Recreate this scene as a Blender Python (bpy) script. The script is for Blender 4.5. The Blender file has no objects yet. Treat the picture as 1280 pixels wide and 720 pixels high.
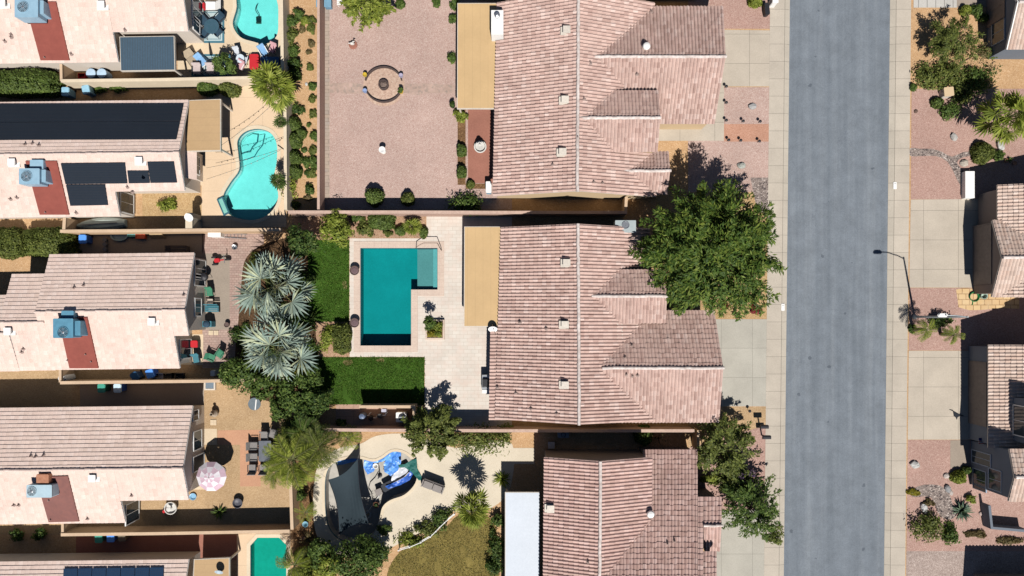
import bpy, bmesh, math, random
import numpy as np
from mathutils import Vector, Matrix, geometry, noise as mnoise

D = bpy.data
scene = bpy.context.scene
COL = scene.collection
random.seed(7)
RNG = np.random.default_rng(11)
rad = math.radians
H = 57.0        # flying height of the camera, metres
S = 15.0        # photograph pixels per metre on the ground


def W(px, py, z=0.0):
    """plan position of a feature seen at (px,py) of the aerial photograph, if it lies at height z"""
    k = (1 - z / H) / S
    return Vector(((px - 640) * k, (395 - py) * k, z))


# ---------------------------------------------------------------- camera, sky, sun, exposure
cam = D.cameras.new('camera')
cam.sensor_width = 36
cam.lens = 36 * H / (1280 / S)
cam.shift_y = 35 / 1280
cam.clip_end = 2000
cam_o = D.objects.new('camera', cam)
cam_o.location = (0, 0, H)
COL.objects.link(cam_o)
scene.camera = cam_o

SUN_EL = rad(53)
SUN_DX, SUN_DY = 0.18, -0.98        # horizontal direction towards the sun
world = D.worlds.new('World')
scene.world = world
world.use_nodes = True
nt = world.node_tree
bg = nt.nodes['Background']
sky = nt.nodes.new('ShaderNodeTexSky')
sky.sky_type = 'NISHITA'
sky.sun_disc = False
sky.sun_elevation = SUN_EL
sky.sun_rotation = math.atan2(SUN_DX, SUN_DY)
sky.altitude = 1200
sky.air_density = 0.7
sky.dust_density = 0.3
nt.links.new(sky.outputs[0], bg.inputs[0])
bg.inputs[1].default_value = 0.05
sl = D.lights.new('sun', 'SUN')
sl.energy = 5.0
sl.angle = rad(0.5)
sl.color = (1, 0.965, 0.92)
so = D.objects.new('sun', sl)
sd = Vector((SUN_DX, SUN_DY, 0)).normalized() * math.cos(SUN_EL) + Vector((0, 0, math.sin(SUN_EL)))
so.rotation_euler = sd.to_track_quat('Z', 'Y').to_euler()
so.location = sd * 80
COL.objects.link(so)
scene.view_settings.view_transform = 'Standard'
scene.view_settings.look = 'None'
scene.view_settings.exposure = 0.25
scene.view_settings.gamma = 1
scene.view_settings.use_curve_mapping = False
scene.cycles.max_bounces = 6
scene.cycles.diffuse_bounces = 1
scene.cycles.transparent_max_bounces = 8
scene.cycles.caustics_reflective = False
scene.cycles.caustics_refractive = False


# ---------------------------------------------------------------- materials
def lin(v):
    v = v / 255
    return v / 12.92 if v <= .04045 else ((v + .055) / 1.055) ** 2.4


def C(r, g, b, k=1.3):
    return tuple(min(.86, lin(v) / k) for v in (r, g, b))


MATS = {}


def node(nt, typ, **kw):
    n = nt.nodes.new(typ)
    for k, v in kw.items():
        setattr(n, k, v)
    return n


def mixrgb(nt, fac, a, b, blend='MIX'):
    m = nt.nodes.new('ShaderNodeMix')
    m.data_type = 'RGBA'
    m.blend_type = blend
    for sock, v in ((m.inputs[0], fac), (m.inputs[6], a), (m.inputs[7], b)):
        if isinstance(v, bpy.types.NodeSocket):
            nt.links.new(v, sock)
        elif isinstance(v, (int, float)):
            sock.default_value = v
        else:
            sock.default_value = (*v, 1)
    return m.outputs[2]


def mth(nt, op, a, b=0.0):
    m = nt.nodes.new('ShaderNodeMath')
    m.operation = op
    for sock, v in ((m.inputs[0], a), (m.inputs[1], b)):
        if isinstance(v, bpy.types.NodeSocket):
            nt.links.new(v, sock)
        else:
            sock.default_value = v
    return m.outputs[0]


def ramp(nt, fac, stops):
    r = nt.nodes.new('ShaderNodeValToRGB')
    els = r.color_ramp.elements
    while len(els) < len(stops):
        els.new(.5)
    for e, (p, c) in zip(els, stops):
        e.position = p
        e.color = (*c, 1) if not isinstance(c, (int, float)) else (c, c, c, 1)
    nt.links.new(fac, r.inputs[0])
    return r.outputs[0]


def noise_n(nt, vec, scale, detail=3, rough=.55):
    n = nt.nodes.new('ShaderNodeTexNoise')
    n.inputs['Scale'].default_value = scale
    n.inputs['Detail'].default_value = detail
    n.inputs['Roughness'].default_value = rough
    nt.links.new(vec, n.inputs['Vector'])
    return n.outputs[0]


def base_mat(name, rough=.85, spec=.3, metal=0):
    m = D.materials.new(name)
    m.use_nodes = True
    nt = m.node_tree
    p = nt.nodes['Principled BSDF']
    p.inputs['Roughness'].default_value = rough
    p.inputs['Specular IOR Level'].default_value = spec
    p.inputs['Metallic'].default_value = metal
    tc = nt.nodes.new('ShaderNodeTexCoord')
    return m, nt, p, tc.outputs['Object']


def bump_n(nt, p, h, strength, dist):
    b = nt.nodes.new('ShaderNodeBump')
    b.inputs['Strength'].default_value = strength
    b.inputs['Distance'].default_value = dist
    nt.links.new(h, b.inputs['Height'])
    nt.links.new(b.outputs[0], p.inputs['Normal'])


def mat(name, c1, c2=None, scale=6, rough=.85, spec=.3, metal=0, stain=.12, stain_scale=.6, bump=0):
    """two-colour noise with soft large stains"""
    if name in MATS:
        return MATS[name]
    m, nt, p, co = base_mat(name, rough, spec, metal)
    c2 = c2 or tuple(v * .82 for v in c1)
    n = noise_n(nt, co, scale, 4, .6)
    col = mixrgb(nt, ramp(nt, n, [(.35, 0), (.65, 1)]), c1, c2)
    if stain:
        s = ramp(nt, noise_n(nt, co, stain_scale, 4, .6), [(.3, 1 - stain), (.7, 1 + stain * .4)])
        col = mixrgb(nt, 1.0, col, s, 'MULTIPLY')
    nt.links.new(col, p.inputs['Base Color'])
    if bump:
        bump_n(nt, p, n, .6, bump)
    MATS[name] = m
    return m


def gravel(name, c1, c2, c3, cell=14, stain=.18, stain_scale=.35, bump=.03):
    """crushed rock: random-coloured cells plus large soft patches"""
    m, nt, p, co = base_mat(name, .95, .15)
    v = nt.nodes.new('ShaderNodeTexVoronoi')
    v.inputs['Scale'].default_value = cell * 1.7
    nt.links.new(co, v.inputs['Vector'])
    sep = nt.nodes.new('ShaderNodeSeparateColor')
    nt.links.new(v.outputs['Color'], sep.inputs[0])
    col = ramp(nt, sep.outputs[0], [(.0, c2), (.4, c1), (.75, c1), (1, c3)])
    s = ramp(nt, noise_n(nt, co, stain_scale, 5, .65), [(.28, 1 - stain), (.72, 1 + stain * .5)])
    col = mixrgb(nt, 1.0, col, s, 'MULTIPLY')
    nt.links.new(col, p.inputs['Base Color'])
    bump_n(nt, p, v.outputs['Distance'], .5, bump)
    MATS[name] = m
    return m


def line_mask(nt, sock, period, width, offset=0.0):
    f = mth(nt, 'FRACT', mth(nt, 'ADD', mth(nt, 'DIVIDE', sock, period), offset))
    return mth(nt, 'LESS_THAN', f, width / period)


def slab(name, c1, c2, jx=None, jy=None, width=.045, dark=.55, stain=.16, ox=0., oy=0., tone=0, bump=0):
    """concrete or paving with tooled joints; tone = panel to panel difference"""
    m, nt, p, co = base_mat(name, .85, .25)
    n = noise_n(nt, co, 9, 5, .65)
    col = mixrgb(nt, ramp(nt, n, [(.35, 0), (.65, 1)]), c1, c2)
    s = ramp(nt, noise_n(nt, co, .45, 5, .65), [(.3, 1 - stain), (.7, 1.03)])
    col = mixrgb(nt, 1.0, col, s, 'MULTIPLY')
    sx = nt.nodes.new('ShaderNodeSeparateXYZ')
    nt.links.new(co, sx.inputs[0])
    if tone:
        cx = nt.nodes.new('ShaderNodeCombineXYZ')
        if jx:
            nt.links.new(mth(nt, 'FLOOR', mth(nt, 'ADD', mth(nt, 'DIVIDE', sx.outputs[0], jx), ox)), cx.inputs[0])
        if jy:
            nt.links.new(mth(nt, 'FLOOR', mth(nt, 'ADD', mth(nt, 'DIVIDE', sx.outputs[1], jy), oy)), cx.inputs[1])
        wn = nt.nodes.new('ShaderNodeTexWhiteNoise')
        nt.links.new(cx.outputs[0], wn.inputs['Vector'])
        col = mixrgb(nt, 1.0, col, ramp(nt, wn.outputs[0], [(0, 1 - tone), (1, 1 + tone * .4)]), 'MULTIPLY')
    for axis, j, o in ((0, jx, ox), (1, jy, oy)):
        if j:
            lm = line_mask(nt, sx.outputs[axis], j, width, o)
            col = mixrgb(nt, mth(nt, 'MULTIPLY', lm, 1 - dark), col, (.05, .045, .04))
    nt.links.new(col, p.inputs['Base Color'])
    if bump:
        bump_n(nt, p, n, .5, bump)
    MATS[name] = m
    return m


def pavers(name, c1, c2, c3, mortar, bw, bh, msize=.012, stain=.12):
    m, nt, p, co = base_mat(name, .85, .25)
    b = nt.nodes.new('ShaderNodeTexBrick')
    b.inputs['Scale'].default_value = 1
    b.inputs['Brick Width'].default_value = bw
    b.inputs['Row Height'].default_value = bh
    b.inputs['Mortar Size'].default_value = msize
    b.inputs['Color1'].default_value = (*c1, 1)
    b.inputs['Color2'].default_value = (*c2, 1)
    b.inputs['Mortar'].default_value = (*mortar, 1)
    nt.links.new(co, b.inputs['Vector'])
    v = ramp(nt, noise_n(nt, co, 1.2, 5, .7), [(.42, 0), (.7, 1)])
    col = mixrgb(nt, mth(nt, 'MULTIPLY', v, .7), b.outputs[0], c3)
    s = ramp(nt, noise_n(nt, co, .5, 5, .65), [(.3, 1 - stain), (.7, 1.04)])
    col = mixrgb(nt, 1.0, col, s, 'MULTIPLY')
    nt.links.new(col, p.inputs['Base Color'])
    MATS[name] = m
    return m


def tile_mat(name, cols, stain=.18, streak=None):
    """one colour per roof tile (UV = tile index)"""
    m, nt, p, co = base_mat(name, .8, .25)
    uv = nt.nodes.new('ShaderNodeUVMap')
    fl = node(nt, 'ShaderNodeVectorMath', operation='FLOOR')
    nt.links.new(uv.outputs[0], fl.inputs[0])
    wn = nt.nodes.new('ShaderNodeTexWhiteNoise')
    nt.links.new(fl.outputs[0], wn.inputs['Vector'])
    k = len(cols) - 1
    col = ramp(nt, wn.outputs[0], [(i / k, c) for i, c in enumerate(cols)])
    s = ramp(nt, noise_n(nt, co, .5, 5, .7), [(.3, 1 - stain), (.7, 1.05)])
    col = mixrgb(nt, 1.0, col, s, 'MULTIPLY')
    g = ramp(nt, noise_n(nt, co, 14, 3, .6), [(.3, .86), (.7, 1.06)])
    col = mixrgb(nt, 1.0, col, g, 'MULTIPLY')
    nt.links.new(col, p.inputs['Base Color'])
    MATS[name] = m
    return m


def leaf(name, c1, c2, c3, trans=.35):
    """foliage: each leaf its own tone, thin and translucent"""
    m = D.materials.new(name)
    m.use_nodes = True
    nt = m.node_tree
    nt.nodes.remove(nt.nodes['Principled BSDF'])
    out = nt.nodes['Material Output']
    g = nt.nodes.new('ShaderNodeNewGeometry')
    col = ramp(nt, g.outputs['Random Per Island'], [(0, c1), (.55, c2), (1, c3)])
    tc = nt.nodes.new('ShaderNodeTexCoord')
    s = ramp(nt, noise_n(nt, tc.outputs['Object'], 1.6, 3, .6), [(.3, .72), (.7, 1.2)])
    col = mixrgb(nt, 1.0, col, s, 'MULTIPLY')
    d = nt.nodes.new('ShaderNodeBsdfPrincipled')
    d.inputs['Roughness'].default_value = .6
    d.inputs['Specular IOR Level'].default_value = .25
    t = nt.nodes.new('ShaderNodeBsdfTranslucent')
    mx = nt.nodes.new('ShaderNodeMixShader')
    mx.inputs[0].default_value = trans
    nt.links.new(col, d.inputs['Base Color'])
    nt.links.new(col, t.inputs[0])
    nt.links.new(d.outputs[0], mx.inputs[1])
    nt.links.new(t.outputs[0], mx.inputs[2])
    nt.links.new(mx.outputs[0], out.inputs[0])
    MATS[name] = m
    return m


def water(name, tint, wave=2.5, strength=.12):
    """clear absorbing water surface: light passes and is tinted, sky reflects by Fresnel"""
    m = D.materials.new(name)
    m.use_nodes = True
    nt = m.node_tree
    nt.nodes.remove(nt.nodes['Principled BSDF'])
    out = nt.nodes['Material Output']
    tc = nt.nodes.new('ShaderNodeTexCoord')
    tr = nt.nodes.new('ShaderNodeBsdfTransparent')
    tr.inputs[0].default_value = (*tint, 1)
    gl = nt.nodes.new('ShaderNodeBsdfGlossy')
    gl.inputs['Roughness'].default_value = .06
    fr = nt.nodes.new('ShaderNodeFresnel')
    fr.inputs[0].default_value = 1.33
    b = nt.nodes.new('ShaderNodeBump')
    b.inputs['Strength'].default_value = strength
    b.inputs['Distance'].default_value = .05
    nt.links.new(noise_n(nt, tc.outputs['Object'], wave, 3), b.inputs['Height'])
    nt.links.new(b.outputs[0], gl.inputs['Normal'])
    nt.links.new(b.outputs[0], fr.inputs['Normal'])
    mx = nt.nodes.new('ShaderNodeMixShader')
    nt.links.new(fr.outputs[0], mx.inputs[0])
    nt.links.new(tr.outputs[0], mx.inputs[1])
    nt.links.new(gl.outputs[0], mx.inputs[2])
    nt.links.new(mx.outputs[0], out.inputs[0])
    MATS[name] = m
    return m


def asphalt():
    m, nt, p, co = base_mat('asphalt', .9, .2)
    sx = nt.nodes.new('ShaderNodeSeparateXYZ')
    nt.links.new(co, sx.inputs[0])
    mp = nt.nodes.new('ShaderNodeMapping')
    mp.inputs['Scale'].default_value = (1.1, .035, 1)
    mp.inputs['Rotation'].default_value = (0, 0, rad(-.6))
    nt.links.new(co, mp.inputs[0])
    a = noise_n(nt, mp.outputs[0], 1.6, 4, .6)
    col = ramp(nt, a, [(.3, (.142, .163, .186)), (.5, (.162, .184, .208)), (.7, (.190, .212, .234))])
    fine = ramp(nt, noise_n(nt, co, 12, 4, .75), [(.3, .84), (.7, 1.13)])
    col = mixrgb(nt, 1.0, col, fine, 'MULTIPLY')
    blot = ramp(nt, noise_n(nt, co, .7, 6, .7), [(.3, .82), (.7, 1.09)])
    col = mixrgb(nt, 1.0, col, blot, 'MULTIPLY')
    # tyre polished lanes lighter, gutter edge lighter
    v = nt.nodes.new('ShaderNodeTexVoronoi')
    v.inputs['Scale'].default_value = .55
    nt.links.new(co, v.inputs['Vector'])
    spot = mth(nt, 'LESS_THAN', mth(nt, 'ADD', v.outputs['Distance'], mth(nt, 'MULTIPLY', noise_n(nt, co, 5, 3), .16)), .165)
    col = mixrgb(nt, mth(nt, 'MULTIPLY', spot, .55), col, (.05, .06, .075))
    # fine cracks
    vc = nt.nodes.new('ShaderNodeTexVoronoi')
    vc.feature = 'DISTANCE_TO_EDGE'
    vc.inputs['Scale'].default_value = .22
    wv = nt.nodes.new('ShaderNodeTexNoise')
    wv.inputs['Scale'].default_value = 1.2
    nt.links.new(co, wv.inputs['Vector'])
    vm = node(nt, 'ShaderNodeVectorMath', operation='ADD')
    nt.links.new(co, vm.inputs[0])
    nt.links.new(wv.outputs['Color'], vm.inputs[1])
    nt.links.new(vm.outputs[0], vc.inputs['Vector'])
    cr = mth(nt, 'LESS_THAN', vc.outputs['Distance'], .0035)
    col = mixrgb(nt, mth(nt, 'MULTIPLY', cr, .16), col, (.06, .07, .09))
    nt.links.new(col, p.inputs['Base Color'])
    return m


# ---------------------------------------------------------------- mesh building
class MB:
    """collects shapes of one part; build() links them as ONE mesh object"""

    def __init__(s, M=None):
        s.v, s.f, s.m, s.mi, s.M = [], [], [], 0, M

    def add(s, vs, fs):
        o = len(s.v)
        for v in vs:
            v = Vector(v)
            s.v.append(s.M @ v if s.M else v)
        for f in fs:
            s.f.append([i + o for i in f])
            s.m.append(s.mi)

    def box(s, c, d, rz=0, taper=1.0, bev=0):
        cx, cy, cz = c
        hx, hy, hz = d[0] / 2, d[1] / 2, d[2] / 2
        ca, sa = math.cos(rz), math.sin(rz)
        vs = []
        if bev and min(hx, hy) > bev:
            ring = [(hx, hy - bev), (hx - bev, hy), (-hx + bev, hy), (-hx, hy - bev), (-hx, -hy + bev), (-hx + bev, -hy), (hx - bev, -hy), (hx, -hy + bev)]
        else:
            ring = [(hx, hy), (-hx, hy), (-hx, -hy), (hx, -hy)]
        n = len(ring)
        for z, t in ((-hz, 1), (hz, taper)):
            for x, y in ring:
                vs.append((cx + ca * x * t - sa * y * t, cy + sa * x * t + ca * y * t, cz + z))
        fs = [list(range(n))[::-1], list(range(n, 2 * n))]
        fs += [[i, (i + 1) % n, n + (i + 1) % n, n + i] for i in range(n)]
        s.add(vs, fs)
        return s

    def prism(s, poly, z0, z1, cap=True):
        n = len(poly)
        if sum(poly[i][0] * poly[(i + 1) % n][1] - poly[(i + 1) % n][0] * poly[i][1] for i in range(n)) < 0:
            poly = poly[::-1]
        vs = [(p[0], p[1], z0) for p in poly] + [(p[0], p[1], z1) for p in poly]
        fs = [[i, (i + 1) % n, n + (i + 1) % n, n + i] for i in range(n)]
        if cap:
            fs += [list(range(n))[::-1], list(range(n, 2 * n))]
        s.add(vs, fs)
        return s

    def slabq(s, quad, th):
        """slab of thickness th below a quad given in 3D"""
        q = [Vector(p) for p in quad]
        nrm = (q[1] - q[0]).cross(q[3] - q[0]).normalized()
        if nrm.z < 0:
            q = q[::-1]
            nrm = (q[1] - q[0]).cross(q[3] - q[0]).normalized()
        n = len(q)
        s.add([p - nrm * th for p in q] + q, [list(range(n))[::-1], list(range(n, 2 * n))] + [[i, (i + 1) % n, n + (i + 1) % n, n + i] for i in range(n)])
        return s

    def tube(s, p0, p1, r0, r1=None, n=8, cap=True):
        p0, p1 = Vector(p0), Vector(p1)
        r1 = r0 if r1 is None else r1
        d = (p1 - p0)
        if d.length < 1e-6:
            return s
        d.normalize()
        a = d.orthogonal().normalized()
        b = d.cross(a)
        vs = []
        for p, r in ((p0, r0), (p1, r1)):
            for i in range(n):
                t = 2 * math.pi * i / n
                vs.append(p + a * math.cos(t) * r + b * math.sin(t) * r)
        fs = [[i, (i + 1) % n, n + (i + 1) % n, n + i] for i in range(n)]
        if cap:
            fs += [list(range(n))[::-1], list(range(n, 2 * n))]
        s.add(vs, fs)
        return s

    def path(s, pts, r, n=6):
        for a, b in zip(pts, pts[1:]):
            s.tube(a, b, r, r, n)
        return s

    def lathe(s, prof, c=(0, 0, 0), n=20, cap=True):
        vs, fs = [], []
        for r, z in prof:
            for i in range(n):
                t = 2 * math.pi * i / n
                vs.append((c[0] + r * math.cos(t), c[1] + r * math.sin(t), c[2] + z))
        for j in range(len(prof) - 1):
            for i in range(n):
                k = (i + 1) % n
                fs.append([j * n + i, j * n + k, (j + 1) * n + k, (j + 1) * n + i])
        if cap:
            fs += [list(range(n))[::-1], list(range((len(prof) - 1) * n, len(prof) * n))]
        s.add(vs, fs)
        return s

    def ball(s, c, r, n=12, m=7, jit=0, seed=0, zmin=-1):
        rr = random.Random(seed)
        vs, fs = [], []
        for j in range(m + 1):
            ph = math.pi * j / m
            for i in range(n):
                t = 2 * math.pi * i / n
                k = 1 + (rr.uniform(-jit, jit) if 0 < j < m else 0)
                z = math.cos(ph)
                vs.append((c[0] + r[0] * math.sin(ph) * math.cos(t) * k, c[1] + r[1] * math.sin(ph) * math.sin(t) * k, c[2] + r[2] * max(z, zmin) * k))
        for j in range(m):
            for i in range(n):
                k = (i + 1) % n
                fs.append([(j + 1) * n + i, (j + 1) * n + k, j * n + k, j * n + i])
        s.add(vs, fs)
        return s

    def ribbon(s, pts, th, z0, z1, closed=False, side=0):
        """wall of thickness th along a plan polyline, mitred corners"""
        P = [Vector((p[0], p[1])) for p in pts]
        n = len(P)
        L, R = [], []
        for i in range(n):
            a = P[i - 1] if (i or closed) else None
            b = P[(i + 1) % n] if (i < n - 1 or closed) else None
            d1 = (P[i] - a).normalized() if a is not None else None
            d2 = (b - P[i]).normalized() if b is not None else None
            if d1 is None:
                d1 = d2
            if d2 is None:
                d2 = d1
            n1 = Vector((-d1.y, d1.x))
            n2 = Vector((-d2.y, d2.x))
            mt = n1 + n2
            mt.normalize()
            k = min(1 / max(mt.dot(n1), .3), 2.0)
            lo, hi = {0: (-.5, .5), 1: (0, 1), -1: (-1, 0)}[side]
            L.append(P[i] + mt * k * th * hi)
            R.append(P[i] + mt * k * th * lo)
        vs = [(p.x, p.y, z0) for p in L] + [(p.x, p.y, z0) for p in R] + [(p.x, p.y, z1) for p in L] + [(p.x, p.y, z1) for p in R]
        fs = []
        for i in range(n if closed else n - 1):
            j = (i + 1) % n
            fs += [[2 * n + i, 3 * n + i, 3 * n + j, 2 * n + j], [i, j, n + j, n + i], [i, 2 * n + i, 2 * n + j, j], [n + i, n + j, 3 * n + j, 3 * n + i]]
        if not closed:
            fs += [[0, n, 3 * n, 2 * n], [n - 1, 3 * n - 1, 4 * n - 1, 2 * n - 1]]
        s.add(vs, fs)
        return s

    def build(s, name, mats, parent=None, smooth=False, local=False):
        me = D.meshes.new(name)
        off = Vector((0, 0, 0))
        if parent is not None and not local:
            off = parent_world(parent)
        me.from_pydata([tuple(v - off) for v in s.v], [], s.f)
        for m in (mats if isinstance(mats, (list, tuple)) else [mats]):
            me.materials.append(m)
        if max(s.m, default=0):
            me.polygons.foreach_set('material_index', s.m)
        bm = bmesh.new()
        bm.from_mesh(me)
        bmesh.ops.recalc_face_normals(bm, faces=bm.faces)
        bm.to_mesh(me)
        bm.free()
        if smooth:
            me.polygons.foreach_set('use_smooth', [True] * len(me.polygons))
        o = D.objects.new(name, me)
        COL.objects.link(o)
        if parent is not None:
            o.parent = parent
        return o


def parent_world(p):
    v = Vector((0, 0, 0))
    while p is not None:
        v += p.location
        p = p.parent
    return v


def tag(o, label=None, cat=None, group=None, kind=None):
    if label:
        o['label'] = label
    if cat:
        o['category'] = cat
    if group:
        o['group'] = group
    if kind:
        o['kind'] = kind
    return o


def thing(name, label, cat, loc, group=None, rz=0.0):
    o = D.objects.new(name, None)
    o.empty_display_size = .3
    COL.objects.link(o)
    o.location = loc
    o.rotation_euler = (0, 0, rz)
    return tag(o, label, cat, group)


def dup(root, loc, label, rz=0.0, sc=1.0):
    r = root.copy()
    COL.objects.link(r)
    r.location = loc
    r.rotation_euler = (0, 0, rz)
    r.scale = (sc, sc, sc)
    r['label'] = label
    for ch in list(root.children):
        c = ch.copy()
        COL.objects.link(c)
        c.parent = r
        for g in ch.children:
            d = g.copy()
            COL.objects.link(d)
            d.parent = c
    return r


USED = {}


def place(key, maker, loc, label, rz=0.0, sc=1.0):
    """first call builds the thing at the origin and moves it; later calls copy it with its parts"""
    if key not in USED:
        USED[key] = maker()
        o = USED[key]
        o.location = loc
        o.rotation_euler = (0, 0, rz)
        o.scale = (sc, sc, sc)
        o['label'] = label
        return o
    return dup(USED[key], loc, label, rz, sc)


ZERO = Vector((0, 0, 0))


def sheet(name, pts, z, m, holes=(), world=False, kind='structure'):
    """flat ground sheet; outline and holes in photograph pixels (or world metres)"""
    conv = (lambda p: Vector((p[0], p[1], z))) if world else (lambda p: W(p[0], p[1], z))
    loops = [[conv(p) for p in pts]] + [[Vector((p[0], p[1], z)) for p in h] for h in holes]
    vs = [v for l in loops for v in l]
    tris = geometry.tessellate_polygon(loops)
    me = D.meshes.new(name)
    me.from_pydata([tuple(v) for v in vs], [], [list(t) for t in tris])
    me.materials.append(m)
    bm = bmesh.new()
    bm.from_mesh(me)
    for f in bm.faces:
        f.normal_update()
        if f.normal.z < 0:
            f.normal_flip()
    bm.to_mesh(me)
    bm.free()
    o = D.objects.new(name, me)
    COL.objects.link(o)
    tag(o, kind=kind)
    return o


def smooth_loop(pts, k=4):
    """closed Catmull-Rom curve through the points"""
    n = len(pts)
    out = []
    for i in range(n):
        p0, p1, p2, p3 = (Vector((*pts[(i + j - 1) % n][:2], 0)) for j in range(4))
        for t in range(k):
            u = t / k
            q = .5 * ((2 * p1) + (-p0 + p2) * u + (2 * p0 - 5 * p1 + 4 * p2 - p3) * u * u + (-p0 + 3 * p1 - 3 * p2 + p3) * u ** 3)
            out.append((q.x, q.y))
    return out


# ---------------------------------------------------------------- foliage
def quads_obj(name, V, m, parent=None, local=True):
    """V: (N,4,3) array, each quad an island"""
    n = len(V)
    me = D.meshes.new(name)
    me.vertices.add(n * 4)
    me.vertices.foreach_set('co', V.reshape(-1).astype(np.float32))
    me.loops.add(n * 4)
    me.loops.foreach_set('vertex_index', np.arange(n * 4, dtype=np.int32))
    me.polygons.add(n)
    me.polygons.foreach_set('loop_start', np.arange(0, n * 4, 4, dtype=np.int32))
    me.polygons.foreach_set('loop_total', np.full(n, 4, dtype=np.int32))
    me.polygons.foreach_set('use_smooth', np.zeros(n, dtype=bool))
    me.update(calc_edges=True)
    me.materials.append(m)
    o = D.objects.new(name, me)
    COL.objects.link(o)
    if parent is not None:
        o.parent = parent
    return o


def unit(a):
    return a / np.maximum(np.linalg.norm(a, axis=1, keepdims=True), 1e-6)


def leaves(P, N, size, asp=.5, rng=RNG, along=None):
    """diamond leaves at P facing N, optionally lying along a twig direction"""
    n = len(P)
    N = unit(N)
    if along is None:
        T = unit(np.cross(N, rng.normal(size=(n, 3))))
    else:
        A = along + rng.normal(size=(n, 3)) * .45
        T = unit(A - N * np.sum(A * N, axis=1, keepdims=True))
    B = np.cross(N, T)
    s = (size * rng.uniform(.6, 1.35, n))[:, None]
    T = T * s
    B = B * s * asp
    return np.stack([P - T, P + B * 1.0 - T * .1, P + T, P - B - T * .1], axis=1)


def crown_cloud(R, Rz, nc, per, zc, rng, rc=.3, low=-.45, lumps=.18, clump_flat=.75):
    """leaf points gathered into clumps spread through an uneven crown"""
    ph = rng.uniform(0, 6.28, 4)
    d = unit(rng.normal(size=(nc * 3, 3)))
    d = d[d[:, 2] > low][:nc]
    ang = np.arctan2(d[:, 1], d[:, 0])
    k = 1 + lumps * (np.sin(3 * ang + ph[0]) * .6 + np.sin(5 * ang + ph[1]) * .4 + np.sin(8 * ang + ph[2]) * .3)
    r = (rng.uniform(.12, 1, len(d)) ** .45) * k
    cen = d * r[:, None] * np.array([R, R, Rz]) * .82
    P, N = [], []
    for c in cen:
        q = np.clip(rng.normal(size=(per, 3)), -1.5, 1.5) * R * rc * .5 * rng.uniform(.7, 1.3)
        q[:, 2] *= clump_flat
        P.append(c + q)
        N.append(q / (R * rc) * .8 + unit(c[None, :]) * .5 + np.array([0, 0, .55]) + rng.normal(size=(per, 3)) * .45)
    P = np.concatenate(P)
    P[:, 2] += zc
    return P, np.concatenate(N), cen + np.array([0, 0, zc])


BARK = None


def spray_cloud(R, Rz, nc, per, zc, rng, ln=.34, low=-.3, lumps=.18):
    """leafy twigs pointing outwards and drooping at their tips"""
    ph = rng.uniform(0, 6.28, 4)
    d = unit(rng.normal(size=(nc * 3, 3)))
    d = d[d[:, 2] > low][:nc]
    ang = np.arctan2(d[:, 1], d[:, 0])
    k = 1 + lumps * (np.sin(3 * ang + ph[0]) * .6 + np.sin(5 * ang + ph[1]) * .5 + np.sin(9 * ang + ph[2]) * .4)
    r = (rng.uniform(.05, 1, len(d)) ** .5) * k * .78
    cen = d * r[:, None] * np.array([R, R, Rz])
    P, N, T = [], [], []
    for c in cen:
        o = c / np.linalg.norm(c)
        o = o * np.array([1, 1, .35]) + rng.normal(size=3) * .28
        o /= np.linalg.norm(o)
        L = R * ln * rng.uniform(.6, 1.25)
        side = np.cross(o, [0, 0, 1.])
        side /= np.linalg.norm(side) + 1e-6
        t = rng.uniform(-.15, 1, per)
        w = np.clip(rng.normal(size=per), -1.6, 1.6) * (1.05 - .75 * t) * L * .26
        u = np.clip(rng.normal(size=per), -1.6, 1.6) * L * .07
        q = o[None, :] * (t * L)[:, None] + side[None, :] * w[:, None] + np.array([0, 0, 1.]) * (u - .22 * L * t ** 2 - .12 * np.abs(w))[:, None]
        P.append(c + q)
        N.append(np.array([0, 0, .9]) + o[None, :] * .35 + rng.normal(size=(per, 3)) * .4)
        T.append(o[None, :] + side[None, :] * (np.sign(w) * .6)[:, None])
    P = np.concatenate(P)
    P[:, 2] += zc
    return P, np.concatenate(N), np.concatenate(T), cen + np.array([0, 0, zc])


def tree(px, py, zc, R, Rz, m, label, cat='tree', name='shade_tree', nc=60, per=70, leafsize=.17, seed=1, group=None, low=-.45, rc=.3, trunk_r=None, lumps=.18, asp=.5, spray=0):
    rng = np.random.default_rng(seed)
    base = W(px, py, zc)
    base.z = 0
    t = thing(name, label, cat, base, group)
    T = None
    if spray:
        P, N, T, cen = spray_cloud(R, Rz, nc, per, zc, rng, spray, low, lumps)
    else:
        P, N, cen = crown_cloud(R, Rz, nc, per, zc, rng, rc, low, lumps)
    P[:, 2] = np.maximum(P[:, 2], .08)
    quads_obj('crown', leaves(P, N, leafsize, asp, rng, T), m, t)
    tr = trunk_r or R * .05
    fork = max(zc - Rz * .75, .35)
    mb = MB()
    mb.tube((0, 0, -.05), (.05, .03, fork), tr * 1.25, tr * .85, 8)
    order = rng.permutation(len(cen))[:max(8, len(cen) // 3)]
    for i in order:
        e = Vector(cen[i])
        mid = Vector((.05, .03, fork)).lerp(e, .5) + Vector((0, 0, -.06 * R))
        mb.tube((.05, .03, fork - .05), mid, tr * .5, tr * .28, 5)
        mb.tube(mid, e, tr * .28, tr * .08, 5)
    mb.build('trunk', BARK, t, local=True)
    return t


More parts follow.
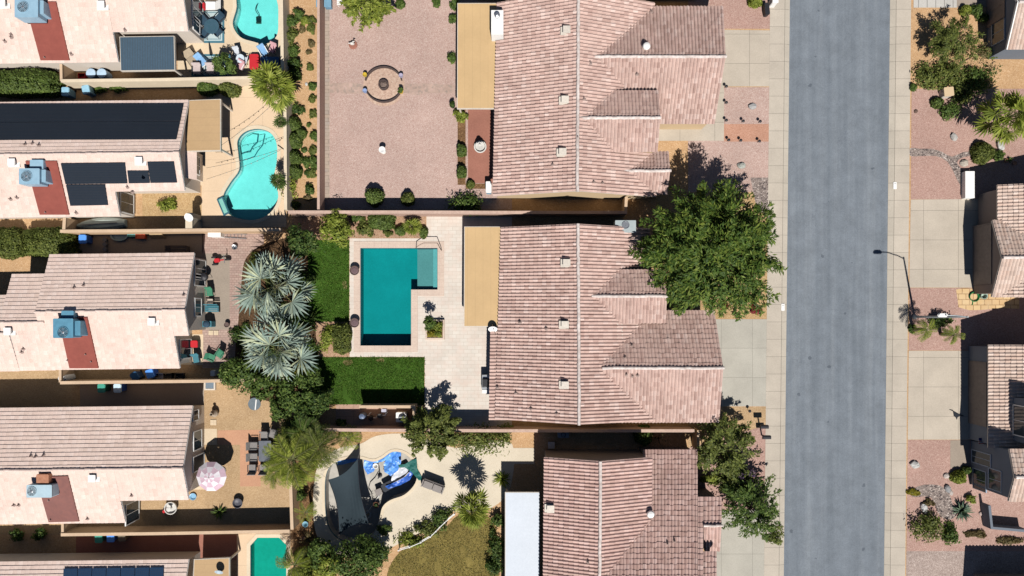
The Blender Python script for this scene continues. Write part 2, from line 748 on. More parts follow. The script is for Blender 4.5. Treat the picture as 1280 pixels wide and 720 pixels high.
def shrub(px, py, r, h, m, label, kind='loose', name='shrub', cat='shrub', seed=None, group=None, ry=None, leafsize=None, dens=1.0):
    """a bush: 'clipped' is a dense dome, 'loose' an open mound of clumps"""
    seed = int(px * 31 + py * 7) if seed is None else seed
    rng = np.random.default_rng(seed)
    ry = ry or (r * rng.uniform(.75, 1.2) if kind == 'loose' else r)
    base = W(px, py, h * .6)
    base.z = 0
    t = thing(name, label, cat, base, group)
    if kind in ('clipped', 'box'):
        n = int((420 + 900 * r * ry * 1.6) * dens)
        d = unit(rng.normal(size=(n, 3)))
        d[:, 2] = np.abs(d[:, 2])
        if kind == 'box':
            e = 5.0
            k = (np.abs(d[:, 0]) ** e + np.abs(d[:, 1]) ** e + np.abs(d[:, 2]) ** e) ** (-1 / e)
        else:
            k = np.full(n, 1.0)
        a = np.arctan2(d[:, 1], d[:, 0])
        k = k * (1 + .05 * np.sin(3 * a + seed) + .04 * np.sin(7 * a) + rng.normal(size=n) * .035)
        P = d * k[:, None] * np.array([r, ry, h])
        P[:, 2] += .03
        N = d * 1.0 + rng.normal(size=(n, 3)) * .55
        V = leaves(P, N, leafsize or .085, .6, rng)
        quads_obj('foliage', V, m, t)
        mb = MB()
        if kind == 'box':
            mb.box((0, 0, h * .44), (r * 1.78, ry * 1.78, h * .88), 0, .97, .12)
        else:
            mb.ball((0, 0, 0), (r * .9, ry * .9, h * .9), 12, 8, .05, seed, zmin=-.02)
        mb.build('inner_growth', m, t, local=True, smooth=True)
    else:
        nc = int(8 + 15 * r * dens)
        P, N, cen = crown_cloud(1.08, 1, nc, int(36 * dens), 0, rng, .40, -.1, .34)
        P = P * np.array([r, ry, h * .75])
        P[:, 2] = np.maximum(P[:, 2] + h * .25, .03)
        quads_obj('foliage', leaves(P, N, leafsize or .11, .5, rng), m, t)
        mb = MB()
        for c in cen[:9]:
            mb.tube((0, 0, 0), (c[0] * r * .9, c[1] * ry * .9, max(.1, c[2] * h * .7 + h * .2)), .03, .012, 5)
        mb.build('stems', BARK, t, local=True)
    return t


def blades(name, n, L, m, parent, rng, w=.05, up=(.3, 1.2), z0=0.0, droop=.3):
    """arching strap leaves from a rosette (two quads each)"""
    V = []
    for i in range(n):
        a = rng.uniform(0, 6.283)
        el = rng.uniform(*up)
        l = L * rng.uniform(.7, 1.1)
        d = np.array([math.cos(a) * math.cos(el), math.sin(a) * math.cos(el), math.sin(el)])
        s = np.array([-math.sin(a), math.cos(a), 0]) * w
        p0 = np.array([0, 0, z0])
        p1 = p0 + d * l * .55
        d2 = d - np.array([0, 0, droop * 1.5])
        d2 /= np.linalg.norm(d2)
        p2 = p1 + d2 * l * .45
        V.append([p0 - s * .6, p1 - s, p1 + s, p0 + s * .6])
        V.append([p1 - s, p2 - s * .1, p2 + s * .1, p1 + s])
    V = np.array(V)
    V[:, :, 2] = np.maximum(V[:, :, 2], .02)
    return quads_obj(name, V, m, parent)


def fan_palm(px, py, zc, R, m, label, nf=16, fan=1.0, seed=1, nb=16, name='fan_palm', group=None, trunk_r=.16, el=(-.35, 1.5), fold=.12, bw=.085):
    """palm with round fan leaves on stalks"""
    rng = np.random.default_rng(seed)
    base = W(px, py, zc)
    base.z = 0
    t = thing(name, label, 'palm', base, group)
    V = []
    st = MB()
    for i in range(nf):
        a = 2.39996 * i + rng.uniform(-.25, .25)
        e = el[0] + (el[1] - el[0]) * (i / nf) + rng.uniform(-.1, .1)
        d = np.array([math.cos(a) * math.cos(e), math.sin(a) * math.cos(e), math.sin(e)])
        pl = (R - fan) * rng.uniform(.5, 1.15)
        p = np.array([0, 0, zc]) + d * pl
        p[2] = max(p[2], .15)
        st.tube((0, 0, zc - .05), tuple(p), .035, .018, 5)
        side = np.array([-math.sin(a), math.cos(a), 0])
        nrm = np.cross(side, d)
        tilt = rng.uniform(-.25, .5) + max(0, e) * .5
        fd = d * math.cos(tilt) + nrm * math.sin(tilt)
        fs = fan * rng.uniform(.68, 1.15)
        for j in range(nb):
            b = (j / (nb - 1) - .5) * rng.uniform(3.7, 4.1)
            dd = fd * math.cos(b) + side * math.sin(b) + nrm * (-fold * abs(b) + rng.uniform(-.05, .05))
            dd = dd / np.linalg.norm(dd)
            ln = fs * (1 - .16 * abs(b)) * rng.uniform(.9, 1.05)
            ws = np.cross(dd, nrm)
            ws = ws / np.linalg.norm(ws) * ln * bw
            lift = nrm * (.05 if j % 2 else -.03) * fan
            tip = p + dd * ln + np.array([0, 0, -.12 * fan])
            V.append([p, p + dd * ln * .55 + ws + lift, tip, p + dd * ln * .55 - ws + lift])
    V = np.array(V)
    V[:, :, 2] = np.maximum(V[:, :, 2], .04)
    quads_obj('fronds', V, m, t)
    st.build('stalks', MATS['palm_stalk'], t, local=True)
    mb = MB()
    zz = 0
    k = max(3, int(zc / .22))
    for i in range(k):
        z0, z1 = zc * i / k, zc * (i + 1) / k
        mb.tube((0, 0, z0), (0, 0, z1), trunk_r * (1.25 - .3 * i / k), trunk_r * (1.12 - .3 * i / k), 9)
    mb.build('trunk', MATS['palm_trunk'], t, local=True)
    return t


def feather_palm(px, py, zc, R, m, label, nf=14, seed=1, name='feather_palm', group=None, trunk_r=.13, ll=.5, nl=22, el=(-.1, 1.1)):
    """palm with long arching feather leaves"""
    rng = np.random.default_rng(seed)
    base = W(px, py, zc)
    base.z = 0
    t = thing(name, label, 'palm', base, group)
    V = []
    st = MB()
    for i in range(nf):
        a = 2.39996 * i + rng.uniform(-.3, .3)
        e = el[0] + (el[1] - el[0]) * rng.uniform(0, 1)
        L = R * rng.uniform(.85, 1.15)
        p = np.array([0, 0, zc], float)
        d = np.array([math.cos(a) * math.cos(e), math.sin(a) * math.cos(e), math.sin(e)])
        side = np.array([-math.sin(a), math.cos(a), 0])
        step = L / nl
        prev = p.copy()
        for j in range(nl):
            d = d + np.array([0, 0, -.075])
            d /= np.linalg.norm(d)
            p = p + d * step
            if j % 3 == 2:
                st.tube(tuple(prev), tuple(p), .025, .02, 4)
                prev = p.copy()
            if j > 2:
                up = np.cross(side, d)
                l = ll * math.sin(math.pi * (j + 2) / (nl + 3)) ** .6 * R / 2
                for sg in (-1, 1):
                    q = side * sg * .8 + d * .55 + up * rng.uniform(-.25, .1)
                    q /= np.linalg.norm(q)
                    w = d * .028 * R / 1.6
                    mid = p + q * l * .5
                    V.append([p - w * .5, mid - w, p + q * l + np.array([0, 0, -.1 * l]), mid + w])
    V = np.array(V)
    V[:, :, 2] = np.maximum(V[:, :, 2], .04)
    quads_obj('fronds', V, m, t)
    st.build('stalks', MATS['palm_stalk'], t, local=True)
    mb = MB()
    k = max(3, int(zc / .25))
    for i in range(k):
        mb.tube((0, 0, zc * i / k), (0, 0, zc * (i + 1) / k), trunk_r * (1.2 - .3 * i / k), trunk_r * (1.08 - .3 * i / k), 8)
    mb.build('trunk', MATS['palm_trunk'], t, local=True)
    return t


# ================================================================ materials in use
BARK = mat('bark', (.11, .08, .055), (.06, .045, .03), 9)
mat('palm_trunk', (.16, .12, .08), (.09, .07, .05), 14)
mat('palm_stalk', (.16, .17, .06), (.12, .13, .05), 5)
LEAF_DARK = leaf('leaf_dark', (0.03, 0.063, 0.015), (0.06, 0.108, 0.021), (0.1275, 0.1725, 0.036))
LEAF_BIG = leaf('leaf_street_tree', (.036, .076, .013), (.085, .145, .022), (.21, .26, .045))
LEAF_OLIVE = leaf('leaf_olive', (0.0675, 0.09, 0.021), (0.1275, 0.1575, 0.033), (0.225, 0.2475, 0.06))
LEAF_LIME = leaf('leaf_lime', (0.10, 0.135, 0.018), (0.215, 0.265, 0.035), (0.37, 0.40, 0.08))
LEAF_MID = leaf('leaf_mid', (0.045, 0.0825, 0.018), (0.09, 0.147, 0.03), (0.165, 0.225, 0.048))
LEAF_CLIP = leaf('leaf_clipped', (0.0525, 0.0825, 0.018), (0.09, 0.138, 0.027), (0.15, 0.195, 0.045), .25)
LEAF_DRY = leaf('leaf_dry', (0.14, 0.1, 0.045), (0.19, 0.145, 0.06), (0.1, 0.095, 0.035))
LEAF_SILVER = leaf('leaf_silver', (0.17, 0.24, 0.20), (0.30, 0.37, 0.31), (0.44, 0.47, 0.28), .2)
LEAF_PURPLE = leaf('leaf_purple', (0.075, 0.045, 0.09), (0.15, 0.09, 0.18), (0.09, 0.105, 0.045))
LEAF_YELLOW = leaf('leaf_yellow', (0.16, 0.15, 0.015), (0.26, 0.23, 0.02), (0.33, 0.27, 0.02))
LEAF_AGAVE = leaf('leaf_agave', (0.072, 0.12, 0.084), (0.12, 0.18, 0.12), (0.18, 0.228, 0.12), .15)
LEAF_RED = leaf('leaf_red', (0.2, 0.02, 0.03), (0.3, 0.04, 0.05), (0.06, 0.08, 0.02))

M_DIRT = gravel('dirt', C(204, 166, 124), C(188, 148, 108), C(220, 186, 148), 9, .2, .4, .02)
M_PINK = gravel('pink_gravel', C(198, 170, 158), C(178, 146, 135), C(214, 192, 180), 11, .17, .22)
M_PINK2 = gravel('rose_gravel', C(188, 154, 141), C(168, 132, 120), C(206, 176, 162), 11, .14, .3)
M_TANG = gravel('tan_gravel', C(194, 163, 125), C(178, 147, 110), C(210, 181, 144), 11, .18, .4)
M_GREYG = gravel('grey_gravel', C(178, 160, 150), C(150, 132, 124), C(206, 190, 180), 10, .16, .4)
M_SANDY = gravel('sandy_gravel', C(198, 166, 120), C(170, 134, 96), C(216, 188, 146), 12, .22, .6)
M_SOIL = gravel('bed_soil', C(184, 150, 122), C(150, 114, 88), C(204, 172, 144), 12, .22, .8)
M_DARKSOIL = gravel('dark_soil', C(128, 96, 66), C(96, 72, 50), C(160, 128, 92), 10, .25, .8)
M_SHADESOIL = gravel('shade_toned_soil', C(92, 70, 50), C(64, 48, 34), C(124, 98, 70), 10, .3, .8)  # bed soil with the shade under the silver palms put into its colour
M_WORN = gravel('worn_grass', (.16, .13, .05), (.07, .085, .02), (.24, .19, .10), 14, .3, .9, .04)
M_RIVER = gravel('river_rock', C(150, 136, 128), C(84, 76, 76), C(206, 192, 182), 5.5, .1, .6, .12)
M_CONC = slab('sidewalk_concrete', C(207, 196, 180), C(198, 187, 171), None, 1.447, .03, .45, tone=.07, oy=.35)
M_KERB = slab('kerb_concrete', C(204, 194, 178), C(195, 185, 169), None, 1.447, .03, .45, tone=.05, oy=.35)
M_DRIVE = slab('driveway_concrete', C(207, 195, 178), C(197, 185, 168), 2.9, 2.45, .035, .5, tone=.05, ox=.18, oy=.42)
M_DRIVE2 = slab('driveway_grey_concrete', C(196, 191, 178), C(186, 181, 168), 2.6, 2.45, .03, .55, tone=.05, ox=.3, oy=.1)
M_CREAM = slab('cream_deck', C(232, 210, 180), C(222, 200, 168), 3.0, 3.0, .025, .8, stain=.1)
M_CREAM2 = slab('sand_deck', C(230, 218, 196), C(220, 206, 182), None, None, stain=.14)
M_PINKDECK = slab('peach_deck', C(236, 208, 176), C(228, 200, 166), 2.6, 2.6, .03, .75, stain=.08)
M_TRAV = pavers('travertine_pavers', C(230, 222, 210), C(222, 212, 199), C(228, 206, 191), C(204, 192, 178), .62, .31, .014)
M_PAVER2 = pavers('pink_pavers', C(196, 170, 156), C(180, 150, 138), C(168, 144, 134), C(130, 108, 98), .3, .2, .012)
M_BORDER = pavers('border_pavers', C(184, 164, 148), C(170, 156, 146), C(196, 180, 160), C(140, 124, 112), .6, .3, .02)
M_RED = slab('red_concrete', C(176, 122, 104), C(164, 110, 94), None, None, stain=.2)
M_GREYP = slab('grey_concrete', C(172, 158, 142), C(160, 146, 132), None, None, stain=.12)
M_FLAG = pavers('flagstone', C(230, 198, 148), C(216, 178, 128), C(226, 200, 160), C(150, 112, 74), .62, .46, .03)
M_LAWN = gravel('lawn_grass', (.046, .105, .012), (.032, .075, .008), (.072, .125, .020), 16, .35, .9, .05)
M_DRYLAWN = gravel('dry_lawn', (.20, .155, .045), (.14, .115, .03), (.26, .20, .07), 14, .4, .5, .05)
M_BLACKTOP = asphalt()

M_STUCCO = mat('stucco', C(222, 196, 158), C(212, 186, 150), 20, .9, .2, stain=.06, bump=.01)
M_STUCCO_W = mat('pale_stucco', C(226, 214, 200), C(218, 206, 192), 20, .9, .2, stain=.06, bump=.01)
M_STUCCO_P = mat('rose_stucco', (.52, .38, .31), (.47, .34, .28), 20, .9, .2, stain=.06, bump=.01)
M_STUCCO_B = mat('taupe_stucco', (.22, .18, .16), (.20, .165, .145), 20, .9, .2, stain=.06, bump=.01)
M_STUCCO_G = mat('blue_grey_stucco', (.15, .17, .20), (.135, .155, .185), 20, .9, .2, stain=.06, bump=.01)
M_TRIM = mat('trim_paint', (.62, .56, .48), None, 8, .6)
M_WHITE = mat('white_paint', (.78, .77, .74), (.72, .71, .68), 6, .5)
M_BLOCK = mat('block_wall', C(218, 186, 150), C(204, 172, 138), 10, .9, .2, bump=.01)
M_CAPM = mat('wall_cap_block', C(222, 194, 164), C(210, 182, 152), 12, .9, .2)
M_BLOCKP = mat('pale_block_wall', C(234, 218, 192), C(226, 208, 180), 10, .9, .2, bump=.01)
M_GLASS = mat('window_glass', (.035, .05, .06), (.03, .04, .05), 2, .08, .6, stain=0)
M_DARK = mat('dark_metal', (.025, .025, .03), None, 6, .5)
M_PIPE = mat('vent_pipe_paint', (.30, .22, .19), (.24, .18, .16), 6, .7)
M_STEEL = mat('brushed_steel', (.5, .52, .54), None, 20, .35, .5, .8)
M_DOOR = mat('garage_door', (.20, .165, .145), None, 4, .6)

T_C = tile_mat('blended_tiles', [(.40, .265, .225), (.50, .35, .30), (.55, .395, .34), (.45, .305, .26), (.62, .475, .42)])
T_C3 = tile_mat('brown_tiles', [(.42, .275, .235), (.51, .345, .295), (.56, .39, .34), (.46, .30, .26), (.62, .45, .40)])
T_L = tile_mat('rose_flat_tiles', [(.60, .46, .39), (.67, .525, .45), (.64, .49, .42), (.70, .56, .49)], .1)
T_R = tile_mat('tan_tiles', [(.46, .35, .29), (.55, .43, .36), (.50, .36, .29), (.62, .50, .43)], .14)
M_RIDGE = mat('mortar_ridge', (.66, .60, .56), (.48, .40, .36), 3.5, .85, stain=.2)
M_RIDGE_L = mat('rose_ridge', (.62, .50, .44), (.55, .43, .37), 5, .85)
M_MEMB = mat('red_roof_coating', (.235, .062, .045), (.21, .054, .04), 3, .8, stain=.12)
M_MEMB2 = mat('faded_red_coating', (.20, .085, .07), (.17, .075, .065), 3, .8, stain=.12)
M_TANPANEL = slab('tan_patio_panel', C(214, 181, 134), C(210, 177, 130), .62, None, .02, .8, stain=.10)
M_TANPANEL2 = slab('brown_patio_panel', C(200, 168, 126), C(194, 162, 122), None, .62, .02, .8, stain=.10)

# ================================================================ ground, road, pavements
POOL_TOP = [W(*p) for p in smooth_loop([(296, -22), (330, -26), (346, 0), (348, 25), (346, 45), (333, 55), (316, 52), (300, 46), (291, 30), (296, 8)])]
POOL_TOP = [(v.x, v.y) for v in POOL_TOP]
POOL_KID = [(W(*p).x, W(*p).y) for p in smooth_loop([(297, 176), (306, 165), (322, 161), (338, 166), (346, 180), (346, 202), (343, 222), (348, 246), (338, 266), (318, 275), (295, 272), (281, 262), (279, 245), (288, 228), (299, 212), (298, 192)])]
POOL_L = [(W(*p).x, W(*p).y) for p in [(450.5, 310), (547, 310), (547, 362), (514, 362), (514, 432), (450.5, 432)]]
POOL_GRN = [(W(*p).x, W(*p).y) for p in [(313, 682), (322, 672), (349, 672), (358, 681), (358, 790), (313, 790)]]
POOL_DRY = [(W(*p).x, W(*p).y) for p in smooth_loop([(408, 592), (416, 580), (432, 574), (448, 573), (466, 577), (478, 573), (490, 565), (503, 566), (514, 574), (521, 588), (519, 604), (506, 618), (488, 625), (478, 634), (474, 650), (466, 668), (450, 678), (432, 678), (416, 668), (408, 650), (406, 615)])]
HOLES = [POOL_TOP, POOL_KID, POOL_L, POOL_GRN, POOL_DRY]


def road_x(py, side):
    return (988 if side < 0 else 1113.5) - 7.6 * py / 720


def line_pts(side, off, z):
    a = W(road_x(-4000, side) + off, -4000, 0)
    b = W(road_x(4400, side) + off, 4400, 0)
    return a, b


rl = [W(road_x(y, -1), y) for y in (-4000, 4400)]
rr = [W(road_x(y, 1), y) for y in (-4000, 4400)]
kw = .47
corr = [(rl[0].x - kw, rl[0].y), (rr[0].x + kw, rr[0].y), (rr[1].x + kw, rr[1].y), (rl[1].x - kw, rl[1].y)]
sheet('ground', [(-400, -400), (400, -400), (400, 400), (-400, 400)], -.004, M_DIRT, HOLES + [corr], world=True)
e = .3
sheet('road', [(rl[0].x - e, rl[0].y), (rr[0].x + e, rr[0].y), (rr[1].x + e, rr[1].y), (rl[1].x - e, rl[1].y)], -.12, M_BLACKTOP, world=True)
for nm, sgn in (('kerb_west', -1), ('kerb_east', 1)):
    mb = MB()
    a0, b0 = line_pts(sgn, 0, 0)
    for y0 in range(-4000, 4400, 400):
        q = []
        for off, z in ((0, -.108), (sgn * 6.6, .012)):
            for yy in (y0, y0 + 400):
                p = W(road_x(yy, sgn) + off, yy)
                q.append((p.x, p.y, z))
        mb.slabq([q[0], q[1], q[3], q[2]], .1)
    tag(mb.build(nm, M_KERB), kind='structure')
for nm, sgn in (('sidewalk_west', -1), ('sidewalk_east', 1)):
    mb = MB()
    for y0 in range(-4000, 4400, 400):
        q = []
        for off in (sgn * 6.95, sgn * 25.4):
            for yy in (y0, y0 + 400):
                p = W(road_x(yy, sgn) + off, yy)
                q.append((p.x, p.y, .014))
        mb.slabq([q[0], q[1], q[3], q[2]], .1)
    tag(mb.build(nm, M_CONC), kind='structure')
# driveways and paths, west side
sheet('driveway', [(897, 37), (962.5, 38), (961.5, 108), (897, 108)], .006, M_DRIVE)
sheet('driveway', [(888, 399), (958.6, 399), (957.6, 508), (888, 508)], .006, M_DRIVE2)
sheet('driveway', [(890, 640), (956, 636), (955, 800), (890, 800)], .006, M_DRIVE2)
sheet('driveway', [(1138.5, 249.5), (1250, 248.5), (1250, 359.5), (1136.6, 359.5)], .006, M_DRIVE)
sheet('driveway', [(1136, 438.5), (1260, 438.5), (1260, 549.5), (1134.7, 549.5)], .006, M_DRIVE)
sheet('path', [(820, 150), (888, 150), (888, 107), (905, 107), (905, 176), (820, 176)], .010, M_DRIVE)
sheet('path', [(905, 155), (961.6, 155), (961.4, 177), (905, 177)], .008, gravel('terracotta_gravel', C(200, 152, 128), C(184, 136, 112), C(212, 168, 146), 11, .14, .4))
sheet('path', [(1188, 550.5), (1212, 550), (1212, 585), (1188, 585)], .010, M_GREYP)
# front yards, west side
sheet('gravel', [(860, -60), (963, -60), (962.8, 36), (860, 36)], .004, M_PINK2)
sheet('gravel', [(860, 109), (962, 109), (961, 240), (860, 240)], .004, M_PINK)
sheet('gravel', [(820, 240), (961, 240), (958.6, 398), (820, 398)], .004, M_SANDY)
sheet('gravel', [(860, 509), (957.6, 509), (957, 532), (860, 560)], .004, M_TANG)
sheet('gravel', [(860, 560), (957, 532), (956, 640), (860, 640)], .004, M_PINK2)
# east side yards
sheet('gravel', [(1139.5, 111), (1320, 111), (1320, 249), (1138.5, 249)], .004, M_PINK2)
sheet('gravel', [(1137, 360), (1320, 360), (1320, 438), (1136, 438)], .004, M_PINK2)
sheet('gravel', [(1134.7, 550), (1320, 550), (1320, 689), (1133, 689)], .004, M_PINK2)
sheet('gravel', [(1133, 689), (1320, 689), (1320, 800), (1132, 800)], .005, M_GREYG)
sheet('path', [(1142, -1), (1196, -1), (1196, 9.5), (1142, 9.5)], .010, slab('step_slabs', C(212, 208, 200), C(200, 196, 188), .72, None, .06, .4))
sheet('path', [(1196, -20), (1240, -20), (1240, 9), (1196, 9)], .008, M_GREYP)
sheet('paving', [(1195, 362), (1204, 360), (1218, 361), (1240, 362), (1274, 366), (1274, 386), (1252, 385), (1232, 387), (1212, 388), (1198, 384), (1197, 374)], .010, M_FLAG)
sheet('river_rock', smooth_loop([(1138, 185), (1150, 186), (1164, 186), (1178, 190), (1190, 196), (1204, 190), (1216, 190), (1216, 194), (1203, 197), (1196, 203), (1204, 214), (1208, 228), (1200, 231), (1193, 217), (1184, 202), (1170, 195), (1152, 195), (1138, 195)], 2), .012, M_RIVER)
sheet('river_rock', smooth_loop([(1141, 612), (1155, 606), (1175, 607), (1186, 616), (1190, 628), (1196, 644), (1184, 650), (1172, 640), (1164, 622), (1150, 621), (1140, 621)], 2), .012, M_RIVER)
sheet('river_rock', [(938, 222), (961, 222), (960.5, 270), (946, 262)], .010, M_RIVER)
# upper middle yard
sheet('gravel', [(399, -80), (640, -80), (640, 262), (399, 262)], .004, M_PINK)
sheet('paving', [(399.5, -60), (412, -60), (412, 250), (399.5, 250)], .008, M_BORDER)
M_STEPF = gravel('stepping_stones', C(190, 164, 150), C(170, 152, 140), C(198, 170, 158), 3.2, .2, .8, .03)
sheet('path', [(412, 104), (440, 103), (455, 106), (455, 117), (430, 117), (412, 116)], .008, M_STEPF)
sheet('path', [(505, 105), (530, 104), (568, 106), (568, 117), (540, 116), (520, 119), (505, 116)], .008, M_STEPF)
sheet('paving', [(585, 137), (616, 137), (616, 229), (585, 229)], .008, M_RED)
sheet('planting_bed', [(572, 136), (582, 136), (582, 231), (572, 231)], .008, M_DARKSOIL)
sheet('planting_bed', [(582, 229.5), (610, 229.5), (610, 236), (582, 236)], .008, M_DARKSOIL)
sheet('planting_bed', [(358, -80), (396, -80), (397, 262), (360, 262)], .004, M_DIRT)
# pool yard of the middle house
sheet('pool_deck', [(437, 298), (533, 298), (533, 268), (640, 268), (640, 534), (531, 534), (531, 446), (437, 446)], .006, M_TRAV, [POOL_L])
sheet('lawn', [(385, 300), (436.5, 300), (436.5, 402), (385, 402)], .016, M_LAWN)
sheet('lawn', [(385, 446.5), (530.5, 446.5), (530.5, 506), (385, 506)], .016, M_LAWN)
sheet('planting_bed', [(365, 266), (532.5, 266), (532.5, 297.5), (436.5, 297.5), (436.5, 300), (365, 300)], .006, M_SOIL)
sheet('planting_bed', [(385, 402), (436.5, 402), (436.5, 446), (385, 446)], .006, M_SOIL)
sheet('equipment_pad', [(420, 505.6), (517, 505.6), (517, 536), (420, 536)], .018, slab('pad_concrete', C(206, 172, 150), C(190, 154, 132), 1.2, 1.2, .03, .6, stain=.2))
# dry pool yard
sheet('pool_deck', smooth_loop([(393, 600), (402, 575), (425, 560), (450, 555), (470, 545), (500, 542), (530, 548), (570, 560), (600, 552), (640, 555), (640, 600), (628, 625), (600, 640), (560, 640), (545, 658), (520, 668), (498, 680), (475, 690), (430, 695), (402, 680), (392, 650)]), .006, M_CREAM2, [POOL_DRY])
sheet('paving', [(640, 560), (668, 560), (668, 580), (640, 580)], .008, M_CREAM2)
sheet('lawn', smooth_loop([(484, 718), (500, 690), (530, 672), (556, 660), (572, 645), (598, 640), (618, 655), (622, 690), (618, 740), (550, 760), (490, 750)]), .016, M_DRYLAWN)
sheet('planting_bed', [(366, 540), (400, 540), (400, 740), (367, 740)], .004, M_DARKSOIL)
# west patios
sheet('patio', [(222, -60), (352, -60), (353, 100), (222, 100)], .006, M_CREAM, [POOL_TOP])
sheet('patio', [(248, 126), (316, 105), (355, 108), (358, 284), (252, 284), (252, 232), (230, 225)], .007, M_PINKDECK, [POOL_KID])
sheet('planting_bed', [(178, 240), (247, 240), (252, 250), (252, 270), (178, 270)], .008, M_SANDY)
sheet('patio', [(240, 316), (287, 318), (287, 412), (240, 412)], .010, M_GREYP)
sheet('patio', [(222, 418), (254, 418), (254, 456), (222, 456)], .010, M_CREAM)
sheet('paving', [(253, 288), (330, 288), (330, 460), (253, 460)], .005, M_PAVER2)
sheet('paving', [(90, 289), (254, 289), (254, 316), (90, 316)], .005, M_GREYP)
sheet('gravel', [(0, 458), (362, 470), (364, 668), (0, 668)], .004, M_TANG)
sheet('patio', [(272, 538), (336, 537), (336, 556), (326, 558), (326, 608), (300, 608), (300, 556), (272, 556)], .008, slab('rose_concrete', C(214, 166, 132), C(202, 150, 120), None, None))
sheet('patio', [(252, 536), (271, 536), (271, 556), (252, 556)], .008, M_CREAM)
sheet('patio', [(236, 578), (272, 578), (272, 612), (236, 612)], .008, M_CREAM)
sheet('pool_deck', [(296, 668), (363, 664), (364, 800), (296, 800)], .006, M_PINKDECK, [POOL_GRN])
sheet('paving', [(100, 480), (255, 478), (255, 508), (100, 508)], .006, M_GREYP)
sheet('paving', [(95, 668), (296, 668), (296, 700), (95, 700)], .006, M_RED)
sheet('planting_bed', smooth_loop([(306, 326), (318, 312), (340, 302), (394, 300), (394, 400), (394, 500), (330, 500), (298, 470), (294, 440), (298, 400), (302, 350)]), .007, M_SHADESOIL)
for px, py, rx, ry in ((434, 453, 9, 5), (476, 450, 6, 3), (431, 357, 4, 7)):
    sheet('bare_patch', smooth_loop([(px + rx * math.cos(k * .8976) * random.uniform(.6, 1.1), py + ry * math.sin(k * .8976) * random.uniform(.6, 1.1)) for k in range(7)], 3), .020, M_WORN)


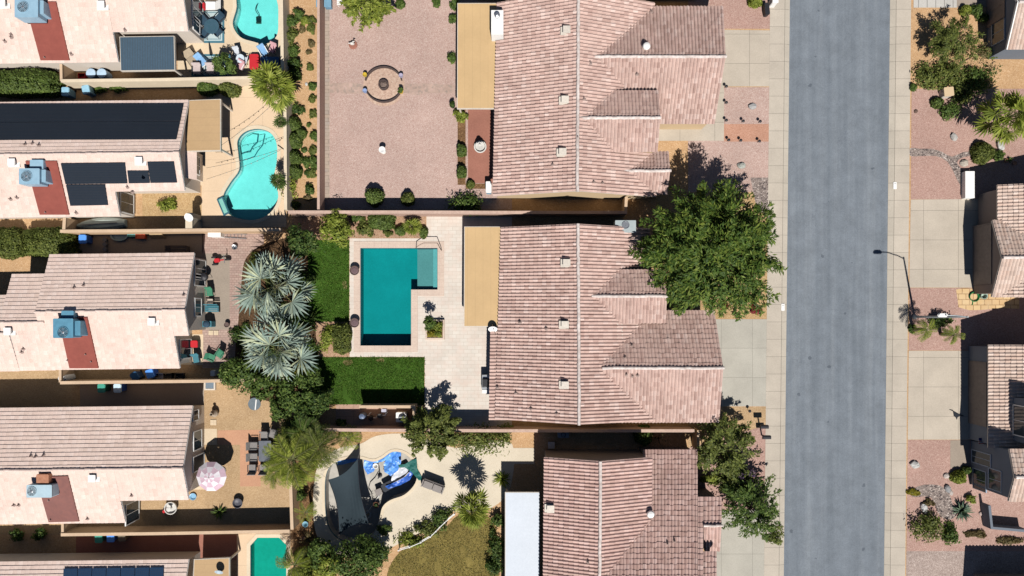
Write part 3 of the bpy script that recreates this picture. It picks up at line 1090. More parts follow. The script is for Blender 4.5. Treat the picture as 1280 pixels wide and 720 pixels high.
# ================================================================ houses
class House:
    def __init__(s, label, px, py, wallm, tilem, ridgem, tile=(.37, .37, .035, .03), trim=M_TRIM, name='house'):
        b = W(px, py, 3)
        b.z = 0
        s.t = thing(name, label, 'house', b)
        s.walls, s.deck, s.caps = MB(), MB(), []
        s.V, s.F, s.U = [], [], []
        s.n = 0
        s.planes = []
        s.wallm, s.tilem, s.ridgem, s.trim = wallm, tilem, ridgem, trim
        s.tile = tile
        s.rng = np.random.default_rng(int(px + py * 3) & 0xffff)

    def slope(s, A, B, Cc, Dd):
        """tiled slope: A-B upper edge, Dd-Cc lower edge"""
        p, e, amp, th = s.tile
        A, B, Cc, Dd = (Vector(q) for q in (A, B, Cc, Dd))
        if (B - A).cross(Dd - A).z < 0:
            A, B, Cc, Dd = B, A, Dd, Cc
        nrm = (B - A).cross(Dd - A).normalized()
        s.planes.append(([A, B, Cc, Dd], nrm))
        L = max((B - A).length, (Cc - Dd).length)
        R = (Dd - A).length
        nu, nv, ns = max(1, round(L / p)), max(1, round(R / e)), (6 if amp > .02 else 4)
        u = np.linspace(0, 1, nu * ns + 1)
        ph = u * nu
        if amp > .02:
            prof = amp * np.maximum(-np.cos(2 * np.pi * ph) * 1.25, -.75)
        else:
            fr = ph - np.floor(ph + 1e-6)
            prof = np.where((fr < .05), -amp, amp * .4)
        bi = np.minimum(np.floor(ph + 1e-6).astype(int), nu - 1)
        a, b, c, d = (np.array(q) for q in (A, B, Cc, Dd))
        nn = np.array(nrm)
        rows, uvs = [], []
        for i in range(nv):
            j = s.rng.normal(size=nu) * (.009 if amp > .02 else .003)
            sh = s.rng.normal(size=nu) * (.055 if amp > .02 else .012)
            for k, hh in ((0, 0.0), (1, th)):
                v = (i + k) / nv
                vv = np.clip(v + sh[bi] * k / nv * (i < nv - 1), 0, 1)[:, None]
                top = a + (b - a) * u[:, None]
                bot = d + (c - d) * u[:, None]
                pt = top * (1 - vv) + bot * vv + nn * (prof + hh + j[bi] * k + .01)[:, None]
                rows.append(pt)
                uvs.append(np.stack([ph, np.full_like(ph, i + (.02 if k == 0 else .98))], 1))
        nr, nc = len(rows), len(u)
        V = np.concatenate(rows)
        idx = np.arange(nr * nc).reshape(nr, nc)
        F = np.stack([idx[:-1, :-1], idx[1:, :-1], idx[1:, 1:], idx[:-1, 1:]], -1).reshape(-1, 4)
        s.V.append(V)
        s.U.append(np.concatenate(uvs))
        s.F.append(F + s.n)
        s.n += len(V)
        s.deck.slabq([p - nrm * .06 for p in (A, B, Cc, Dd)], .12)

    def cap(s, a, b, r=.13):
        a, b = Vector(a), Vector(b)
        mb = MB()
        s.caps.append(mb)
        n = max(1, round((b - a).length / .42))
        up = Vector((0, 0, .03))
        jr = random.Random(int(a.x * 10))
        for i in range(n):
            up = Vector((jr.uniform(-.02, .02), jr.uniform(-.02, .02), .03))
            mb.tube(a.lerp(b, i / n) + up, a.lerp(b, (i + 1.12) / n) + up + Vector((0, 0, .022)), r, r * .9, 8)

    def gable(s, axis, nw, ne, se, sw, ze, pitch=.37, over=.32, cut=None, walls=True, cap=True, zr=None, wallz=0, capw=.13):
        NW, NE, SE, SW = (W(p[0], p[1], ze) for p in (nw, ne, se, sw))
        up = Vector((0, 0, 1))
        if axis == 'x':
            half = ((NW - SW).length + (NE - SE).length) / 4
            R0, R1 = (NW + SW) / 2, (NE + SE) / 2
            e1, e2 = (NE, NW), (SE, SW)          # eaves listed from R1 to R0
        else:
            half = ((NW - NE).length + (SW - SE).length) / 4
            R0, R1 = (NW + NE) / 2, (SW + SE) / 2
            e1, e2 = (SE, NE), (SW, NW)
        dz = (zr - ze) if zr else pitch * half
        R0, R1 = R0 + up * dz, R1 + up * dz
        s.slope(R1, R0, e1[1], e1[0])
        if cut:
            t = (W(cut[0], cut[1], ze).x - SW.x) / (SE.x - SW.x)
            dfr = cut[2]
            Rm, Em = R0.lerp(R1, t), SW.lerp(SE, t)
            s.slope(Rm, R0, SW, Em)
            s.slope(R1, Rm, Rm.lerp(Em, dfr), R1.lerp(SE, dfr))
        else:
            s.slope(R1, R0, e2[1], e2[0])
        if cap:
            s.cap(R0, R1, capw)
        info = dict(R0=R0, R1=R1, NW=NW, NE=NE, SE=SE, SW=SW, dz=dz, half=half)
        if walls:
            d = (R1 - R0).normalized()
            def penta(a, r, b, o):
                side = ((a - b)).normalized()
                k = 1 - over / half
                r2 = r + d * o
                a2 = r + (a - r) * k + d * o - up * .16
                b2 = r + (b - r) * k + d * o - up * .16
                return [Vector((a2.x, a2.y, wallz)), a2, r2 - up * .16, b2, Vector((b2.x, b2.y, wallz))]
            def pr(P, Q):
                n = len(P)
                s.walls.add(P + Q, [list(range(n)), list(range(n, 2 * n))[::-1]] + [[i, (i + 1) % n, n + (i + 1) % n, n + i] for i in range(n)])
            ends = [(e1[1], R0, e2[1]), (e1[0], R1, e2[0])]
            if cut:
                P = penta(NW, R0, SW, over)
                Q = penta(NW.lerp(NE, t), Rm, Em, -over)
                pr(P, Q)
                e2c = Rm.lerp(Em, dfr)
                # the shorter part is a separate prism butting against the first
                P2 = penta(NW.lerp(NE, t), Rm, Em, -over)
                Q2 = penta(NE, R1, SE, -over)
                for pl, rr in ((P2, Rm), (Q2, R1)):
                    nb = pl[2] + (pl[3] - pl[2]) * (dfr - .06)
                    pl[3] = nb
                    pl[4] = Vector((nb.x, nb.y, wallz))
                pr(P2, Q2)
            else:
                pr(penta(*ends[0], over), penta(*ends[1], -over))
        return info

    def at(s, px, py):
        """point of the roof seen at this pixel, and its normal"""
        for z in (4.0, 3.4, 2.9, 2.7, 5.0, 5.8):
            q, n, ok = s.at_from(px, py, z)
            if ok:
                return q, n
        return q, n

    def at_from(s, px, py, z):
        best = None
        nrm = Vector((0, 0, 1))
        for _ in range(8):
            q = W(px, py, z)
            best = None
            for quad, n in s.planes:
                ins = True
                sg = None
                for i in range(4):
                    a, b = quad[i], quad[(i + 1) % 4]
                    cr = (b.x - a.x) * (q.y - a.y) - (b.y - a.y) * (q.x - a.x)
                    if abs(cr) < 1e-6:
                        continue
                    if sg is None:
                        sg = cr > 0
                    elif (cr > 0) != sg:
                        ins = False
                        break
                if ins:
                    zz = quad[0].z - ((q.x - quad[0].x) * n.x + (q.y - quad[0].y) * n.y) / n.z
                    if best is None or zz > best[0]:
                        best = (zz, n)
            if best is None:
                break
            z, nrm = best
        q = W(px, py, z)
        return q, nrm, best is not None

    def patch(s, name, px_quad, m, off=.09, th=.05, parent=None):
        """flat sheet lying on the roof"""
        mb = MB()
        q, nr = [], None
        for p in px_quad:
            a, n = s.at(*p)
            q.append(a + n * off)
        mb.slabq(q, th)
        return mb.build(name, m, parent or s.t)

    def vent(s, px, py, kind, m=None, rz=0):
        p, n = s.at(px, py)
        mb = MB()
        if kind == 'pipe':
            mb.tube(p - Vector((0, 0, .1)), p + Vector((0, 0, .3)), .05, .045, 8)
            mb.lathe([(.15, .03), (.08, .09), (.05, .12)], p, 10, False)
            return mb.build('vent_pipe', m or M_PIPE, s.roof)
        if kind == 'box':
            mb.box(p + Vector((0, 0, .14)), (.42, .42, .36), rz, .92, .04)
            mb.box(p + Vector((0, 0, .34)), (.56, .56, .05), rz)
            mb.box(p + Vector((0, .0, .03)), (.9, .62, .06), rz)
            return mb.build('roof_vent', m or M_TRIM, s.roof)
        if kind == 'turbine':
            mb.lathe([(.2, -.05), (.2, .18), (.13, .26), (.26, .30), (.3, .40), (.24, .52), (.1, .58), (.02, .59)], p, 14)
            return mb.build('roof_vent', m or M_WHITE, s.roof)

    def finish(s):
        me = D.meshes.new('roof')
        off = np.array(s.t.location)
        V = np.concatenate(s.V) - off
        F = np.concatenate(s.F).astype(np.int32)
        U = np.concatenate(s.U)
        me.vertices.add(len(V))
        me.vertices.foreach_set('co', V.reshape(-1).astype(np.float32))
        n = len(F)
        me.loops.add(n * 4)
        me.loops.foreach_set('vertex_index', F.reshape(-1))
        me.polygons.add(n)
        me.polygons.foreach_set('loop_start', np.arange(0, n * 4, 4, dtype=np.int32))
        me.polygons.foreach_set('loop_total', np.full(n, 4, dtype=np.int32))
        uv = me.uv_layers.new(name='UVMap')
        uv.data.foreach_set('uv', U[F.reshape(-1)].reshape(-1).astype(np.float32))
        me.polygons.foreach_set('use_smooth', np.zeros(n, dtype=bool))
        me.update(calc_edges=True)
        me.materials.append(s.tilem)
        s.roof = D.objects.new('roof', me)
        COL.objects.link(s.roof)
        s.roof.parent = s.t
        s.walls.build('wall', s.wallm, s.t)
        s.deck.build('eaves', s.trim, s.t)
        for mb in s.caps:
            mb.build('ridge_tiles', s.ridgem, s.roof)
        return s

    def opening(s, name, c, w, h, axis, frame=M_WHITE, pane=M_GLASS, sub='pane', bars=1):
        """window or door set on a wall plane: axis 'x' = the wall faces east or west"""
        mb = MB()
        th = .1
        c = Vector(c)
        def bx(mb, du, dz, su, sz, t):
            if axis == 'x':
                mb.box(c + Vector((0, du, dz)), (t, su, sz))
            else:
                mb.box(c + Vector((du, 0, dz)), (su, t, sz))
        f = .07
        bx(mb, 0, h / 2 - f / 2, w, f, th)
        bx(mb, 0, -h / 2 + f / 2, w, f, th)
        bx(mb, -w / 2 + f / 2, 0, f, h - 2 * f, th)
        bx(mb, w / 2 - f / 2, 0, f, h - 2 * f, th)
        for i in range(bars):
            bx(mb, w * ((i + 1) / (bars + 1) - .5), 0, .04, h - 2 * f, th * .8)
        o = mb.build(name, frame, s.t)
        mp = MB()
        bx(mp, 0, 0, w - 2 * f, h - 2 * f, th * .5)
        mp.build(sub, pane, o)
        return o


def skew(x, y, k=-.0125, x0=240):
    return (x, y + (x - x0) * k)


# ---- west row
TL = (.33, .335, .012, .045)


def west_house(label, y0, y1, x1, x0=-120, cut=None, mid=None):
    h = House(label, 120, (y0 + y1) / 2, M_STUCCO_W, T_L, M_RIDGE_L, TL, M_WHITE)
    i = h.gable('x', skew(x0, y0), skew(x1, y0), skew(x1, y1), skew(x0, y1), 2.7, .36, .3, cut, capw=.11)
    h.i = i
    return h


H1 = west_house('pink tiled house with red roof strip and blue corrugated patio cover', -72, 76.5, 241, cut=(148, 76, .56))
H2 = west_house('pink tiled house with black solar mats covering much of its roof', 125, 269, 236, cut=(150, 269, .60))
H3 = west_house('pink tiled house with stepped front roof behind the silver palms', 316, 460, 243, x0=62, cut=(225, 460, .43))
i2 = H3.gable('x', skew(15, 340), skew(70, 340), skew(70, 460.5), skew(15, 460.5), 2.7, .36, .3, capw=.11)
H3.gable('x', skew(-120, 366), skew(25, 366), skew(25, 461), skew(-120, 461), 2.7, .40, .3, capw=.11)
H4 = west_house('pink tiled house beside the striped patio umbrella', 507, 652, 241, cut=(157, 652, .58))
H5 = west_house('pink tiled house with blue solar panels at the lower left corner', 699, 845, 236)
for h in (H1, H2, H3, H4, H5):
    h.finish()


def wx(h):
    return h.i['R1'].x - .3


def wall_open(h, py, w, z, hh, name='window', pane=M_GLASS, bars=1, frame=M_WHITE):
    p = W(0, py, z)
    h.opening(name, (wx(h) + .03, p.y, z), w, hh, 'x', frame, pane, 'pane' if name != 'door' else 'panel', bars)


wall_open(H1, 13, 2.0, 1.3, 1.9, 'window')
wall_open(H1, 31, 1.2, 1.5, 1.2, 'window')
wall_open(H3, 336, 1.5, 1.1, 2.0, 'window')
wall_open(H3, 350, 1.0, 1.2, 1.9, 'window')
wall_open(H3, 384, 1.5, 1.5, 1.2, 'window')
wall_open(H4, 519, .9, 1.6, 1.0, 'window')
wall_open(H4, 550, 1.6, 1.3, 1.5, 'window')
wall_open(H4, 578, 1.3, 1.1, 2.0, 'door', M_DARK, 0)
wall_open(H2, 206, 1.5, 1.5, 1.2, 'window')
# openings in the recessed patio walls (the notch in the south slope)
for h, px, py, w in ((H3, 237, 436, 1.6), (H4, 166, 640, 1.7), (H2, 160, 254, 1.7)):
    p = W(px, py, 1.2)
    i = h.i
    tt = {H3: 225, H4: 157, H2: 150}[h]
    xw = i['SW'].x + (W(tt, 0, 2.7).x - i['SW'].x) - .3
    h.opening('window', (xw + .03, p.y, 1.25), w, 2.0, 'x', M_WHITE, M_GLASS, 'pane', 1)
for h, strip, m in ((H1, [(32, 2), (71, 2), (88, 75.5), (52, 75.5)], M_MEMB), (H2, [(33, 201), (72, 201), (87.5, 268), (51, 268)], M_MEMB),
                    (H3, [(74, 397), (110, 396), (124, 459.5), (88, 459.5)], M_MEMB), (H4, [(46, 595), (86, 594), (100, 650.5), (62, 651.5)], M_MEMB2)):
    h.patch('roof_well', strip, m, .14, .12)
for px, py in ((157, 38), (15, 44), (7, 52), (90, 68), (58, 73), (15, 47)):
    H1.vent(px, py, 'pipe')
H1.vent(129, 8, 'box', M_WHITE)
H1.vent(6, 6, 'box', M_WHITE)
for px, py in ((32, 181), (41, 180), (49, 182), (22, 247), (14, 249), (160, 234), (166, 240), (96, 266), (59, 266)):
    H2.vent(px, py, 'pipe')
H2.vent(18, 204, 'box', M_WHITE)
H2.vent(176, 202, 'box', M_WHITE)
for px, py in ((93, 360), (105, 357), (230, 369), (30, 436), (28, 440), (109, 443), (86, 450), (116, 452)):
    H3.vent(px, py, 'pipe')
H3.vent(192, 402, 'box', M_WHITE)
H3.vent(13, 414, 'box', M_WHITE)
for px, py in ((39, 570), (55, 569), (45, 571), (18, 631), (24, 631), (165, 619), (110, 648), (65, 649), (63, 625)):
    H4.vent(px, py, 'pipe')
H4.vent(118, 597, 'box', M_WHITE)
M_MAT = slab('black_solar_mat', (.010, .017, .028), (.008, .014, .024), None, .12, .012, .4, stain=.1)
for q in ([(-60, 131), (230, 130.5), (226, 152), (-60, 153.5)], [(-60, 154.5), (225.6, 153), (221, 175), (-60, 176)],
          [(77, 204), (157, 203), (160, 229), (83, 230)], [(83.5, 230.8), (132, 230.3), (136, 256), (89, 257)],
          [(160, 213), (186, 213), (188, 228.5), (162, 229)], [(185, 202), (218, 201.5), (222, 228), (189, 228.4)]):
    H2.patch('solar_mat', q, M_MAT, .12, .04)
M_PV = slab('solar_cells', (.012, .045, .105), (.010, .035, .085), .16, .16, .012, .3, stain=0)
for k in range(7):
    x = 81 + k * 17.9
    H5.patch('solar_panel', [(x, 710.6 - .012 * (x - 81)), (x + 17.2, 710.4 - .012 * (x - 81)), (x + 16, 738), (x - 1.2, 738)], M_PV, .16, .05)
# bay with its own little roof on the house with solar mats
mb = MB()
q = [W(233, 188, 2.6), W(246, 189, 2.2), W(246, 225, 2.2), W(232, 222, 2.6)]
mb.slabq(q, .1)
mb.build('bay_roof', T_L, H2.t)
mb = MB()
bq = W(247, 207, 1.1)
mb.box((bq.x - .45, bq.y, 1.02), (.8, 2.2, 2.04))
mb.build('bay_wall', M_STUCCO_W, H2.t)
H2.opening('window', (bq.x - .02, bq.y, 1.25), 1.5, 1.1, 'x')

# ---- middle column
TC = (.272, .385, .048, .036)
C1 = House('terracotta tiled house at the top beside the round fire pit yard', 740, 120, M_STUCCO, T_C, M_RIDGE, TC)
C1.gable('y', (621, 3), (818, 3), (820, 246), (616, 245), 2.7, .37, .3)
C1.gable('x', (738, 8), (904, 8), (893, 155), (738, 155), 2.7, .38, .3)
C1.gable('x', (722, 113), (823, 113), (822, 190), (722, 190), 4.0, .36, .2, wallz=2.4)
C1.gable('x', (768, 189.5), (836, 189.5), (834, 243), (768, 243), 2.72, .45, .25)
C1.finish()
for px, py, k in ((708, 39, 'box'), (706, 126, 'box'), (703, 191, 'box'), (807, 60, 'turbine'), (738, 79, 'pipe'), (691, 206, 'pipe'), (742, 228, 'pipe'), (753, 229, 'pipe'), (796, 93, 'pipe'), (814, 15, 'pipe'), (730, 124, 'pipe'), (722, 172, 'pipe')):
    C1.vent(px, py, k)
C2 = House('terracotta tiled house in the middle beside the teal pool', 740, 400, M_STUCCO, T_C, M_RIDGE, TC)
C2.gable('y', (626, 284), (812, 285), (822, 526), (619, 524), 2.7, .37, .3)
C2.gable('x', (738, 337), (830, 337), (832, 404), (738, 404), 3.75, .37, .2, wallz=2.4)
C2.gable('x', (748, 388), (893, 388), (899, 528), (750, 528), 2.72, .38, .3)
C2.gable('y', (613, 408), (640, 408), (640, 525), (611, 525), 2.55, .37, .1, cap=False, zr=2.6, walls=False)
C2.finish()
for px, py, k in ((708, 329, 'box'), (706, 406, 'box'), (706, 481, 'box'), (683, 411, 'pipe'), (650, 403, 'pipe'), (789, 432, 'pipe'), (781, 447, 'pipe'), (783, 468, 'pipe'), (790, 470, 'pipe'), (797, 469, 'pipe'), (622, 484, 'pipe'), (645, 491, 'pipe'), (664, 511, 'pipe'), (696, 517, 'pipe')):
    C2.vent(px, py, k)
C3 = House('brown tiled house at the bottom beside the white patio roof', 780, 650, M_STUCCO_B, T_C3, M_RIDGE, TC)
C3.gable('y', (680, 571.5), (815, 571.5), (813, 830), (678, 830), 4.4, .36, .25, wallz=0)


def plane_pt(px, py, z):
    return W(px, py, z)


def c3z(py):
    """height of the broad north slope above the row seen at py"""
    z = 3.0
    for _ in range(6):
        yw = (395 - py) / S * (1 - z / H)
        y0 = (395 - 562) / S * (1 - 2.7 / H)
        z = 2.7 + (y0 - yw) * .34
    return z


def c3q(xa, xb, ya, yb):
    return [W(xa, yb, c3z(yb)), W(xb, yb, c3z(yb)), W(xb, ya, c3z(ya)), W(xa, ya, c3z(ya))]


q = c3q(804, 872, 562, 790)
C3.slope(*q)
q = c3q(748, 803.5, 652, 790)
C3.slope(*q)
q = c3q(879.5, 902, 621, 657)
C3.slope(*q)
q = c3q(872.5, 879, 621, 790)
C3.slope(*q)
zs = c3z(700)
a, b = W(806, 566, 2.3), W(869, 566, 2.3)
c_, d_ = W(869, 790, 2.3), W(806, 790, 2.3)
za = c3z(566) - .3
zb = c3z(786) - .4
a2, b2 = W(806, 566, za), W(869, 566, za)
C3.walls.add([(a2.x, a2.y, 0), (b2.x, b2.y, 0), (b2.x, c_.y, 0), (a2.x, c_.y, 0), (a2.x, a2.y, za), (b2.x, b2.y, za), (b2.x, c_.y, zb), (a2.x, c_.y, zb)],
             [[0, 1, 2, 3], [4, 5, 6, 7], [0, 1, 5, 4], [1, 2, 6, 5], [2, 3, 7, 6], [3, 0, 4, 7]])
zj = c3z(625) - .3
j = W(899, 625, zj)
jy = W(899, 655, zj).y
C3.walls.add([(b2.x + .01, j.y, 0), (j.x, j.y, 0), (j.x, jy, 0), (b2.x + .01, jy, 0), (b2.x + .01, j.y, zj), (j.x, j.y, zj), (j.x, jy, zj + .5), (b2.x + .01, jy, zj + .5)],
             [[0, 1, 2, 3], [4, 5, 6, 7], [0, 1, 5, 4], [1, 2, 6, 5], [2, 3, 7, 6], [3, 0, 4, 7]])
# little south facing roof over the garage and the lower strip below it
zt = c3z(657) + .06
C3.slope(W(879.5, 657, zt), W(902, 657, zt), W(900, 689, zt - .68), W(880.5, 689, zt - .68))
C3.cap(W(879.5, 657, zt), W(902, 657, zt), .11)
g0, g1 = W(882, 658, zt - .3), W(897, 686, zt - .9)
C3.walls.prism([(g0.x, g0.y), (g1.x, g0.y), (g1.x, g1.y), (g0.x, g1.y)], 0, zt - .95)
q = c3q(880.5, 897, 690.5, 790)
C3.slope(*[v - Vector((0, 0, .25)) for v in q])
C3.finish()
for px, py, k in ((688, 635, 'box'), (735, 702, 'pipe'), (812, 641, 'turbine'), (834, 679, 'pipe'), (843, 676, 'pipe'), (812, 646, 'pipe')):
    C3.vent(px, py, k)

# ---- east side
TR = (.28, .37, .042, .035)
R2 = House('tan tiled house behind the white pillar on the east side', 1300, 300, M_STUCCO_B, T_R, M_RIDGE, TR)
R2.gable('y', (1246.5, 231), (1520, 231), (1520, 371), (1246.5, 371), 2.7, .30, .3, walls=True)
i = R2.gable('x', (1240.5, 275), (1420, 275), (1420, 371.5), (1240, 371.5), 2.74, .37, .35)
R2.finish()
p = W(1222, 318, 1.2)
R2.opening('garage_door', (i['R0'].x + .33, p.y, 1.12), 4.9, 2.2, 'x', M_DOOR, M_DOOR, 'panel', 3)
R3 = House('two storey tan tiled house with blue grey entry on the east side', 1290, 540, M_STUCCO_G, T_R, M_RIDGE, TR)
za = 2.7
R3.slope(W(1330, 431, 4.4), W(1330, 560, 4.4), W(1235, 560, 2.7), W(1235, 431, 2.7))
p0, p1 = W(1239, 434, 2.7), W(1239, 556, 2.7)
R3.walls.prism([(p0.x, p0.y), (p0.x + 7, p0.y), (p1.x + 7, p1.y), (p1.x, p1.y)], 0, 2.5)
# upper storey
u = W(1291, 500, 5.0)
u2 = W(1291, 556, 5.0)
R3.walls.prism([(u.x - .25, u.y), (u.x + 8, u.y), (u2.x + 8, u2.y), (u2.x - .25, u2.y)], 2.45, 5.2)
v0, v1 = W(1313, 448, 5.3), W(1313, 503, 5.3)
R3.walls.prism([(v0.x, v0.y), (v0.x + 7, v0.y), (v1.x + 7, u.y + .01), (v0.x, u.y + .01)], 2.45, 5.2)
R3.slope(W(1390, 440, 6.5), W(1390, 560, 6.5), W(1330, 560, 5.25), W(1330, 440, 5.25))
# entry gable, two storeys high, with the gable end facing the street
R3.gable('x', (1262, 561), (1420, 561), (1259, 628) if False else (1420, 627), (1261, 627), 4.7, .30, .2)
e0, e1, e2 = W(1237, 632, 1), W(1240, 660, 1), W(1285, 664, 1)
R3.walls.ribbon([(e0.x, e0.y), (e1.x, e1.y), (e2.x, e2.y)], .2, 0, 1.0)
R3.finish()
M_BLUEG = mat('blue_grey_paint', (.30, .36, .43), (.27, .33, .40), 6, .6)
p = W(1223, 490, 1.2)
R3.opening('garage_door', (W(1239, 495, 2.7).x - .0, W(0, 493, 2).y, 1.12), 5.2, 2.2, 'x', M_DOOR, M_DOOR, 'panel', 3)
ex = W(1262, 590, 4.7).x + .2
for yy, z, w, hh in ((573, 1.3, 1.1, 2.3), (600, 2.9, 1.7, 1.5), (600, 1.1, 1.7, 1.6)):
    R3.opening('window', (ex - .03, W(0, yy, z).y, z), w, hh, 'x', M_BLUEG, M_GLASS)
R3.opening('window', (u.x - .28, W(0, 526, 4).y, 4.0), 2.4, 1.3, 'x', M_WHITE, M_GLASS)
# porch posts and beams of the entry
mb = MB()
for px, py, z in ((1220, 552, 2.6), (1220, 596, 2.6), (1243, 610, 2.6)):
    q = W(px, py, 0)
    mb.box((q.x, q.y, 1.3), (.32, .32, 2.6), 0, 1, .03)
mb.build('porch_post', M_BLUEG, R3.t)
mb = MB()
a, b = W(1222, 594, 0), W(1250, 610, 0)
mb.slabq([(a.x, a.y + .15, 2.75), (b.x + .4, b.y + .9, 2.75), (b.x + .4, b.y + .2, 2.75), (a.x, a.y - .25, 2.75)], .16)
mb.build('porch_beam', M_BLUEG, R3.t)
# corner house (upper right) and the next one below the frame
R1 = House('blue grey house with white gable trim in the upper right corner', 1300, 30, M_STUCCO_G, T_R, M_RIDGE, TR, M_WHITE)
i = R1.gable('x', (1259, -40), (1480, -40), (1480, 62), (1259, 62), 2.7, .37, .25)
R1.finish()
wx1 = i['R0'].x + .25
R1.opening('window', (wx1 - .03, W(0, 40, 1.4).y, 1.4), 1.8, 1.5, 'x', M_BLUEG, M_GLASS)
R1.opening('garage_door', (wx1 - .03, W(0, 10, 1.2).y, 1.12), 2.4, 2.1, 'x', M_DOOR, M_DOOR, 'panel', 1)
mb = MB()
for a, b in (((i['NW'] - Vector((.06, 0, 0))), i['R0'] - Vector((.06, 0, 0))), (i['R0'] - Vector((.06, 0, 0)), i['SW'] - Vector((.06, 0, 0)))):
    mb.slabq([a + Vector((-.03, 0, .05)), b + Vector((-.03, 0, .05)), b + Vector((.05, 0, .05)), a + Vector((.05, 0, .05))], .2)
mb.build('barge_board', M_WHITE, R1.t)
R4 = House('tan tiled house whose shadow falls at the lower right corner', 1320, 780, M_STUCCO_B, T_R, M_RIDGE, TR)
R4.gable('x', (1240, 728), (1480, 728), (1480, 880), (1240, 880), 2.7, .37, .3)
R4.finish()
# houses just outside the frame whose shadows or roof edges reach into it
C0 = House('terracotta tiled house cut off by the top edge above the dark shadow', 740, -120, M_STUCCO, T_C, M_RIDGE, TC)
C0.gable('y', (590, -260), (885, -260), (885, -14), (590, -14), 2.7, .3, .3)
C0.finish()


# ================================================================ patio covers
def patio_cover(label, corners, z, m, posts=(), th=.14, cat='patio cover', zc=None):
    q = [W(p[0], p[1], z) for p in corners]
    cx = sum((v for v in q), ZERO) / 4
    t = thing('patio_cover', label, cat, (cx.x, cx.y, 0))
    MB().slabq(q, th).build('roof_panel', m, t)
    mb = MB()
    pts = [(v.x, v.y) for v in q]
    mb.ribbon(pts, .1, z - th - .12, z - .012, True, 0)
    mb.build('gutter', M_TRIM, t)
    for k, (i, fx, fy) in enumerate(posts):
        p = q[i]
        d = (Vector((cx.x, cx.y, p.z)) - p).normalized()
        b = p.lerp(Vector((cx.x, cx.y, p.z)), .06)
        pm = MB()
        pm.box((b.x, b.y, (z - th) / 2), (.15, .15, z - th), 0, 1, .02)
        pm.build('post', M_TRIM, t)
    return t


patio_cover('flat tan patio cover beside the upper gravel yard', [(572.5, 4.5), (629, 4.5), (627, 135), (572, 135)], 2.5, M_TANPANEL, [(0, 0, 0), (3, 0, 0)])
patio_cover('flat golden tan patio cover beside the teal pool deck', [(581, 284), (627, 284), (626, 407.5), (580.5, 407.5)], 2.5, M_TANPANEL, [(0, 0, 0), (3, 0, 0)])
patio_cover('long white flat patio roof at the bottom', [(632, 616), (674, 616), (674, 800), (632, 800)], 2.6, slab('white_patio_panel', (.56, .60, .65), (.52, .56, .61), .6, None, .012, .93, stain=.04), [(0, 0, 0)])
patio_cover('flat brown patio cover beside the kidney shaped pool', [(232.5, 126), (275, 124.5), (275, 187.5), (230, 188.5)], 2.6, M_TANPANEL2, [(1, 0, 0), (2, 0, 0)])
patio_cover('small brown patio cover beside the green pool at the bottom', [(243, 700), (286, 698), (286, 790), (240, 790)], 2.5, M_TANPANEL2, [(1, 0, 0)])
BLUECOR = slab('blue_corrugated', (.055, .095, .135), (.045, .08, .115), .2, None, .05, .6, stain=.06)
patio_cover('dark blue corrugated patio cover at the upper left', [(150, 46.5), (217, 45.5), (218, 87), (151.5, 88)], 2.6, BLUECOR, [(2, 0, 0)])

# ================================================================ swimming pools
M_PLASTER = mat('pool_plaster', (.72, .74, .72), (.66, .69, .67), 3, .8, stain=.08)
M_PLASTER_D = mat('blue_pebble_plaster', (.20, .33, .33), (.17, .30, .30), 10, .8, stain=.1)
M_PLASTER_G = mat('green_pool_plaster', (.17, .42, .37), (.15, .38, .33), 3, .8, stain=.1)
M_COPING = slab('pool_coping', C(226, 206, 188), C(214, 190, 174), .6, .6, .02, .75, stain=.12)
M_COPING2 = slab('pale_coping', C(236, 220, 192), C(228, 210, 182), None, None)
M_TILE = mat('waterline_tile', (.03, .10, .14), (.05, .14, .18), 20, .3)

def clear(name, tint):
    m = D.materials.new(name)
    m.use_nodes = True
    n_ = m.node_tree
    n_.nodes.remove(n_.nodes['Principled BSDF'])
    t_ = n_.nodes.new('ShaderNodeBsdfTransparent')
    t_.inputs[0].default_value = (*tint, 1)
    n_.links.new(t_.outputs[0], n_.nodes['Material Output'].inputs[0])
    return m


M_WATER_T = water('turquoise_water', (.74, .96, .95))
M_DEEP_T = clear('turquoise_depth', (.58, .972, .962))
M_WATER_D = water('teal_water', (.52, .84, .85), 3.2, .25)
M_DEEP_D = clear('teal_depth', (.27, .955, .955))
M_WATER_G = water('green_water', (.18, .83, .75))


def swimming_pool(label, outline, depth, plaster, wat, coping, wl=-.12, cw=.3, ch=.035, deep=None):
    cx = sum(p[0] for p in outline) / len(outline)
    cy = sum(p[1] for p in outline) / len(outline)
    t = thing('swimming_pool', label, 'pool', (cx, cy, 0))
    a = sum(outline[i - 1][0] * outline[i][1] - outline[i][0] * outline[i - 1][1] for i in range(len(outline)))
    pl = outline if a > 0 else outline[::-1]
    n = len(pl)
    mb = MB()
    tri = geometry.tessellate_polygon([[Vector((*p, 0)) for p in pl]])
    vs = [(p[0], p[1], -depth) for p in pl] + [(p[0], p[1], -.02) for p in pl]
    mb.add(vs, [list(f) for f in tri] + [[i, (i + 1) % n, n + (i + 1) % n, n + i] for i in range(n)])
    mb.build('basin', plaster, t)
    mb = MB()
    mb.ribbon(pl, .02, -.24, -.03, True, 1)
    mb.build('waterline_tiles', M_TILE, t)
    mb = MB()
    mb.ribbon(pl, cw, -.06, ch, True, -1)
    mb.build('coping', coping, t)
    if wat:
        mb = MB()
        mb.add([(p[0], p[1], wl) for p in pl], [list(f) for f in tri])
        mb.build('water', wat, t)
    if deep:
        mb = MB()
        mb.add([(p[0], p[1], -.6) for p in pl], [list(f) for f in tri])
        mb.build('deep_water', deep, t)
    return t


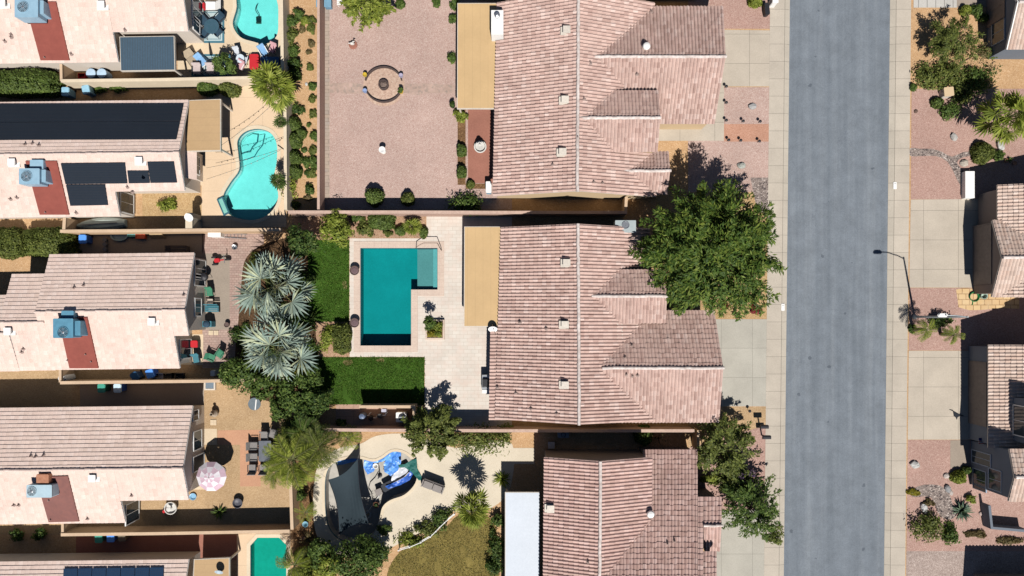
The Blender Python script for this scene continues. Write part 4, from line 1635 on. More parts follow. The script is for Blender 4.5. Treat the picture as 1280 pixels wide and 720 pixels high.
def pool_step(t, px, z, m, depth, edge=None):
    """raised floor area inside the pool"""
    mb = MB()
    pts = [W(*p) for p in px]
    mb.prism([(p.x, p.y) for p in pts], -depth + .01, z)
    o = mb.build('step', m, t)
    if edge:
        mb = MB()
        e = [W(*p) for p in edge]
        mb.ribbon([(p.x, p.y) for p in e], .07, z - .02, z + .008)
        mb.build('step_tile', M_TILE, o)
    return o


p1 = swimming_pool('freeform turquoise pool at the top left', POOL_TOP, .95, M_PLASTER, M_WATER_T, M_COPING2, deep=M_DEEP_T)
p2 = swimming_pool('kidney shaped turquoise pool with curved entry steps', POOL_KID, .85, M_PLASTER, M_WATER_T, M_COPING2, deep=M_DEEP_T)
pool_step(p2, [(298.5, 190), (302, 188), (309, 187), (312, 181), (318, 175), (319, 166), (312, 165), (305, 169), (299, 177)], -.63, M_PLASTER, .85, [(298.5, 190), (302, 188), (309, 187), (312, 181), (318, 175), (319, 166)])
pool_step(p2, [(299, 198), (306, 196), (314, 193), (318, 186), (324, 179), (327, 164.5), (319.5, 166), (318.5, 175.5), (312.5, 181.5), (309.5, 187.5), (302, 188.6), (299, 190.6)], -.74, M_PLASTER, .85, [(299, 198), (306, 196), (314, 193), (318, 186), (324, 179), (327, 165)])
# little spa ledge cut into the kidney pool's south west edge
spa = thing('pool_ledge', 'small green raised ledge on the corner of the kidney pool', 'ledge', W(280, 260))
q = [W(*p) for p in ((273, 250), (279, 247), (287, 266), (281, 269))]
mb = MB()
mb.prism([(p.x, p.y) for p in q], .0, .16)
mb.build('ledge', mat('ledge_plaster', (.22, .50, .42), (.18, .44, .38), 5, .5), spa)
mb = MB()
mb.ribbon([(p.x, p.y) for p in q], .1, .01, .2, True, 0)
mb.build('rim', M_TILE, spa)
p3 = swimming_pool('dark teal rectangular pool with a sun shelf', POOL_L, 1.25, M_PLASTER_D, M_WATER_D, M_COPING, cw=.55, deep=M_DEEP_D)
mb = MB()
a, b = W(521, 311, 0), W(546.6, 360.5, 0)
mb.box(((a.x + b.x) / 2, (a.y + b.y) / 2, -.80), (b.x - a.x, a.y - b.y, .84))
o = mb.build('sun_shelf', mat('shelf_plaster', (.27, .34, .33), (.23, .30, .29), 8, .8), p3)
mb = MB()
a, b = W(541, 311, 0), W(546.7, 360.5, 0)
mb.box(((a.x + b.x) / 2, (a.y + b.y) / 2, -.31), (b.x - a.x, a.y - b.y, .12))
mb.build('step', mat('step_plaster', (.36, .50, .49), None, 8, .8), o)
mb = MB()
a, b, c_, d_ = W(520, 311, 0), W(531, 305, 0), W(548, 305, 0), W(552, 313, 0)
mb.path([(a.x, a.y, .0), (a.x + .15, a.y + .1, .75), (b.x, b.y, .85), (c_.x, c_.y, .85), (d_.x, d_.y, .5), (d_.x, d_.y, 0)], .03, 8)
mb.build('handrail', mat('handrail_metal', (.12, .08, .06), None, 5, .4, .5, .6), p3)
p4 = swimming_pool('green pool with clipped corners at the bottom left', POOL_GRN, .9, M_PLASTER_G, M_WATER_G, M_COPING2)
p5 = swimming_pool('drained grey kidney pool littered with blue tarps', POOL_DRY, 1.25, mat('bare_plaster', (.46, .43, .38), (.38, .36, .32), 2, .9, stain=.2), None, M_COPING2, cw=.22)


# cleaner and drain in the top pool
def pool_cleaner():
    t = thing('pool_cleaner', '', 'pool cleaner', ZERO)
    mb = MB()
    mb.box((0, 0, .16), (.42, .34, .2), 0, .8, .08)
    mb.build('body', M_DARK, t, local=True)
    for s in (-1, 1):
        MB().tube((-.2, s * .2, .1), (.2, s * .2, .1), .1, .1, 10).build('wheel', MATS['handrail_metal'], t, local=True)
    pts = [(.1 * math.sin(i * .9) - .05 * i * .3, .15 * i, .25 + .02 * i) for i in range(9)]
    MB().path(pts, .03, 6).build('hose', M_DARK, t, local=True)
    return t


place('cleaner', pool_cleaner, W(324, 26, -.94), 'dark robot cleaner on the floor of the top left pool')

# ================================================================ walls and fences
WN = [0]


def block_wall(label, px, h=1.75, th=.2, m=None, capm=None, name='block_wall', cat='wall', closed=False):
    WN[0] += 1
    h = h + WN[0] * .006
    pts = [W(p[0], p[1], h) for p in px]
    c = sum((v for v in pts), ZERO) / len(pts)
    t = thing(name, label, cat, (c.x, c.y, 0))
    P = [(v.x, v.y) for v in pts]
    mb = MB()
    mb.ribbon(P, th, -.02, h - .06, closed)
    mb.build('wall', m or M_BLOCK, t)
    mb = MB()
    mb.ribbon(P, th + .05, h - .06, h, closed)
    mb.build('wall_cap', capm or M_CAPM, t)
    return t


block_wall('pale block wall between the blue patio yard and the solar mat house', [(76, 101), (200, 99.5), (316, 97)], m=M_BLOCKP, capm=M_BLOCKP, th=.2)
block_wall('pale block wall beside the top left pool', [(351, -60), (353, 97)], 1.7, m=M_BLOCKP, capm=M_BLOCKP)
block_wall('pale block wall along the clipped round shrubs', [(356, 120), (357, 262)], 1.7, m=M_BLOCKP, capm=M_BLOCKP)
block_wall('long tan block wall above the stepped roof house', [(75, 289), (160, 288.5), (250, 287.5), (352, 287)])
block_wall('tan cross wall beside the upturned grey boat', [(80.5, 272), (79.5, 288)], 1.7)
block_wall('short white cross wall beside the kidney pool patio', [(236, 266), (236, 286)], 1.7, .5, m=M_BLOCKP, capm=M_BLOCKP)
block_wall('tan block wall with recycling bins standing below it', [(75, 478.5), (255, 476.5), (330, 475)])
block_wall('tan block wall above the solar panel house', [(76, 668.5), (200, 667), (362, 664)])
block_wall('narrow tan wall between the gravel yard and the drained pool', [(363, 600), (365, 662)], 1.6)
block_wall('pinkish wall between the dirt planting strip and the round fire pit yard', [(398, -60), (398, 262)], 1.6, .16, m=mat('mauve_wall', C(196, 164, 148), C(182, 152, 136), 8), capm=mat('mauve_cap', C(212, 184, 166), C(196, 166, 150), 8))
block_wall('long pinkish wall between the fire pit yard and the teal pool yard', [(360, 265), (500, 265), (640, 265.5), (784, 265.5)], 1.75, .2, m=mat('mauve_wall', (.3, .2, .2)), capm=mat('mauve_cap', (.3, .2, .2)))
block_wall('long wall between the lower lawn and the drained pool yard', [(362, 537), (500, 538), (640, 538.5), (868, 538.5)], 1.75, .2, m=MATS['mauve_wall'], capm=MATS['mauve_cap'])
block_wall('low stucco wall screening the pool equipment', [(449, 508.5), (517.5, 508.5), (517.5, 536)], 1.5, .18, m=M_BLOCK)
block_wall('short return wall by the flower planter and drive', [(782, 266), (783, 246)], 1.7, .18)
block_wall('square white pillar wall beside the east driveway', [(1212.5, 214), (1212.5, 247.5)], .45, .72, m=M_WHITE, capm=M_WHITE)
block_wall('short wall between the rear garden of the brown house and its neighbour', [(873, 538), (873, 563)], 1.6, .15)
block_wall('short tan cross wall beside the green clipped hedge', [(76, 80), (76.5, 101)], 1.6, .16)
block_wall('short tan gate wall beside the white propane dish', [(75, 461), (75, 478)], 1.6, .16)
block_wall('short tan gate wall above the two dark front bushes', [(78, 652), (78, 668)], 1.6, .16)


# ================================================================ roof equipment
M_AC = mat('blue_grey_ac', (.27, .42, .52), (.24, .38, .48), 4, .45, .4, stain=.1)
M_ACD = mat('darker_ac', (.12, .22, .30), (.10, .19, .26), 4, .45, .4)
M_RUST = mat('rusty_metal', (.42, .20, .12), (.32, .14, .08), 5, .7)


def ac_unit(h, px, py, w, d, hh, label, fan=(0, 0), duct=None, m=None, fanr=.4, dm=None):
    p, n = h.at(px, py)
    base = Vector((p.x, p.y, p.z))
    t = thing('air_conditioner', label, 'air conditioner', base)
    mb = MB()
    mb.box((0, 0, hh / 2 + .12), (w, d, hh), 0, 1, .05)
    mb.box((0, 0, hh + .135), (w * 1.02, d * 1.02, .03), 0, 1, .05)
    mb.build('cabinet', m or M_AC, t, local=True)
    mb = MB()
    mb.box((0, 0, -.14), (w * .92, d * .92, .5))
    mb.build('curb', M_DARK, t, local=True)
    mb = MB()
    zt = hh + .15
    fx, fy = fan
    mb.lathe([(fanr * 1.12, 0), (fanr * 1.12, .05), (fanr, .05), (fanr, .012)], (fx, fy, zt), 20, False)
    for r in (.8, .55, .3):
        mb.lathe([(fanr * r, .045), (fanr * r + .015, .05), (fanr * r + .03, .045)], (fx, fy, zt), 20, False)
    for k in range(8):
        a = k * math.pi / 4
        mb.tube((fx, fy, zt + .045), (fx + fanr * math.cos(a), fy + fanr * math.sin(a), zt + .045), .008, .008, 4)
    g = mb.build('fan_guard', m or M_AC, t, local=True)
    mb = MB()
    for k in range(5):
        a = k * 1.2566
        c, s_ = math.cos(a), math.sin(a)
        mb.slabq([(fx + c * .05, fy + s_ * .05, zt + .01), (fx + math.cos(a - .1) * fanr * .95, fy + math.sin(a - .1) * fanr * .95, zt + .014),
                  (fx + math.cos(a + .55) * fanr * .95, fy + math.sin(a + .55) * fanr * .95, zt + .03), (fx + math.cos(a + .6) * .1, fy + math.sin(a + .6) * .1, zt + .02)], .006)
    mb.lathe([(.12, 0), (.12, .05), (.05, .07)], (fx, fy, zt), 12)
    mb.build('fan', M_STEEL, g, local=True)
    mb = MB()
    mb.lathe([(fanr, 0), (fanr, .006)], (fx, fy, zt), 20)
    mb.build('fan_well', M_DARK, t, local=True)
    if duct:
        for dx, dy, dw, dd, dh in duct:
            mb = MB()
            mb.box((dx, dy, dh / 2), (dw, dd, dh), 0, .94, .05)
            mb.build('duct', dm or m or M_AC, t, local=True)
    return t


ac_unit(H1, 46, 17, 1.75, 1.55, 1.0, 'blue grey air conditioner on the red roof strip at the top left', (-.25, -.0), [(.2, 1.25, 1.3, .8, .9), (.98, .1, .35, 1.1, .9)])
ac_unit(H2, 49, 224, 1.55, 1.2, .95, 'blue grey air conditioner with duct beside the black solar mats', (-.2, 0), [(.35, .98, 1.1, .75, .8), (.9, .1, .4, 1.0, .85)])
ac_unit(H3, 91, 410, 1.5, 1.45, 1.0, 'teal blue air conditioner on the roof of the stepped roof house', (0, -.3), [(.1, 1.05, 1.0, .6, .8), (.95, 0, .45, 1.2, .9)], m=mat('teal_ac', (.10, .26, .36), (.085, .22, .31), 4, .45, .4))
ac_unit(H4, 60, 610, 1.9, .95, .85, 'pale air conditioner with a rusty brown duct behind it', (-.55, 0), [(.15, .9, 1.0, .75, .85)], m=mat('pale_ac', (.40, .52, .58), (.36, .48, .54), 4, .45, .4), fanr=.34, dm=M_RUST)
# unit on a platform in the alley corner of the middle house
p = W(782, 283, 3.6)
t = thing('air_conditioner', 'pale blue grey air conditioner at the top edge of the middle house roof', 'air conditioner', (p.x, p.y, 0))
p.z = 0
mb = MB()
mb.box((0, 0, 3.2), (1.62, .95, .8), 0, 1, .03)
mb.build('cabinet', mat('alley_ac', (.36, .40, .40), (.32, .37, .37), 4, .5, .4), t, local=True)
mb = MB()
mb.lathe([(.3, 0), (.3, .06), (.26, .06), (.26, .01), (.02, .01)], (.0, .1, 3.6), 18, False)
g = mb.build('fan_guard', M_STEEL, t, local=True)
MB().lathe([(.25, .0), (.25, .008)], (.0, .1, 3.6), 18).build('fan_well', M_DARK, t, local=True)
for sx in (-.7, .7):
    MB().tube((sx, .3, 0), (sx, .3, 2.8), .05, .05, 6).build('leg', M_STEEL, t, local=True)
    MB().tube((sx, -.3, 0), (sx, -.3, 2.8), .05, .05, 6).build('leg', M_STEEL, t, local=True)
# chimney box on the upper tan patio cover
p = W(622, 36, 2.6)
t = thing('chimney', 'white chimney box with a round flue rising through the tan patio cover', 'chimney', (p.x, p.y, 0))
MB().box((0, 0, 1.9), (.95, 1.9, 3.8), 0, 1, .02).build('stack', M_WHITE, t, local=True)
mb = MB()
mb.lathe([(.16, 3.8), (.16, 4.05), (.22, 4.05), (.22, 4.12), (.05, 4.2)], (0, .45, 0), 14)
mb.build('flue', M_STEEL, t, local=True)
# dish on the corner of the middle tan patio cover
p = W(616, 404, 2.9)
t = thing('satellite_dish', 'pale satellite dish on the corner of the golden tan patio cover', 'satellite dish', (p.x, p.y, 2.51))
mb = MB(Matrix.Rotation(.9, 4, 'X') @ Matrix.Translation((0, 0, .5)))
mb.lathe([(.02, 0), (.2, .03), (.36, .12), (.37, .12), (.2, .01), (.02, -.02)], (0, 0, 0), 16, False)
mb.build('dish', M_WHITE, t, local=True)
MB().tube((0, 0, 0), (0, -.3, .4), .03, .03, 6).build('mast', M_DARK, t, local=True)
MB().tube((0, -.35, .35), (.25, -.9, .75), .02, .02, 6).build('arm', M_DARK, t, local=True)


# ================================================================ trees and palms
tree(889, 314, 4.6, 5.65, 3.4, LEAF_BIG, 'large dark green street tree shading the gap between two terracotta roofs', nc=330, per=85, leafsize=.19, seed=5, low=-.25, lumps=.11, asp=.28, spray=.30)
tree(458, 6, 1.7, 1.85, 1.4, LEAF_LIME, 'lime green tree at the top edge of the fire pit yard', nc=70, per=40, leafsize=.16, seed=8, asp=.35, spray=.45)
tree(540, 540, 2.0, 2.2, 1.7, LEAF_OLIVE, 'rounded green tree overhanging the wall beside the drained pool', nc=90, per=55, leafsize=.14, seed=9, asp=.4, spray=.36)
tree(906, 560, 2.4, 2.7, 2.0, LEAF_OLIVE, 'yellow olive tree in front of the brown tiled house', nc=90, per=46, leafsize=.15, seed=12, asp=.35, spray=.4)
tree(884, 562, 1.5, .85, 1.0, LEAF_YELLOW, 'small yellow flowering tree beside the brown roof corner', nc=16, per=50, leafsize=.1, seed=13, name='flowering_tree')
tree(938, 634, 2.3, 2.5, 2.0, LEAF_MID, 'green tree reaching from the lower driveway over the pavement', nc=90, per=46, leafsize=.15, seed=14, asp=.35, spray=.42)
tree(934, 596, 1.8, .9, 1.0, LEAF_PURPLE, 'small purple leaved tree beside the lower pavement', nc=18, per=50, leafsize=.1, seed=15, name='flowering_tree')
tree(966, 668, 2.2, 1.0, 1.3, LEAF_OLIVE, 'thin olive tree leaning over the lower west pavement', nc=18, per=36, leafsize=.11, seed=16)
tree(1197, 50, 2.0, 1.9, 1.4, LEAF_OLIVE, 'feathery olive tree in the upper right dirt yard', nc=70, per=40, leafsize=.17, seed=17, asp=.22, spray=.5)
tree(1223, 66, 1.8, 1.1, 1.1, LEAF_DRY, 'sparse half bare tree beside the blue grey corner house', nc=18, per=18, leafsize=.11, seed=18, asp=.3)
tree(372, 487, 2.0, 1.8, 1.7, LEAF_MID, 'leafy green tree with yellow blossom below the silver palms', nc=40, per=70, leafsize=.13, seed=20)
tree(301, 466, 1.8, 1.75, 1.5, LEAF_MID, 'green citrus tree at the left of the lower silver palm', nc=42, per=75, leafsize=.13, seed=21)
tree(330, 482, 1.5, 1.2, 1.3, LEAF_MID, 'green citrus tree directly under the lower silver palm', nc=28, per=70, leafsize=.13, seed=22)
tree(377, 462, 1.6, .8, .9, LEAF_YELLOW, 'bush tree with yellow blossom beside the lower silver palm', nc=14, per=40, leafsize=.1, seed=23, name='flowering_tree')
tree(376, 302, 2.2, 1.4, 1.6, LEAF_DARK, 'dark narrow tree above the upper silver palm', nc=34, per=70, leafsize=.12, seed=24)
tree(382, 515, 1.6, 1.2, 1.3, LEAF_DARK, 'dark tree at the corner of the lower green lawn', nc=28, per=60, leafsize=.12, seed=25)
tree(421, 286, 1.4, 1.55, 1.1, LEAF_LIME, 'bright lime tree in the bed above the small lawn', nc=40, per=65, leafsize=.13, seed=26)
tree(281, 82, 1.3, 1.05, 1.0, LEAF_MID, 'small round citrus tree beside the white patio table', nc=26, per=70, leafsize=.11, seed=27)
tree(447, 702, 1.9, 2.3, 1.7, LEAF_MID, 'wide green tree below the dark shade sail', nc=62, per=75, leafsize=.12, seed=28)
tree(412, 705, 1.5, 1.3, 1.3, LEAF_LIME, 'light green tree left of the shade sail at the bottom', nc=30, per=60, leafsize=.12, seed=29)
tree(824, 550, 1.2, 1.15, .8, LEAF_DRY, 'leafless twiggy tree in the shaded alley above the brown roof', nc=26, per=3, leafsize=.07, seed=30, name='bare_tree', low=-.2)

tree(398, 500, 1.8, 1.3, 1.4, LEAF_DARK, 'dark tree overlapping the left end of the lower lawn', nc=34, per=60, leafsize=.12, seed=31)
tree(350, 512, 1.6, 1.1, 1.2, LEAF_MID, 'green bushy tree above the narrow wall end', nc=28, per=60, leafsize=.12, seed=32)
tree(390, 470, 1.5, 1.0, 1.2, LEAF_MID, 'green bushy tree touching the corner of the lower lawn', nc=26, per=60, leafsize=.12, seed=33)
tree(372, 540, 1.5, 1.5, 1.2, LEAF_OLIVE, 'olive tree among the feather palms', nc=34, per=60, leafsize=.12, seed=34)
tree(400, 690, 1.5, 1.3, 1.2, LEAF_MID, 'green bushy tree at the lower left of the shade sail', nc=30, per=60, leafsize=.12, seed=35)
tree(470, 690, 1.4, 1.2, 1.2, LEAF_DARK, 'dark bushy tree at the lower tip of the shade sail deck', nc=28, per=60, leafsize=.12, seed=36)
tree(385, 715, 1.5, 1.3, 1.2, LEAF_LIME, 'lime bushy tree at the bottom edge beside the green pool', nc=30, per=60, leafsize=.12, seed=37)
tree(922, 600, 1.7, 1.5, 1.3, LEAF_OLIVE, 'olive bushy tree filling the gap beside the brown roof', nc=44, per=50, leafsize=.13, seed=38, spray=.4, asp=.35)

fan_palm(343, 357, 4.3, 3.85, LEAF_SILVER, 'upper of the two big silver blue fan palms', nf=17, fan=1.75, seed=3, nb=20, trunk_r=.24, el=(-.5, 1.45), bw=.055, fold=.26)
fan_palm(347, 436, 3.9, 3.75, LEAF_SILVER, 'lower of the two big silver blue fan palms', nf=16, fan=1.75, seed=41, nb=20, trunk_r=.24, el=(-.5, 1.45), bw=.055, fold=.26)
fan_palm(343, 109, 2.7, 2.25, LEAF_LIME, 'bright green fan palm between the two turquoise pools', nf=36, fan=1.05, seed=5, nb=16)
fan_palm(1258, 148, 2.9, 2.55, LEAF_LIME, 'bright green fan palm beside the juniper bushes on the east side', nf=38, fan=1.1, seed=6, nb=16)
fan_palm(590, 637, 2.9, 1.85, LEAF_LIME, 'green fan palm at the edge of the dry brown lawn', nf=30, fan=.95, seed=7, nb=14)
fan_palm(351, 152, 1.7, .8, LEAF_DARK, 'small dark palm at the upper right of the kidney pool', nf=18, fan=.5, seed=8, nb=10, trunk_r=.09)
fan_palm(348, 226, 2.0, .95, LEAF_DARK, 'small dark palm shading the kidney pool on its right side', nf=20, fan=.6, seed=9, nb=10, trunk_r=.1)
fan_palm(515, 283, 1.2, 1.0, LEAF_LIME, 'low lime palm in the bed above the teal pool', nf=22, fan=.6, seed=10, nb=12, trunk_r=.1)
feather_palm(366, 574, 3.0, 2.7, LEAF_LIME, 'tall yellow green feather palm beside the patio dining table', nf=34, seed=11)
feather_palm(398, 558, 2.6, 2.0, LEAF_OLIVE, 'olive feather palm leaning over the drained pool deck', nf=28, seed=12)
feather_palm(345, 590, 1.6, 1.3, LEAF_LIME, 'short feather palm at the lower end of the dining table', nf=22, seed=13)
feather_palm(380, 542, 2.4, 1.9, LEAF_MID, 'green feather palm behind the wall below the lower lawn', nf=26, seed=14)
feather_palm(435, 547, 1.0, 1.3, LEAF_LIME, 'low bright feather palm at the top rim of the drained pool deck', nf=18, seed=15)
feather_palm(383, 640, 1.6, 1.0, LEAF_LIME, 'small feather palm in the narrow strip left of the shade sail', nf=14, seed=16)
feather_palm(368, 706, 2.0, 1.6, LEAF_LIME, 'feather palm hanging over the green pool', nf=24, seed=17)
feather_palm(1158, 412, 1.9, 1.05, LEAF_LIME, 'small feather palm at the foot of the street lamp', nf=20, seed=18)
feather_palm(1192, 418, 1.7, .95, LEAF_LIME, 'small feather palm beside the dark house shadow', nf=18, seed=19)

# ================================================================ shrubs
clip = [(365, 154, .62, .95, 'topmost of the clipped round shrubs beside the kidney pool wall'), (366, 175, .68, 1.0, 'second clipped round shrub from the top beside the kidney pool wall'),
        (366, 197, .66, .95, 'third clipped round shrub from the top beside the kidney pool wall'), (366, 214, .64, .95, 'lowest of the clipped round shrubs beside the kidney pool wall')]
for x, y, r, h, l in clip:
    shrub(x, y, r, h, LEAF_CLIP, l, 'clipped', group='clipped shrubs beside the kidney pool wall')
G = 'wild bushes in the dirt planting strip'
for x, y, r, h, m, l in (
        (376, 166, .42, .7, LEAF_CLIP, 'small clipped round shrub standing alone in the dirt strip'),
        (362, 27, .62, .9, LEAF_MID, 'green bush at the pool wall near the top of the dirt strip'),
        (372, 19, .55, .8, LEAF_MID, 'dark leafy bush beside a yellow green one in the dirt strip'),
        (380, 23, .4, .5, LEAF_LIME, 'yellow green bush in the upper dirt strip'),
        (389, 24, .38, .5, LEAF_OLIVE, 'olive bush beside the mauve wall near its top'),
        (388, 35, .36, .45, LEAF_OLIVE, 'second olive bush beside the mauve wall'),
        (377, 35, .3, .3, LEAF_DRY, 'dry tan bush between the olive and green bushes'),
        (363, 45, .6, .9, LEAF_OLIVE, 'olive green bush against the pool wall'),
        (365, 63, .5, .8, LEAF_MID, 'mid green bush above the dark one at the pool wall'),
        (366, 78, .62, 1.0, LEAF_DARK, 'dark spreading bush above the lime fan palm'),
        (366, 92, .6, .9, LEAF_DARK, 'very dark bush touching the lime fan palm'),
        (388, 53, .28, .35, LEAF_DRY, 'faded tan green tuft by the mauve wall'),
        (385, 64, .2, .25, LEAF_DRY, 'small dry tuft in the middle of the dirt strip'),
        (387, 83, .3, .4, LEAF_OLIVE, 'small olive tuft below the dry tufts'),
        (390, 107, .36, .5, LEAF_MID, 'green tuft by the mauve wall level with the fan palm'),
        (391, 123, .36, .5, LEAF_OLIVE, 'olive tuft by the mauve wall just below the fan palm'),
        (372, 136, .5, .7, LEAF_DARK, 'dark green bush under the edge of the fan palm'),
        (391, 141, .33, .4, LEAF_OLIVE, 'olive tuft level with the topmost clipped shrub'),
        (386, 156, .18, .25, LEAF_MID, 'tiny round tuft right of the lone clipped shrub'),
        (392, 170, .38, .6, LEAF_MID, 'leafy green bush by the mauve wall level with the second clipped shrub'),
        (380, 187, .22, .3, LEAF_MID, 'tiny round bush in bare dirt'),
        (391, 186, .35, .45, LEAF_OLIVE, 'flat olive bush by the mauve wall'),
        (382, 202, .38, .55, LEAF_MID, 'left of a pair of touching green bushes in the lower dirt strip'),
        (391, 203, .42, .6, LEAF_MID, 'right of a pair of touching green bushes in the lower dirt strip'),
        (384, 216, .26, .35, LEAF_DARK, 'small dark bush below the touching pair'),
        (391, 216, .35, .4, LEAF_OLIVE, 'brownish olive bush below the touching pair'),
        (362, 232, .75, 1.1, LEAF_LIME, 'bright green bush at the lower end of the pool wall'),
        (386, 236, .45, .6, LEAF_DARK, 'dark bush with a long shadow in the lower dirt strip'),
        (385, 246, .3, .35, LEAF_DRY, 'dry reddish tuft at the lower end of the dirt strip'),
        (368, 256, .4, .6, LEAF_OLIVE, 'olive bush in the wall shade at the end of the dirt strip')):
    shrub(x, y, r, h, m, l, 'clipped' if 'clipped round shrub standing' in l else 'loose', group=G)

